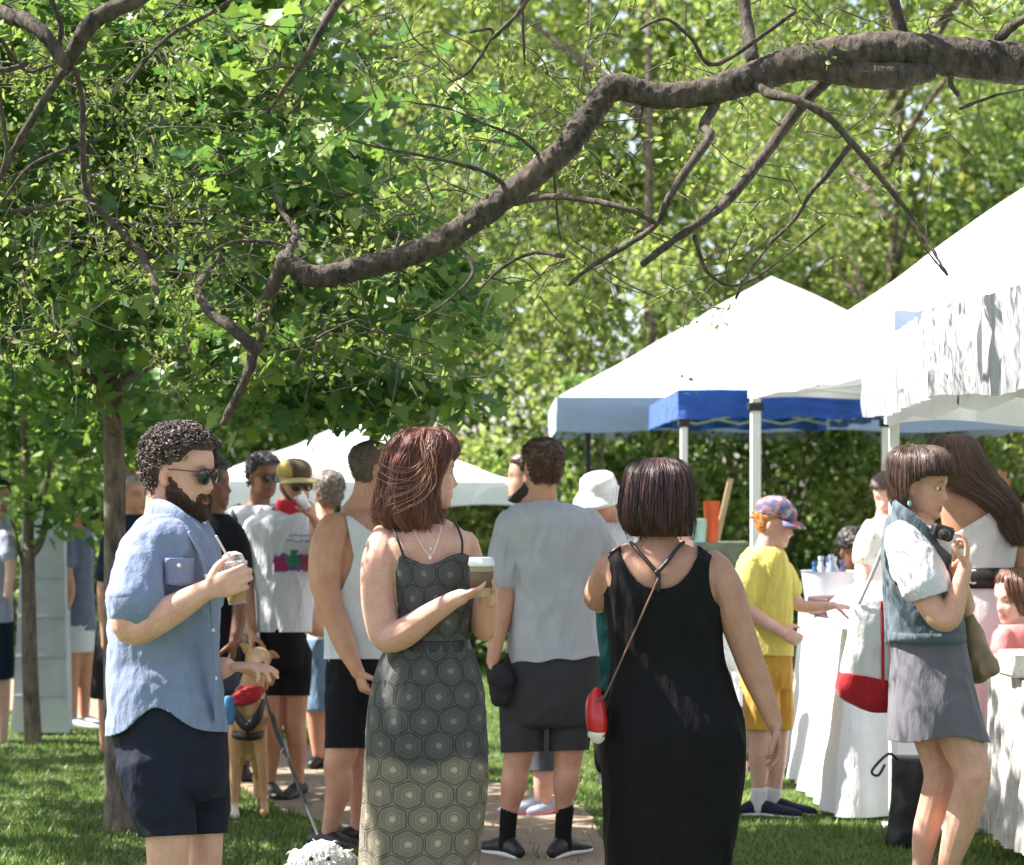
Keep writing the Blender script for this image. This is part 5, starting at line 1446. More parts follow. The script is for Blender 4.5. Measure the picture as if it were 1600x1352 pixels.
# ---- person in black right behind the bearded man
def man_dark():
    p = Person(10.9, 345, 'person in a black T-shirt with dark hair, half hidden behind the bearded man', SK_BROWN); g = p.g
    p.head(330, 757, 0, yaw=75, size=1.0)
    p.limb(g, [(330, 775, 0, 20), (330, 815, 0, 22)])
    tor = [(800, 310, 350, -.06, .06), (812, 290, 366, -.1, .1), (835, 280, 378, -.13, .13), (900, 284, 376, -.13, .13), (1000, 284, 374, -.12, .12), (1050, 282, 376, -.13, .13)]
    p.torso(g, tor, sh=.015)
    p.limb(g, [(366, 842, -.05, 17), (372, 890, -.08, 16), (376, 930, -.1, 14), (372, 975, -.14, 11), (366, 1005, -.18, 9)])
    p.hand(p.w(366, 1000, -.18), (-.1, -.2, -1), (-1, .2, 0), (0, -1, 0), curl=(.6, .7, .8, .9))
    p.limb(g, [(310, 1050, 0, 28), (312, 1150, 0, 20), (312, 1250, 0, 11)]); p.limb(g, [(348, 1050, 0, 28), (348, 1150, 0, 20), (348, 1250, 0, 11)])
    p.body(.009)
    M = cloth('black_tee', (.016, .016, .022), .9, .1, fold=.5)
    t = Geo(); p.torso(t, tor); p.limb(t, [(362, 836, -.04, 22), (371, 870, -.07, 22), (373, 900, -.09, 21)], 16); p.wear('t_shirt', t, M, .009, .008, cut=lambda px, py, dy: 803-py)
    so = Geo(); p.torso(so, [(1030, 286, 374, -.12, .12), (1080, 284, 376, -.14, .14)]); p.limb(so, [(310, 1060, 0, 28), (312, 1190, 0, 22)], 16); p.limb(so, [(347, 1060, 0, 28), (348, 1190, 0, 22)], 16); p.wear('trousers', so, cloth('grey_trousers', (.06, .07, .1), .9, .1), .01, .006)
    p.cap_hair(hair('black_hair_b', (0.008, 0.006, 0.006), (0.03, 0.022, 0.02), .5), .02, .07, 500, .0025, .02, -.06, .05, .5); shoes(p, [(312, 1248, 0, 30), (348, 1248, 0, 10)])
man_dark()

# ---- woman in the denim skirt
def woman_denim():
    p = Person(12.6, 500, 'woman with greying hair in a denim skirt between the cap man and the tank top', SK_WARM); g = p.g
    p.head(512, 772, .1, yaw=200, size=.97)
    p.limb(g, [(508, 785, .1, 14), (505, 820, .05, 16)])
    tor = [(808, 482, 530, -.05, .08), (820, 472, 545, -.09, .1), (850, 470, 548, -.11, .12), (900, 474, 544, -.1, .11), (950, 478, 538, -.1, .1), (1000, 474, 540, -.12, .12), (1030, 472, 540, -.12, .12)]
    p.torso(g, tor, sh=.012)
    p.limb(g, [(482, 835, -.1, 15), (479, 880, -.2, 17), (480, 930, -.3, 17), (484, 968, -.36, 18), (500, 980, -.3, 16), (530, 975, -.2, 12)])
    p.hand(p.w(528, 975, -.2), (1, .2, 0), (0, 1, 0), (0, 0, 1), curl=(.6, .7, .8, .9))
    p.limb(g, [(492, 1060, 0, 20), (494, 1120, 0, 15), (496, 1150, 0, 13), (498, 1190, 0, 8), (498, 1205, 0, 7)]); p.limb(g, [(520, 1060, .05, 20), (518, 1130, .05, 14), (518, 1200, .05, 7)])
    p.body(.009)
    t = Geo(); p.torso(t, tor); p.wear('top', t, M_tee, .009, .008, cut=lambda px, py, dy: np.maximum(np.maximum(822-py, 474-px), py-1012))
    s_ = Geo(); p.torso(s_, [(996, 474, 540, -.12, .12), (1040, 472, 542, -.14, .14), (1108, 476, 540, -.15, .15)]); p.wear('denim_skirt', s_, cloth('pale_denim', (.17, .27, .40), .9, .2, fold=.7), .008, .007)
    p.cap_hair(hair('grey_brown_hair', (0.06, 0.045, 0.038), (0.22, 0.18, 0.15), .5), .022, .06, 500, .0025, .03, -.08, .05, .3, curly=False); shoes(p, [(498, 1200, 0, 150), (518, 1198, .05, 170)], size=.24)
woman_denim()

# ---- man behind the grey T-shirt
def man_behind():
    p = Person(10.9, 840, 'bearded man in profile behind the man in the grey T-shirt, in grey trainers', SK_LIGHT); g = p.g
    p.head(824, 747, 0, yaw=-92, size=1.02)
    p.limb(g, [(830, 770, 0, 20), (838, 805, 0, 24)])
    tor = [(790, 815, 862, -.06, .06), (802, 802, 885, -.1, .1), (825, 797, 900, -.14, .14), (900, 805, 905, -.13, .13), (1000, 808, 903, -.12, .12), (1060, 806, 903, -.13, .13)]
    p.torso(g, tor, sh=.015)
    p.limb(g, [(815, 840, -.1, 15), (812, 900, -.1, 13), (830, 950, -.1, 11)])
    p.limb(g, [(850, 1080, -.03, 28), (852, 1170, -.03, 22), (850, 1215, -.03, 17), (849, 1240, -.02, 15), (846, 1268, -.02, 10), (846, 1280, -.02, 9)])
    p.limb(g, [(880, 1080, .06, 26), (876, 1170, .06, 20), (872, 1240, .06, 14), (872, 1270, .06, 9)])
    p.body(.009)
    M = cloth('charcoal_tee', (.05, .05, .06), .9, .1)
    t = Geo(); p.torso(t, tor); p.limb(t, [(812, 828, -.06, 20), (812, 870, -.1, 19)], 16); p.wear('t_shirt', t, M, .009, .008, cut=lambda px, py, dy: 793-py)
    so = Geo(); p.torso(so, [(1040, 812, 900, -.12, .12), (1100, 812, 900, -.14, .14)]); p.limb(so, [(850, 1080, -.03, 31), (852, 1150, -.03, 26), (852, 1225, -.03, 24)], 16); p.limb(so, [(878, 1080, .05, 28), (874, 1225, .06, 22)], 16)
    p.wear('shorts', so, cloth('grey_shorts', (.075, .08, .09), .9, .15), .009, .007, cut=lambda px, py, dy: py-1205)
    p.cap_hair(hair('short_brown_hair', (0.03, 0.015, 0.012), (0.10, 0.055, 0.04), .5), .014, .072, 600, .002, .018, -.05, .045, .4, curly=False)
    bd = Geo()
    def boff(A):
        x, y, z = A.T; m = np.clip((-.08-z+np.clip(.078-y, 0, .08))/.006, 0, 1)*np.clip((y+.012)/.01, 0, 1); return np.where(m > .2, .007*m*(1+.3*nz(A, (150,)*3)), -.006)
    A, fs = head_surface(60, 70, boff); Mn = np.array(p.H); bd.add(A @ Mn[:3, :3].T+Mn[:3, 3], fs); p.part('beard', bd, bpy.data.materials['dark_beard'])
    gm = simple('grey_mesh', (.34, .36, .42), .8, .1, 40, .3, 200); pk = simple('pink_rubber', (.75, .2, .28), .6, .1, 20, .1)
    for (x, d, yw) in ((846, -.02, -70), (872, .06, -40)):
        f = Geo(); p.shoe(x, 1262, d, yw, .3, f, .08); o = p.part('trainer', f, gm)
        f = Geo(); p.shoe(x, 1262, d, yw, .31, f, .032, .054); put('sole', f, pk, o)
man_behind()

# ---- person in the bucket hat
def bucket():
    p = Person(12.0, 955, 'person in a white bucket hat and teal apron looking down between two backs', SK_TAN); g = p.g
    p.head(938, 783, 0, yaw=-28, pitch=-28, size=.98)
    p.limb(g, [(948, 800, .03, 17), (958, 830, .03, 20)])
    tor = [(818, 940, 985, -.07, .07), (832, 925, 1005, -.11, .11), (860, 915, 1012, -.13, .13), (950, 920, 1008, -.12, .12), (1050, 922, 1006, -.12, .12)]
    p.torso(g, tor, sh=.015)
    p.limb(g, [(922, 860, -.05, 14), (918, 910, -.1, 12), (935, 950, -.2, 9)]); p.limb(g, [(1005, 860, -.05, 14), (1006, 940, -.1, 10)])
    p.limb(g, [(945, 1060, 0, 26), (946, 1200, 0, 10)]); p.limb(g, [(985, 1060, 0, 26), (985, 1200, 0, 10)]); p.body(.009)
    t = Geo(); p.torso(t, tor); p.limb(t, [(925, 855, -.04, 19), (918, 895, -.08, 18)], 16); p.limb(t, [(1002, 855, -.04, 19), (1006, 900, -.08, 18)], 16); p.wear('shirt', t, M_tee, .01, .01)
    a = Geo(); p.torso(a, [(905, 920, 1004, -.15, -.05), (1000, 916, 1008, -.16, -.04), (1075, 918, 1006, -.16, -.04)]); p.wear('apron', a, cloth('teal_canvas', (.012, .06, .065), .85, .1), .01, .006)
    so = Geo(); p.torso(so, [(1040, 924, 1004, -.12, .12), (1080, 924, 1004, -.12, .12)]); p.limb(so, [(945, 1070, 0, 24), (946, 1195, 0, 17)], 16); p.limb(so, [(984, 1070, 0, 24), (985, 1195, 0, 17)], 16); p.wear('trousers', so, M_bshort, .01, .005)
    H3 = p.H; h = Geo(); prof = [(.148, -.002), (.140, .012), (.112, .045), (.104, .052), (.098, .085), (.090, .118), (.078, .128), (0, .132)]
    ring = [(r*(1 if r else 1), z) for r, z in prof]; c = H3 @ Vector((0, -.008, .012))
    h.lathe(c, ring, 40, H3.to_3x3().normalized() @ Matrix.Rotation(R(6), 3, 'X'))
    me = h.mesh('hat'); roughen(me, .003, 14); o = link('bucket_hat', me, cloth('white_twill', (.74, .73, .72), .85, .04, fold=.5), p.root); md = o.modifiers.new('t', 'SOLIDIFY'); md.thickness = .004
    p.cap_hair(hair('dark_hair_c', (0.01, 0.007, 0.006), (0.04, 0.025, 0.02), .5), .012, .07, 200, .002, .018, -.06, .05, .3, curly=False); shoes(p, [(946, 1205, 0, 0), (985, 1205, 0, 0)])
bucket()

# ---- boy in yellow
def boy():
    p = Person(10.8, 1192, 'boy in a yellow T-shirt, orange shorts and a red and blue patterned cap', SK_ROSY); g = p.g
    p.head(1211, 818, 0, yaw=72, pitch=-14, size=.94)
    p.limb(g, [(1203, 836, 0, 16), (1197, 862, 0, 19)])
    tor = [(852, 1180, 1216, -.05, .05), (862, 1166, 1226, -.08, .09), (882, 1154, 1233, -.11, .12), (910, 1150, 1236, -.11, .12), (950, 1151, 1237, -.1, .11), (990, 1155, 1237, -.1, .11), (1030, 1158, 1238, -.11, .11)]
    p.torso(g, tor, sh=.016)
    p.limb(g, [(1168, 896, -.09, 15), (1162, 925, -.12, 14), (1166, 950, -.13, 13), (1188, 968, -.15, 12), (1212, 982, -.16, 9.5), (1222, 988, -.16, 8.5)])
    p.hand(p.w(1219, 986, -.16), (1, .1, -.5), (0, 1, -.1), (0, 0, 1), size=.86, curl=(.5, .55, .6, .65), thumb=.2)
    p.limb(g, [(1225, 905, .08, 13), (1240, 935, .08, 12), (1255, 948, .06, 10.5), (1290, 948, .02, 8), (1302, 946, 0, 7)])
    p.hand(p.w(1300, 946, 0), (1, 0, -.12), (0, .2, -1), (0, -1, .2), size=.86, curl=(.3, .35, .4, .5), thumb=.3)
    p.limb(g, [(1190, 1060, -.04, 26), (1189, 1140, -.04, 20), (1188, 1165, -.04, 18), (1187, 1190, -.03, 17), (1186, 1225, -.02, 12), (1185, 1250, -.02, 10), (1185, 1262, -.02, 10)])
    p.limb(g, [(1216, 1060, .06, 24), (1214, 1150, .06, 18), (1212, 1200, .06, 15), (1208, 1250, .06, 9)])
    p.body(.0065)
    t = Geo(); p.torso(t, tor[:-1]+[(1036, 1156, 1240, -.12, .12)]); p.limb(t, [(1172, 888, -.07, 19), (1164, 912, -.1, 20), (1161, 934, -.12, 20)], 18); p.limb(t, [(1222, 892, .06, 18), (1234, 918, .08, 18)], 16)
    p.wear('t_shirt', t, cloth('yellow_jersey', (.66, .58, .14), .9, .06, fold=.7, foldscale=(12, 12, 4), foldd=.02), .007, .012, (12, 12, 3), lambda px, py, dy: np.maximum(855-py, py-1024-(px-1160)*.02))
    so = Geo(); p.torso(so, [(1012, 1160, 1235, -.1, .1), (1050, 1156, 1238, -.12, .12), (1075, 1158, 1237, -.1, .1)]); p.limb(so, [(1188, 1055, -.04, 29), (1190, 1100, -.04, 28), (1190, 1165, -.04, 26)], 18); p.limb(so, [(1214, 1055, .06, 26), (1216, 1165, .06, 23)], 18)
    p.wear('shorts', so, cloth('orange_cotton', (.52, .28, .045), .85, .08, fold=.8), .007, .010, (10, 10, 4), lambda px, py, dy: py-1141)
    nv = cloth('navy_suede', (.02, .022, .045), .8, .1, fold=.1)
    for (x, d) in ((1185, -.02), (1208, .06)):
        k = Geo(); p.limb(k, [(x+1, 1234, d, 12.5), (x, 1250, d, 12), (x, 1264, d, 12.5)], 14); p.part('sock', k, M_tee)
        f = Geo(); p.shoe(x+2, 1258, d, 78, .27, f, .075); o = p.part('shoe', f, nv); f = Geo(); p.shoe(x+2, 1258, d, 78, .28, f, .026, .052); put('sole', f, M_sole, o)
    p.cap_hair(hair('ginger_hair', (.30, .11, .03), (.62, .28, .08), .5), .012, .072, 500, .002, .02, -.062, .05, .4, curly=False)
    m = NT('patterned_twill'); vo = m.n('TexVoronoi'); vo.inputs['Scale'].default_value = 38; m.l(m.coord(), vo.inputs['Vector'])
    sp = m.n('SeparateColor'); m.l(vo.outputs['Color'], sp.inputs[0])
    m.l(m.ramp(sp.outputs[0], [(.2, (.09, .10, .20)), (.35, (.42, .40, .46)), (.5, (.34, .07, .08)), (.75, (.42, .16, .17)), (.9, (.08, .10, .22))]), m.p.inputs['Base Color']); m.p.inputs['Roughness'].default_value = .85
    def coff(A):
        x, y, z = A.T; return np.where(z > .03, .014+.012*np.clip((z-.03)/.08, 0, 1), -.012)
    A, fs = head_surface(60, 60, coff); Mn = np.array(p.H); c = Geo(); c.add(A @ Mn[:3, :3].T+Mn[:3, 3], fs); cap = p.part('cap', c, m.m)
    b = Geo()
    def br(u, v):
        a = (u-.5)*2.2; r = .09+.075*v*max(.01, math.cos(a*.75))**.6; return p.H @ Vector((r*math.sin(a)*.9, r*math.cos(a), .04-.026*v*v-.014*math.sin(a)**2))
    b.grid(br, 16, 6); o = put('brim', b, m.m, cap); md = o.modifiers.new('t', 'SOLIDIFY'); md.thickness = .004
    b = Geo(); 
    for k in range(20): b.tube([(*(p.H @ Vector((0, -.10, .02))), .004), (*(p.H @ Vector((random.uniform(-.02, .02), -.13, random.uniform(-.01, .03)))), .003)], 5, 1)
    put('hair_tuft', b, bpy.data.materials['ginger_hair'], cap)
boy()

# ---- person in tan shorts glimpsed behind the black dress
def tan_shorts():
    p = Person(12.4, 1150, 'person in a pale top and grey-tan shorts half hidden behind the black dress', SK_ROSY); g = p.g
    p.head(1058, 812, .1, yaw=10, pitch=-10, size=.95); p.limb(g, [(1062, 828, .1, 13), (1072, 870, .05, 16)])
    tor = [(862, 1050, 1095, -.05, .08), (878, 1040, 1125, -.1, .12), (920, 1050, 1150, -.12, .12), (1000, 1095, 1172, -.12, .12), (1060, 1128, 1180, -.13, .13)]
    p.torso(g, tor, sh=.012); p.limb(g, [(1060, 900, 0, 13), (1060, 960, -.05, 10)])
    p.limb(g, [(1168, 1080, 0, 22), (1170, 1170, 0, 15), (1168, 1200, 0, 13), (1166, 1225, 0, 8)]); p.limb(g, [(1140, 1080, .1, 22), (1140, 1200, .1, 10)]); p.body(.009)
    t = Geo(); p.torso(t, tor+[(1100, 1130, 1176, -.14, .14)]); p.wear('pale_top', t, M_tee, .009, .01, cut=lambda px, py, dy: 870-py)
    so = Geo(); p.limb(so, [(1162, 1085, 0, 26), (1170, 1150, 0, 22), (1173, 1174, 0, 21)], 16); p.limb(so, [(1140, 1085, .1, 26), (1142, 1180, .1, 21)], 16); p.wear('shorts', so, cloth('tan_cotton', (.17, .14, .12), .9, .1), .009, .007)
    p.cap_hair(HB2, .016, .07, 300, .0025, .02, -.05, .05, .4); shoes(p, [(1166, 1218, 0, 60), (1140, 1215, .1, 60)])
HB2 = hair('brown_hair_g', (0.03, 0.018, 0.012), (0.12, 0.07, 0.05), .5)
tan_shorts()
# ---- woman in the denim vest
def woman_vest():
    p = Person(8.6, 1470, 'smiling woman with a brown bob in a denim vest and short grey skirt', SK_LIGHT); g = p.g
    p.head(1437, 757, 0, yaw=62, pitch=-10, roll=0, size=1.12)
    p.limb(g, [(1428, 782, .01, 21), (1422, 810, .01, 21), (1425, 835, 0, 28)])
    tor = [(802, 1402, 1445, -.08, .08), (812, 1392, 1462, -.12, .12), (835, 1386, 1482, -.16, .15), (870, 1383, 1494, -.17, .16), (910, 1384, 1498, -.15, .15), (950, 1387, 1500, -.14, .14), (1000, 1392, 1503, -.13, .13), (1060, 1396, 1512, -.15, .15)]
    p.torso(g, tor, sh=.02)
    p.limb(g, [(1412, 850, -.15, 25), (1428, 890, -.19, 24), (1446, 930, -.22, 22), (1466, 962, -.24, 21), (1482, 966, -.25, 20), (1494, 935, -.26, 17), (1504, 900, -.27, 12.5), (1508, 884, -.27, 11)])
    p.hand(p.w(1507, 888, -.27), (.12, -.05, 1), (-1, .3, .1), (.2, -1, .2), size=.84, curl=(.35, .5, .8, .9), thumb=.4)
    p.limb(g, [(1478, 850, .12, 22), (1492, 910, .12, 20), (1506, 948, .06, 18), (1500, 915, -.1, 14), (1492, 886, -.17, 10.5)])
    p.hand(p.w(1492, 890, -.17), (-.05, -.3, 1), (1, -.4, 0), (-.2, -1, 0), size=.82, curl=(.5, .6, .8, .9), thumb=.4)
    p.limb(g, [(1480, 1100, -.04, 34), (1503, 1160, -.06, 34), (1519, 1205, -.09, 29), (1516, 1235, -.08, 27), (1502, 1285, -.04, 26), (1484, 1345, 0, 18), (1474, 1385, .02, 12), (1473, 1395, .02, 12)])
    p.limb(g, [(1448, 1100, .1, 38), (1462, 1165, .1, 31), (1468, 1210, .08, 25), (1460, 1250, .1, 23), (1447, 1300, .12, 21), (1440, 1350, .13, 15), (1438, 1390, .13, 11)])
    p.body(.0045)
    p.eyes()
    # white sleeved top under the vest
    t = Geo(); p.limb(t, [(1412, 842, -.13, 31), (1424, 868, -.165, 36), (1437, 895, -.195, 38), (1447, 915, -.21, 39)], 24); p.limb(t, [(1476, 846, .1, 26), (1490, 890, .12, 28)], 18)
    p.torso(t, [(q[0], q[1]+1, q[2]-1, q[3]+.008, q[4]-.008) for q in tor[:5]])
    p.wear('white_top', t, M_tee, .0065, .009, (12, 12, 5), lambda px, py, dy: np.maximum(np.minimum(806+(px-1400)*.3-py, 50), np.minimum(np.minimum(py-(934-(px-1447)*.30), px-1380), (-.14-dy)*400)))
    v = Geo(); p.torso(v, [(q[0]-2, q[1]-4, q[2]+2, q[3]-.008, q[4]+.008) for q in tor[:-2]]+[(1000, 1386, 1506, -.155, .15), (1012, 1386, 1507, -.155, .15)])
    def cut(px, py, dy):
        hole = np.minimum(1-(((px-1424)/42.)**2+((py-866)/60.)**2), 10)*40
        hole = np.where(dy < .0, hole, -9)
        nk = np.minimum(812+(px-1425)*.9-py, (px-1425)*1.0)
        return np.maximum(np.maximum(hole, nk), py-1003)
    M = cloth('washed_denim', (.085, .115, .14), .9, .22, fold=.8, foldscale=(12, 12, 7), foldd=.015)
    vo = p.wear('denim_vest', v, M, .006, .008, (12, 12, 7), cut)
    c = Geo(); p.limb(c, [(1404, 792, .1, 5, 13), (1398, 796, -.03, 5, 16), (1412, 808, -.14, 5, 16), (1440, 834, -.175, 5, 15), (1460, 862, -.175, 5, 13)], 12, 5, up=(0, 0, 1)); put('collar', c, M, vo)
    c = Geo(); c_ = [(986, 1385, 1507, -.162, .155), (1001, 1386, 1508, -.163, .155)]; p.torso(c, c_, seg=60, sub=2); put('hem_band', c, M, vo)
    k = Geo(); p.torso(k, [(990, 1396, 1504, -.13, .13), (1010, 1394, 1508, -.14, .14), (1060, 1392, 1517, -.17, .16), (1110, 1390, 1529, -.19, .18), (1162, 1388, 1545, -.2, .19)])
    p.wear('skirt', k, cloth('grey_flannel', (.125, .12, .14), .9, .1, fold=.6, foldscale=(10, 10, 3), foldd=.02), .0065, .010, (9, 9, 2), lambda px, py, dy: py-1156-5*np.sin((px-1385)*.045))
    # bob with a straight fringe: open towards the face
    H = hair('chestnut_bob', (0.018, 0.009, 0.007), (0.15, 0.08, 0.058), .38)
    sec = [(696, 1418, 1452, -.03, .04), (699, 1404, 1468, -.06, .07), (710, 1393, 1482, -.10, .11), (728, 1388, 1488, -.125, .13), (748, 1387, 1489, -.13, .135), (768, 1389, 1478, -.13, .13), (786, 1395, 1464, -.12, .12), (800, 1402, 1450, -.10, .1)]
    def hc(px, py, dy):
        edge = np.where(py < 746, 1600, 1420+np.clip(760-py, 0, 20)*2.2); return (px > edge) & (py > 744-(px-1440)*.12) & (dy < .09)
    p.long_hair(sec, H, 1400, .0021, .002, 4, drift=.08, lock=.003, seed=11, cut=hc)
    e = Geo(); e.ell(p.w(1421, 787, -.11), (.008, .005, .012)); p.part('earring', e, simple('mint_enamel', (.35, .6, .5), .3, .05, 5, 0))
    shoes(p, [(1474, 1395, .02, 80), (1440, 1392, .13, 80)], size=.25)
    # small dark camera at the chest
    q = Geo(); q.box(p.w(1472, 832, -.2), (.085, .05, .055), Matrix.Rotation(.3, 3, 'Y'), .01); q.tube([(*p.w(1474, 834, -.23), .02), (*p.w(1476, 836, -.27), .022)], 14, 1); p.part('camera_pouch', q, M_leather, auto=30)
woman_vest()
def tote():
    p = Person(8.75, 1355, 'white canvas tote bag with a red base hanging from the shoulder of the vest woman', SK_LIGHT, 'tote_bag', 'bag')
    M1 = cloth('cream_canvas', (.60, .59, .58), .9, .05, fold=.5, foldscale=(8, 8, 4), foldd=.02); M2 = cloth('red_canvas', (.34, .012, .018), .85, .12, fold=.5)
    g = Geo(); p.torso(g, [(934, 1334, 1396, -.06, .06), (960, 1330, 1398, -.07, .07), (1010, 1322, 1402, -.075, .075), (1060, 1312, 1408, -.07, .07), (1080, 1306, 1410, -.065, .065)], e=4); p.wear('canvas', g, M1, .007, .008, (9, 9, 4), lambda px, py, dy: np.maximum(935-py, py-1074-(px-1308)*.2))
    g = Geo(); p.torso(g, [(1050, 1313, 1411, -.078, .078), (1075, 1306, 1413, -.075, .075), (1095, 1320, 1413, -.06, .06), (1112, 1360, 1412, -.04, .04)], e=4); p.wear('base', g, M2, .006, .005, (9, 9, 4), lambda px, py, dy: 1048+(px-1308)*.2-py)
    for k in (-1, 1):
        g = Geo(); p.limb(g, [(1342, 944, k*.06, 3, 1.2), (1362, 900, k*.05-.03, 3, 1.2), (1382, 850, -.06+k*.03, 3, 1.2), (1398, 812, -.09+k*.02, 3, 1.2), (1402, 806, -.1+k*.02, 3, 1.2)], 8, 4, up=(0, -1, 0)); p.part('strap', g, M1)
    g = Geo(); p.limb(g, [(1378, 940, -.075, 2.5, 1), (1380, 1075, -.082, 2.5, 1)], 8, 1, up=(0, -1, 0)); p.part('stripe', g, M2)
    p = Person(8.7, 1530, 'slouchy tan shoulder bag hanging in front of the vest woman', SK_LIGHT, 'shoulder_bag', 'bag')
    g = Geo(); p.torso(g, [(950, 1503, 1512, -.02, .03), (980, 1503, 1530, -.05, .05), (1020, 1504, 1548, -.08, .07), (1045, 1507, 1560, -.09, .08), (1058, 1512, 1545, -.07, .06), (1066, 1514, 1528, -.04, .04)]); p.wear('leather', g, simple('tan_leather', (.23, .16, .095), .6, .15, 12, .3, 60), .006, .011, (11, 11, 5))
    g = Geo(); p.limb(g, [(1506, 965, 0, 4), (1498, 930, .05, 3.5), (1488, 900, .12, 3)], 8); p.limb(g, [(1522, 985, -.03, 3), (1508, 945, 0, 3), (1496, 910, .06, 3)], 8); p.part('strap', g, simple('tan_leather_b', (.23, .16, .095), .6, .1, 12, .1))
tote()

# ---- long-haired woman in the white top, back turned
def woman_long():
    p = Person(10.3, 1540, 'woman with very long brown hair in a white top and black belt, back turned', SK_OLIVE); g = p.g
    p.head(1492, 728, 0, yaw=160, pitch=-5, size=1.1)
    p.limb(g, [(1500, 752, 0, 20), (1512, 780, 0, 22)])
    tor = [(760, 1492, 1545, -.07, .08), (770, 1472, 1570, -.1, .1), (788, 1466, 1590, -.12, .13), (820, 1470, 1592, -.12, .14), (860, 1478, 1586, -.11, .13), (900, 1482, 1580, -.11, .12), (950, 1476, 1588, -.13, .14), (1020, 1470, 1592, -.14, .15)]
    p.torso(g, tor, sh=.01)
    p.limb(g, [(1584, 800, 0, 20), (1594, 850, 0, 17), (1600, 900, 0, 15), (1602, 960, -.05, 11)])
    p.hand(p.w(1602, 955, -.05), (0, -.1, -1), (-1, 0, 0), (0, -1, 0), curl=(.4, .45, .5, .55))
    p.limb(g, [(1560, 800, .15, 16), (1575, 840, .3, 14), (1566, 800, .4, 10), (1562, 790, .4, 9)])
    p.hand(p.w(1561, 795, .38), (.1, .1, 1), (0, -1, 0), (-1, 0, .2), size=1.05, curl=(.1, .12, .15, .2), thumb=.0, spread=1.6)
    p.limb(g, [(1500, 1050, 0, 36), (1500, 1200, 0, 26), (1500, 1320, 0, 14)]); p.limb(g, [(1560, 1050, 0, 36), (1560, 1200, 0, 26), (1560, 1320, 0, 14)]); p.body(.008)
    t = Geo(); p.torso(t, [(q[0], q[1]-2, q[2]+2, q[3]-.008, q[4]+.008) for q in tor[:-1]]); p.wear('white_top', t, cloth('white_rib', (.66, .64, .66), .9, .04, fold=.6), .007, .009, (9, 9, 5), lambda px, py, dy: np.maximum(np.maximum(np.minimum(842-(px-1480)*.62-py, 60), 778-py), py-892))
    so = Geo(); p.torso(so, [(912, 1482, 1584, -.12, .13), (960, 1474, 1592, -.14, .15), (1030, 1470, 1596, -.15, .16)]); p.limb(so, [(1502, 1020, 0, 38), (1500, 1300, 0, 30)], 18); p.limb(so, [(1562, 1020, 0, 38), (1560, 1300, 0, 30)], 18); p.wear('trousers', so, cloth('white_denim', (.66, .67, .72), .9, .04, fold=.5), .008, .006)
    b = Geo(); p.torso(b, [(886, 1478, 1588, -.128, .138), (918, 1478, 1588, -.132, .142)], seg=60, sub=2); o = p.part('belt', b, M_leather)
    b = Geo(); b.tube([(*p.w(1524, 892, -.137), .005), (*p.w(1516, 893, -.139), .005), (*p.w(1515, 910, -.14), .005), (*p.w(1524, 911, -.139), .005)], 8, 2); put('buckle', b, M_sole, o)
    H = hair('long_brown_hair', (0.03, 0.015, 0.012), (0.14, 0.075, 0.06), .4)
    sec = [(679, 1478, 1502, -.03, .04), (684, 1462, 1516, -.07, .07), (698, 1448, 1530, -.11, .11), (720, 1444, 1540, -.13, .12), (745, 1450, 1556, -.14, .1), (765, 1480, 1572, -.16, .02), (785, 1518, 1582, -.18, -.07), (810, 1546, 1588, -.18, -.09), (835, 1560, 1592, -.18, -.1), (852, 1572, 1590, -.17, -.12)]
    p.long_hair(sec, H, 1200, .0024, .004, 5, drift=.15, lock=.005, seed=17); shoes(p, [(1500, 1318, 0, 170), (1560, 1318, 0, 190)])
woman_long()
def child():
    p = Person(9.95, 1590, 'child with brown hair and a pink top at the right edge, cheek turned away', SK_ROSY); g = p.g
    p.head(1585, 935, 0, yaw=-60, pitch=-10, size=.97)
    p.limb(g, [(1590, 955, 0, 17), (1594, 975, 0, 20)]); tor = [(968, 1572, 1625, -.06, .07), (985, 1560, 1640, -.1, .1), (1020, 1556, 1640, -.1, .1), (1090, 1558, 1640, -.1, .1)]
    p.torso(g, tor, sh=.01); p.limb(g, [(1566, 1000, -.08, 14), (1562, 1035, -.12, 12), (1590, 1048, -.16, 9)])
    p.limb(g, [(1580, 1120, 0, 22), (1580, 1330, 0, 12)]); p.limb(g, [(1615, 1120, 0, 22), (1615, 1330, 0, 12)]); p.body(.007)
    t = Geo(); p.torso(t, tor+[(1150, 1556, 1640, -.12, .12)]); p.limb(t, [(1568, 996, -.07, 17), (1564, 1020, -.1, 17)], 16); p.wear('pink_top', t, cloth('pink_jersey', (.60, .19, .19), .9, .1), .008, .008, cut=lambda px, py, dy: 976-py)
    H = hair('child_brown_hair', (0.05, 0.02, 0.014), (0.20, 0.095, 0.06), .4)
    p.long_hair([(888, 1576, 1602, -.03, .04), (893, 1566, 1616, -.06, .07), (905, 1560, 1622, -.1, .1), (925, 1562, 1626, -.11, .11), (945, 1572, 1626, -.09, .11), (965, 1582, 1626, -.05, .1)], H, 260, .0036, .004, 5, drift=.2, lock=.004, seed=19)
child()
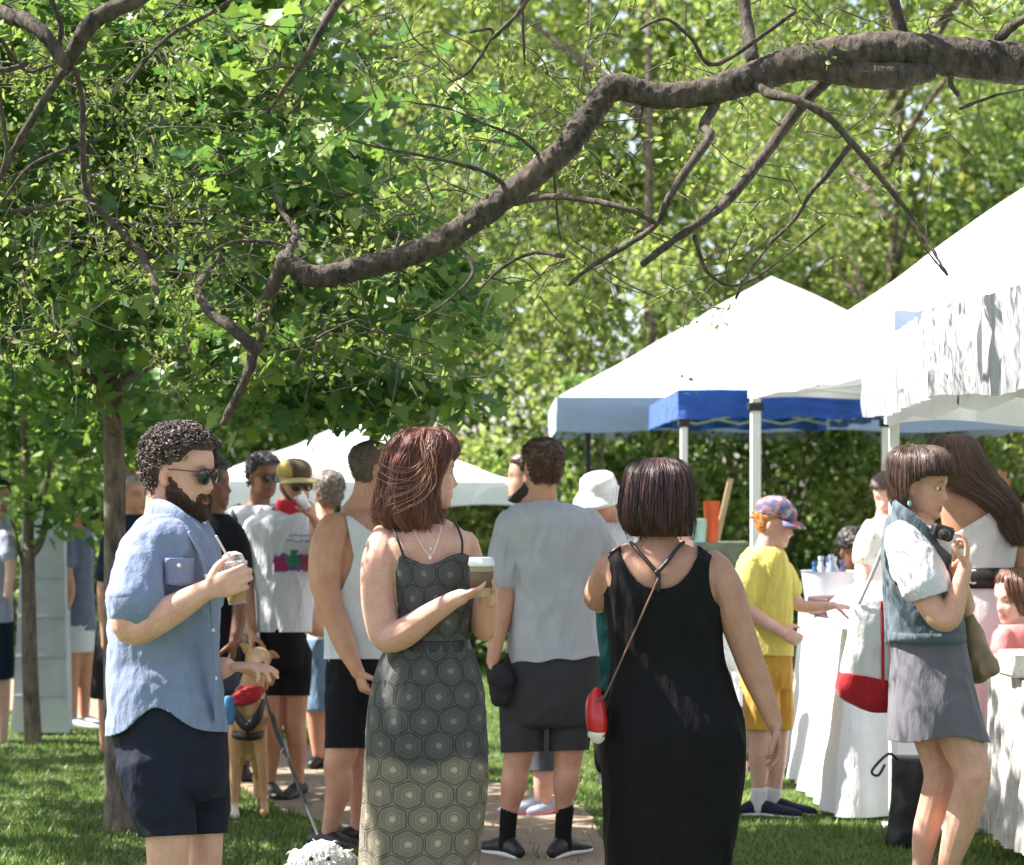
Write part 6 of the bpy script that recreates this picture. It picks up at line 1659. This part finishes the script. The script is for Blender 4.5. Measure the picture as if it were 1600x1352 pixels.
# ---- vendors under the second tent
def vendors():
    p = Person(13.0, 1335, 'vendor with black hair leaning over the stall behind the white pole', SK_BROWN); g = p.g
    p.head(1334, 862, 0, yaw=25, pitch=-22, size=1.0); p.limb(g, [(1345, 875, .05, 16), (1358, 895, .08, 18)])
    tor = [(880, 1345, 1385, -.02, .12), (895, 1334, 1402, -.06, .16), (940, 1332, 1408, -.1, .15), (1020, 1338, 1404, -.1, .12)]; p.torso(g, tor, sh=.01)
    p.limb(g, [(1338, 910, -.05, 13), (1330, 950, -.12, 11), (1318, 965, -.25, 8)]); p.limb(g, [(1355, 1030, .05, 22), (1358, 1180, .05, 10)]); p.limb(g, [(1385, 1030, .05, 22), (1385, 1180, .05, 10)]); p.body(.01)
    t = Geo(); p.torso(t, tor+[(1060, 1336, 1406, -.1, .12)]); p.wear('black_top', t, M_bshort, .01, .008, cut=lambda px, py, dy: 892-py); p.cap_hair(hair('black_hair_d', (0.006, 0.005, 0.005), (0.03, 0.022, 0.02), .5), .02, .06, 300, .0025, .02, -.06, .06, .4)
    p = Person(12.2, 1372, 'stallholder in a pale floral shirt reaching towards the boy across the white table', SK_ROSY); g = p.g
    p.head(1388, 776, .1, yaw=-30, pitch=-15, size=1.0); p.limb(g, [(1386, 790, .1, 15), (1384, 815, .08, 18)])
    tor = [(808, 1368, 1404, -.02, .12), (820, 1352, 1420, -.06, .15), (850, 1344, 1428, -.1, .16), (930, 1348, 1424, -.1, .15), (1010, 1346, 1424, -.1, .14)]; p.torso(g, tor, sh=.012)
    p.limb(g, [(1354, 850, -.05, 15), (1348, 890, -.12, 13), (1346, 915, -.2, 12), (1334, 932, -.3, 9), (1328, 938, -.34, 7.5)]); p.hand(p.w(1330, 936, -.34), (-1, -.2, -.5), (0, 0, -1), (0, -1, 0), size=.95, curl=(.4, .45, .5, .6))
    p.limb(g, [(1370, 1030, .05, 24), (1370, 1190, .05, 10)]); p.limb(g, [(1402, 1030, .05, 24), (1402, 1190, .05, 10)]); p.body(.009)
    m = NT('floral_cotton'); vo = m.n('TexVoronoi'); vo.inputs['Scale'].default_value = 22; m.l(m.coord(), vo.inputs['Vector']); m.l(m.ramp(vo.outputs['Distance'], [(.12, (.32, .38, .22)), (.2, (.62, .6, .55))]), m.p.inputs['Base Color']); m.p.inputs['Roughness'].default_value = .9
    t = Geo(); p.torso(t, tor); p.limb(t, [(1358, 842, -.04, 20), (1349, 872, -.1, 19)], 16); p.wear('floral_shirt', t, m.m, .009, .009, cut=lambda px, py, dy: 812-py)
    so = Geo(); p.torso(so, [(1000, 1348, 1424, -.1, .14), (1040, 1348, 1424, -.1, .14)]); p.limb(so, [(1370, 1040, .05, 26), (1370, 1180, .05, 18)], 14); p.limb(so, [(1402, 1040, .05, 26), (1402, 1180, .05, 18)], 14); p.wear('trousers', so, M_bshort, .01, .005)
    p.cap_hair(hair('dark_hair_e', (0.02, 0.012, 0.01), (0.08, 0.05, 0.04), .5), .018, .06, 300, .0025, .03, -.07, .05, .3, curly=False)
vendors()

# ---- people at the far left
def simple_person(D, fx, label, sk, hx, hy, yaw, tor, arms, legs, top, bottom, hairm, hm='cap', hs=1.0, skirt=None, sleeves=()):
    p = Person(D, fx, label, sk); g = p.g
    p.head(hx, hy, 0, yaw=yaw, size=hs); k = F/D
    p.limb(g, [(hx, hy+.07*k, 0, .05*k), ((tor[1][1]+tor[1][2])/2, tor[1][0]+.02*k, 0, .06*k)])
    p.torso(g, tor, sh=.015)
    for a in arms: p.limb(g, a)
    for a in legs: p.limb(g, a)
    p.body(.009)
    t = Geo(); p.torso(t, tor)
    for a in sleeves: p.limb(t, a, 16)
    p.wear('top', t, top, .01, .009, cut=lambda px, py, dy: tor[0][0]+4-py)
    if skirt:
        s_ = Geo()
        if isinstance(skirt[0], list):
            for a in skirt: p.limb(s_, a, 16)
        else: p.torso(s_, skirt)
        p.wear('lower_garment', s_, bottom, .01, .006)
    p.cap_hair(hairm, *( (.03, .06, 500, .003, .03, -.09, .05, .6) if hm == 'big' else (.014, .07, 300, .002, .02, -.06, .05, .4)))
    return p
HB = hair('black_hair_f', (0.008, 0.006, 0.005), (0.045, 0.03, 0.025), .5)
MGB = cloth('slate_blue_jersey', (.13, .15, .22), .9, .1, fold=.6); MNV = cloth('navy_knit', (.012, .02, .04), .9, .2, fold=.6)
p = simple_person(14.6, 122, 'woman with curly dark hair in a long slate blue T-shirt at the board', SK_TAN, 116, 797, -60,
  [(822, 100, 132, -.05, .05), (832, 92, 142, -.09, .1), (850, 90, 146, -.11, .12), (900, 92, 145, -.11, .12), (985, 88, 148, -.13, .14)],
  [[(103, 850, -.1, 11), (104, 890, -.13, 10), (110, 925, -.15, 8), (104, 950, -.18, 6)]],
  [[(112, 1000, -.03, 17), (112, 1070, -.03, 11), (114, 1125, -.02, 7)], [(132, 1000, .05, 17), (132, 1070, .05, 11), (132, 1125, .05, 7)]], MGB, cloth('white_shorts', (.6, .62, .66), .9, .05), HB, 'big', 1.0,
  [(975, 90, 147, -.13, .13), (1018, 92, 146, -.13, .13)], [[(104, 845, -.09, 14), (104, 880, -.12, 14)]])
f = Geo(); p.shoe(116, 1128, -.02, 70, .27, f, .08); p.shoe(134, 1128, .05, 70, .27, f, .08); p.part('shoe', f, M_sole)
simple_person(13.2, 190, 'person in navy with a black skirt, hidden behind the maple trunk', SK_TAN, 205, 775, 60,
  [(800, 185, 222, -.05, .05), (812, 172, 240, -.09, .1), (850, 165, 246, -.12, .12), (930, 160, 244, -.12, .12), (1010, 150, 240, -.13, .13)],
  [[(172, 850, -.1, 13), (162, 920, -.13, 11), (165, 990, -.15, 8), (166, 1010, -.15, 8)]],
  [[(170, 1060, -.03, 18), (166, 1120, -.02, 12), (164, 1170, 0, 8)], [(200, 1060, .05, 18), (200, 1120, .05, 12), (200, 1170, .05, 8)]], MNV, M_bshort, hair('pale_brown_hair', (.12, .08, .06), (.4, .3, .24), .5), 'cap', 1.0,
  [(990, 150, 240, -.13, .13), (1090, 142, 244, -.16, .16)], [[(174, 848, -.09, 16), (166, 900, -.12, 16)]])
simple_person(13.9, -8, 'person in a pale blue T-shirt cut off by the left edge of the photo', SK_ROSY, -6, 780, 40,
  [(806, -30, 8, -.05, .05), (818, -42, 16, -.09, .1), (850, -48, 20, -.12, .12), (930, -46, 18, -.12, .12), (980, -48, 20, -.13, .13)],
  [[(10, 850, -.1, 11), (17, 880, -.13, 10), (12, 930, -.16, 7)]],
  [[(-30, 1000, -.03, 18), (-30, 1170, -.02, 8)], [(0, 1000, .05, 18), (4, 1090, .05, 12), (4, 1170, .05, 7)]], cloth('pale_blue_jersey', (.36, .38, .52), .9, .08, fold=.6), MNV, HB, 'cap', 1.0,
  [(970, -48, 20, -.13, .13), (1060, -46, 20, -.14, .14)], [[(8, 842, -.08, 14), (14, 868, -.12, 14)]])
simple_person(17.5, 205, 'distant person with a red and white cap seen above the blue shoulder', SK_ROSY, 222, 765, 30,
  [(790, 206, 236, -.05, .05), (800, 198, 246, -.09, .1), (850, 196, 250, -.12, .12), (960, 198, 248, -.13, .13)], [[(200, 830, -.1, 9), (198, 900, -.1, 7)]],
  [[(212, 970, 0, 14), (212, 1070, 0, 7)], [(234, 970, 0, 14), (234, 1070, 0, 7)]], cloth('cream_jersey', (.5, .48, .44), .9, .08), MNV, hair('red_cap_hair', (.3, .04, .04), (.5, .2, .2), .6), 'cap', 1.0, [(950, 197, 249, -.13, .13), (1030, 198, 248, -.12, .12)])

# ================================================================ DOGS
def dog_tan():
    D = 10.75; p = Person(D, 388, 'tall tan short-haired dog with a black harness and red neckerchief facing us', skin('tan_fur', (.56, .33, .16)), 'dog', 'dog'); g = p.g
    p.limb(g, [(388, 1165, .55, 22, 24), (388, 1150, .35, 25, 30), (387, 1128, .1, 25, 36), (386, 1116, 0, 26, 38), (388, 1090, -.02, 24, 28)], 18, 5, up=(0, 0, 1))
    p.limb(g, [(388, 1105, 0, 24), (393, 1075, -.03, 20), (398, 1050, -.04, 18), (402, 1036, -.05, 18)])
    p.limb(g, [(402, 1032, -.05, 20), (405, 1030, -.11, 19), (408, 1036, -.17, 13), (410, 1040, -.22, 9), (410, 1041, -.24, 7)])
    for sg, tip in ((-1, (374, 1006)), (1, (436, 1028))):
        b = (390, 1022) if sg < 0 else (416, 1026)
        p.limb(g, [(*b, -.04, 7, 4), ((b[0]+tip[0])/2, (b[1]+tip[1])/2-4, -.03, 8, 2.5), (*tip, -.03, 3, 1.5)], 10, 3, up=(0, 1, 0))
    for (L) in ([(370, 1120, -.02, 15), (368, 1155, -.03, 12), (367, 1190, -.03, 8.5), (366, 1225, -.02, 7), (367, 1262, -.02, 6), (367, 1274, -.05, 8)],
                [(404, 1120, -.02, 15), (406, 1155, -.03, 12), (409, 1190, -.03, 8.5), (411, 1222, -.02, 7), (413, 1255, -.02, 6), (413, 1268, -.05, 8)],
                [(374, 1150, .5, 17), (372, 1190, .48, 10), (370, 1215, .56, 7), (370, 1250, .54, 6)], [(402, 1150, .5, 17), (402, 1190, .48, 10), (402, 1215, .56, 7), (402, 1250, .54, 6)]):
        p.limb(g, L, 12)
    p.limb(g, [(388, 1140, .6, 7), (390, 1120, .75, 5), (396, 1100, .85, 3)])
    me = remesh(g, .007, 2); A = co_of(me); px, py = px_of(A); col = np.ones((len(A), 3))
    w_ = np.clip((py-1252)/8, 0, 1)*((px < 390)); col = col*(1-w_[:, None])+w_[:, None]*np.array([1.5, 2.2, 3.6])
    c_ = np.exp(-((px-404)/9)**2)*np.exp(-((py-1030)/14)**2)*.7; col = col*(1-c_[:, None])+c_[:, None]*np.array([1.4, 1.8, 2.6]); vcol(me, 'col', col); link('body', me, p.sk, p.root)
    n = Geo(); n.ell(p.w(410, 1038, -.262), (.014, .012, .012)); p.part('nose', n, M_leather)
    for x in (398, 414):
        n = Geo(); n.ell(p.w(x, 1027, -.155), (.009, .007, .009)); p.part('eye', n, M_iris)
    h = Geo()
    p.limb(h, [(362, 1096, -.10, 3, 7), (370, 1118, -.135, 3, 8), (387, 1136, -.15, 3, 8), (404, 1118, -.135, 3, 8), (412, 1096, -.10, 3, 7)], 10, 5, up=(0, 0, 1)); p.part('harness', h, M_leather)
    h = Geo(); p.limb(h, [(361, 1140, .06, 3, 6), (366, 1148, -.08, 3, 6), (387, 1152, -.125, 3, 6), (408, 1148, -.08, 3, 6), (414, 1140, .06, 3, 6)], 10, 5, up=(0, 0, 1)); h.tube([(*p.w(387, 1132, -.155), .01), (*p.w(387, 1154, -.13), .01)], 8, 1); p.part('chest_strap', h, M_leather)
    k = Geo(); p.torso(k, [(1070, 378, 412, -.10, .06), (1078, 372, 415, -.125, .06), (1090, 362, 408, -.14, 0), (1098, 366, 392, -.13, -.06)], seg=30); p.wear('neckerchief', k, cloth('red_bandana', (.38, .02, .03), .85, .2), .006, .008, (20, 20, 20))
    t = Geo(); p.limb(t, [(358, 1090, -.16, 7, 3), (357, 1110, -.165, 10, 3), (360, 1130, -.16, 6, 3)], 12, 3, up=(0, -1, 0)); p.part('tag', t, simple('blue_fabric', (.06, .2, .42), .6, .1, 20, .1))
dog_tan()
def dog_white():
    D = 8.5; p = Person(D, 505, 'small fluffy white dog looking at the camera, cut off by the bottom edge', skin('dog_skin', (.5, .42, .38)), 'dog', 'dog'); g = p.g
    p.limb(g, [(500, 1350, 0, 22), (506, 1348, .04, 24)])
    p.limb(g, [(506, 1365, .04, 26, 26), (512, 1382, .12, 30, 32), (514, 1385, .28, 30, 32), (514, 1382, .38, 24, 26)], 16, 4, up=(0, 0, 1))
    for (x, d) in ((492, .05), (524, .05), (495, .36), (530, .36)): p.limb(g, [(x, 1390, d, 12), (x, 1412, d, 8), (x, 1414, d-.02, 9)])
    p.body(.008)
    rg = np.random.default_rng(4); M = simple('white_fur', (.70, .68, .65), .8, .06, 14, .8, 120, .006)
    f = Geo(); c = p.w(502, 1345, 0); f.ell(c, (.088, .078, .072)); f.ell(p.w(500, 1364, -.065), (.042, .04, .03))
    for x in (463, 541): f.ell(p.w(x, 1350, .02), (.024, .028, .052))
    f.ell(p.w(513, 1386, .2), (.07, .19, .072)); f.ell(p.w(506, 1368, .03), (.06, .07, .06))
    for (x, d) in ((492, .05), (524, .05), (495, .36), (530, .36)): f.ell(p.w(x, 1402, d), (.027, .027, .055))
    me = remesh(f, .004, 3); A = co_of(me); Nn = no_of(me)
    set_co(me, A+Nn*(.007*nz(A, (38, 38, 38))+.006*(1-2*np.abs(nz(A, (85, 85, 60), 4))))[:, None])
    fo = link('fur', me, M, p.root)
    A = co_of(me)+np.array(p.root.location); Nn = no_of(me); t = Geo()
    for i in rg.choice(len(A), 3200):
        b = A[i]; n_ = Nn[i]; e = n_*.25+np.array([0, -.1, -.75])+rg.normal(size=3)*.35; L = .016+.012*rg.random()
        t.tube([(*(b-n_*.002), .0020), (*(b+n_*.005+e*L*.5), .0018), (*(b+n_*.004+e*L), .0006)], 4, 1, cap=False)
    put('tuft', t, M, fo)
    for x in (486, 513):
        n = Geo(); n.ell(p.w(x, 1342, -.098), (.009, .007, .009)); p.part('eye', n, M_iris)
    n = Geo(); n.ell(p.w(499, 1356, -.125), (.012, .009, .009)); p.part('nose', n, M_leather)
    l = thing('dog_leash', p.w(430, 1100, 2.6), 'black leash running down from the man in the cap to the white dog', 'leash')
    g = Geo(); g.tube([(*P(398, 1012, 11.38), .006), (*P(415, 1090, 11.0), .006), (*P(435, 1150, 10.4), .007), (*P(465, 1225, 9.5), .008), (*P(497, 1305, 8.62), .008)], 8, 6); put('strap', g, M_black, l)
    g = Geo(); g.tube([(*P(425, 1118, 10.8), .012), (*P(437, 1155, 10.35), .014), (*P(444, 1175, 10.1), .012)], 8, 3); put('handle', g, M_leather, l)
dog_white()

# ================================================================ THINGS
# pale board at the far left
bx = P(62, 0, 14.3).x
t = thing('display_board', (bx, 14.3, 0), 'tall pale blue-grey tapering board standing on the grass at the far left', 'board')
g = Geo(); k = 14.3/F
def brd(s_):
    vs = []
    for (px, z) in ((20, .02), (108, .02), (95, 1.47), (32, 1.47)):
        x = (px-800)*k; vs += [(x, 14.28-.0 + (0 if z < 1 else .12)-.02*s_, z), (x, 14.32+(0 if z < 1 else .12)+.1*s_, z)]
    return vs
v = brd(1); g.add(v, [(0, 2, 4, 6), (1, 7, 5, 3), (0, 1, 3, 2), (2, 3, 5, 4), (4, 5, 7, 6), (6, 7, 1, 0)])
put('panel', g, simple('pale_blue_board', (.47, .51, .54), .8, .12, 6, .25, 12, .01), t, False)
g = Geo()
for z in (.25, .5, .75, 1.0, 1.25):
    fr = z/1.47; x0 = (20+12*fr-800)*k; x1 = (108-13*fr-800)*k; y = 14.255+.12*fr
    g.box(((x0+x1)/2, y, z), (x1-x0-.01, .008, .012))
put('seam', g, simple('grey_seam', (.42, .46, .49), .8, .1, 6, .1), t, False)
# black sack by the pole
p = Person(9.9, 1415, 'black drawstring sack with a looped cord standing in the grass by the tent pole', SK_LIGHT, 'sack', 'bag')
g = Geo(); p.torso(g, [(1182, 1398, 1440, -.05, .06), (1190, 1394, 1446, -.07, .08), (1230, 1394, 1448, -.08, .09), (1280, 1390, 1446, -.08, .09), (1318, 1384, 1442, -.08, .09), (1324, 1390, 1436, -.06, .07)]); p.wear('bag', g, simple('black_nylon', (.014, .013, .015), .45, .2, 14, .3, 60), .007, .007, (5, 5, 5))
g = Geo(); p.limb(g, [(1402, 1186, -.06, 2.4), (1390, 1178, -.1, 2.4), (1376, 1188, -.12, 2.4), (1362, 1206, -.12, 2.2), (1372, 1212, -.12, 2.2), (1382, 1196, -.1, 2.2)], 8); p.part('cord', g, M_leather)
# things on the long table
def on_table():
    Z = .905
    p = P(1276, 0, 12.0)
    t = thing('plastic_tub', (p.x+.05, 12.25, Z), 'clear plastic tub of blue and white bottles at the far end of the table', 'tub')
    c = Vector((p.x+.1, 12.25, Z)); g = Geo(); g.lathe(c, [(.0, 0), (.12, 0), (.15, .22), (.156, .222), (.145, .22), (.115, .01), (0, .01)], 28); put('tub', g, simple('frosted_plastic', (.55, .58, .64), .4, .05, 6, .05), t, autosmooth=40)
    rg = random.Random(3); cols = [(.05, .12, .3), (.55, .57, .62), (.25, .32, .42), (.1, .09, .2), (.55, .56, .6)]
    for i in range(9):
        a = i*.7; x = c.x+.085*math.cos(a)*(i % 3)/2; y = c.y+.085*math.sin(a)*(i % 3)/2; b = Vector((x, y, Z+.1))
        bt = Geo(); h = .17+.05*rg.random(); bt.lathe(b, [(0, 0), (.026, 0), (.028, h*.62), (.013, h*.78), (.013, h*.9), (.016, h*.9), (.016, h), (0, h)], 14)
        o = tag(put('bottle', bt, simple('bottle_glass', cols[i % 5], .2, .1, 8, 0), None, loc=b, autosmooth=40), ('white', 'blue', 'pale', 'violet')[(0 if i % 5 in (2, 4) else 1 if i % 5 == 0 else 3 if i % 5 == 3 else 2)]+' bottle number %s counted round the clear tub on the table' % 'one two three four five six seven eight nine'.split()[i], 'bottle', 'bottles in the clear tub')
    # heap of white cloth
    q = Geo(); q.ell((1.86, 11.35, Z+.05), (.24, .3, .13)); q.ell((1.75, 11.1, Z+.02), (.15, .2, .09)); me = remesh(q, .015, 3); A = co_of(me); Nn = no_of(me); set_co(me, A+Nn*(.03*(1-2*np.abs(nz(A, (7, 7, 7)))))[:, None])
    o = link('linen_pile', me, M_lin, None, loc=(1.86, 11.35, Z)); tag(o, 'heaped white linen lying on the long white table', 'linen')
    g = Geo(); b = Vector((1.70, 11.75, Z+.005)); g.box(b+Vector((0, 0, .05)), (.22, .3, .1), Matrix.Rotation(.2, 3, 'Z'), .01); tag(put('dark_box', g, simple('dark_red_card', (.06, .025, .03), .6, .2, 10, .1), None, loc=b, autosmooth=30), 'low dark box lying on the white table beside the linen', 'box')
on_table()
# stand with cups behind the black dress
def cups():
    c = P(1120, 0, 14.0); z = 1.24
    t = thing('stand', (c.x, 14.0, 0), 'narrow grey stand under the orange cup behind the boy', 'stand')
    g = Geo(); g.box((c.x, 14.0, z-.15), (.42, .3, .3), bev=.015); put('tray', g, simple('mossy_grey', (.16, .18, .13), .8, .3, 14, .3), t, autosmooth=30)
    for sx in (-1, 1):
        for sy in (-1, 1):
            g = Geo(); g.tube([(c.x+sx*.18, 14+sy*.12, 0, .014), (c.x+sx*.18, 14+sy*.12, z-.29, .014)], 8, 1); put('leg', g, M_pole, t)
    for (px, h, r, col, nm, lab) in ((1112, .25, .052, (.68, .11, .04), 'orange_cup', 'tall orange-red cup standing on the grey stand, a wooden stick behind'), (1093, .14, .055, (.42, .66, .62), 'teal_cup', 'pale teal cup standing left of the orange cup')):
        b = Vector((P(px, 0, 13.9).x, 13.9, z+.002)); g = Geo(); g.lathe(b, [(0, 0), (r*.72, 0), (r, h), (r*1.04, h+.003), (r*.93, h), (r*.66, .01), (0, .01)], 24); tag(put(nm, g, simple(nm+'_paint', col, .4, .08, 8, .05), None, loc=b, autosmooth=40), lab, 'cup')
    b = Vector((P(1126, 0, 14.0).x, 14.0, z+.002)); g = Geo(); g.box(b+Vector((.02, 0, .2)), (.035, .012, .40), Matrix.Rotation(.22, 3, 'Y'), .003); tag(put('wooden_stick', g, simple('pale_wood', (.55, .42, .24), .7, .1, 10, .1), None, loc=b, autosmooth=30), 'pale wooden stick leaning up beside the orange cup', 'stick')
cups()
# box on the lacy table
g = Geo(); b = Vector((2.12, 9.2, .81)); g.box(b+Vector((0, 0, .055)), (.2, .2, .105), Matrix.Rotation(.1, 3, 'Z'), .012); tag(put('lace_box', g, cloth('lace_wrap', (.62, .59, .55), .9, .2, fold=1.0, foldscale=(30, 30, 30)), None, loc=b, autosmooth=40), 'small cream lace-covered box on the lacy table at the right edge', 'box')
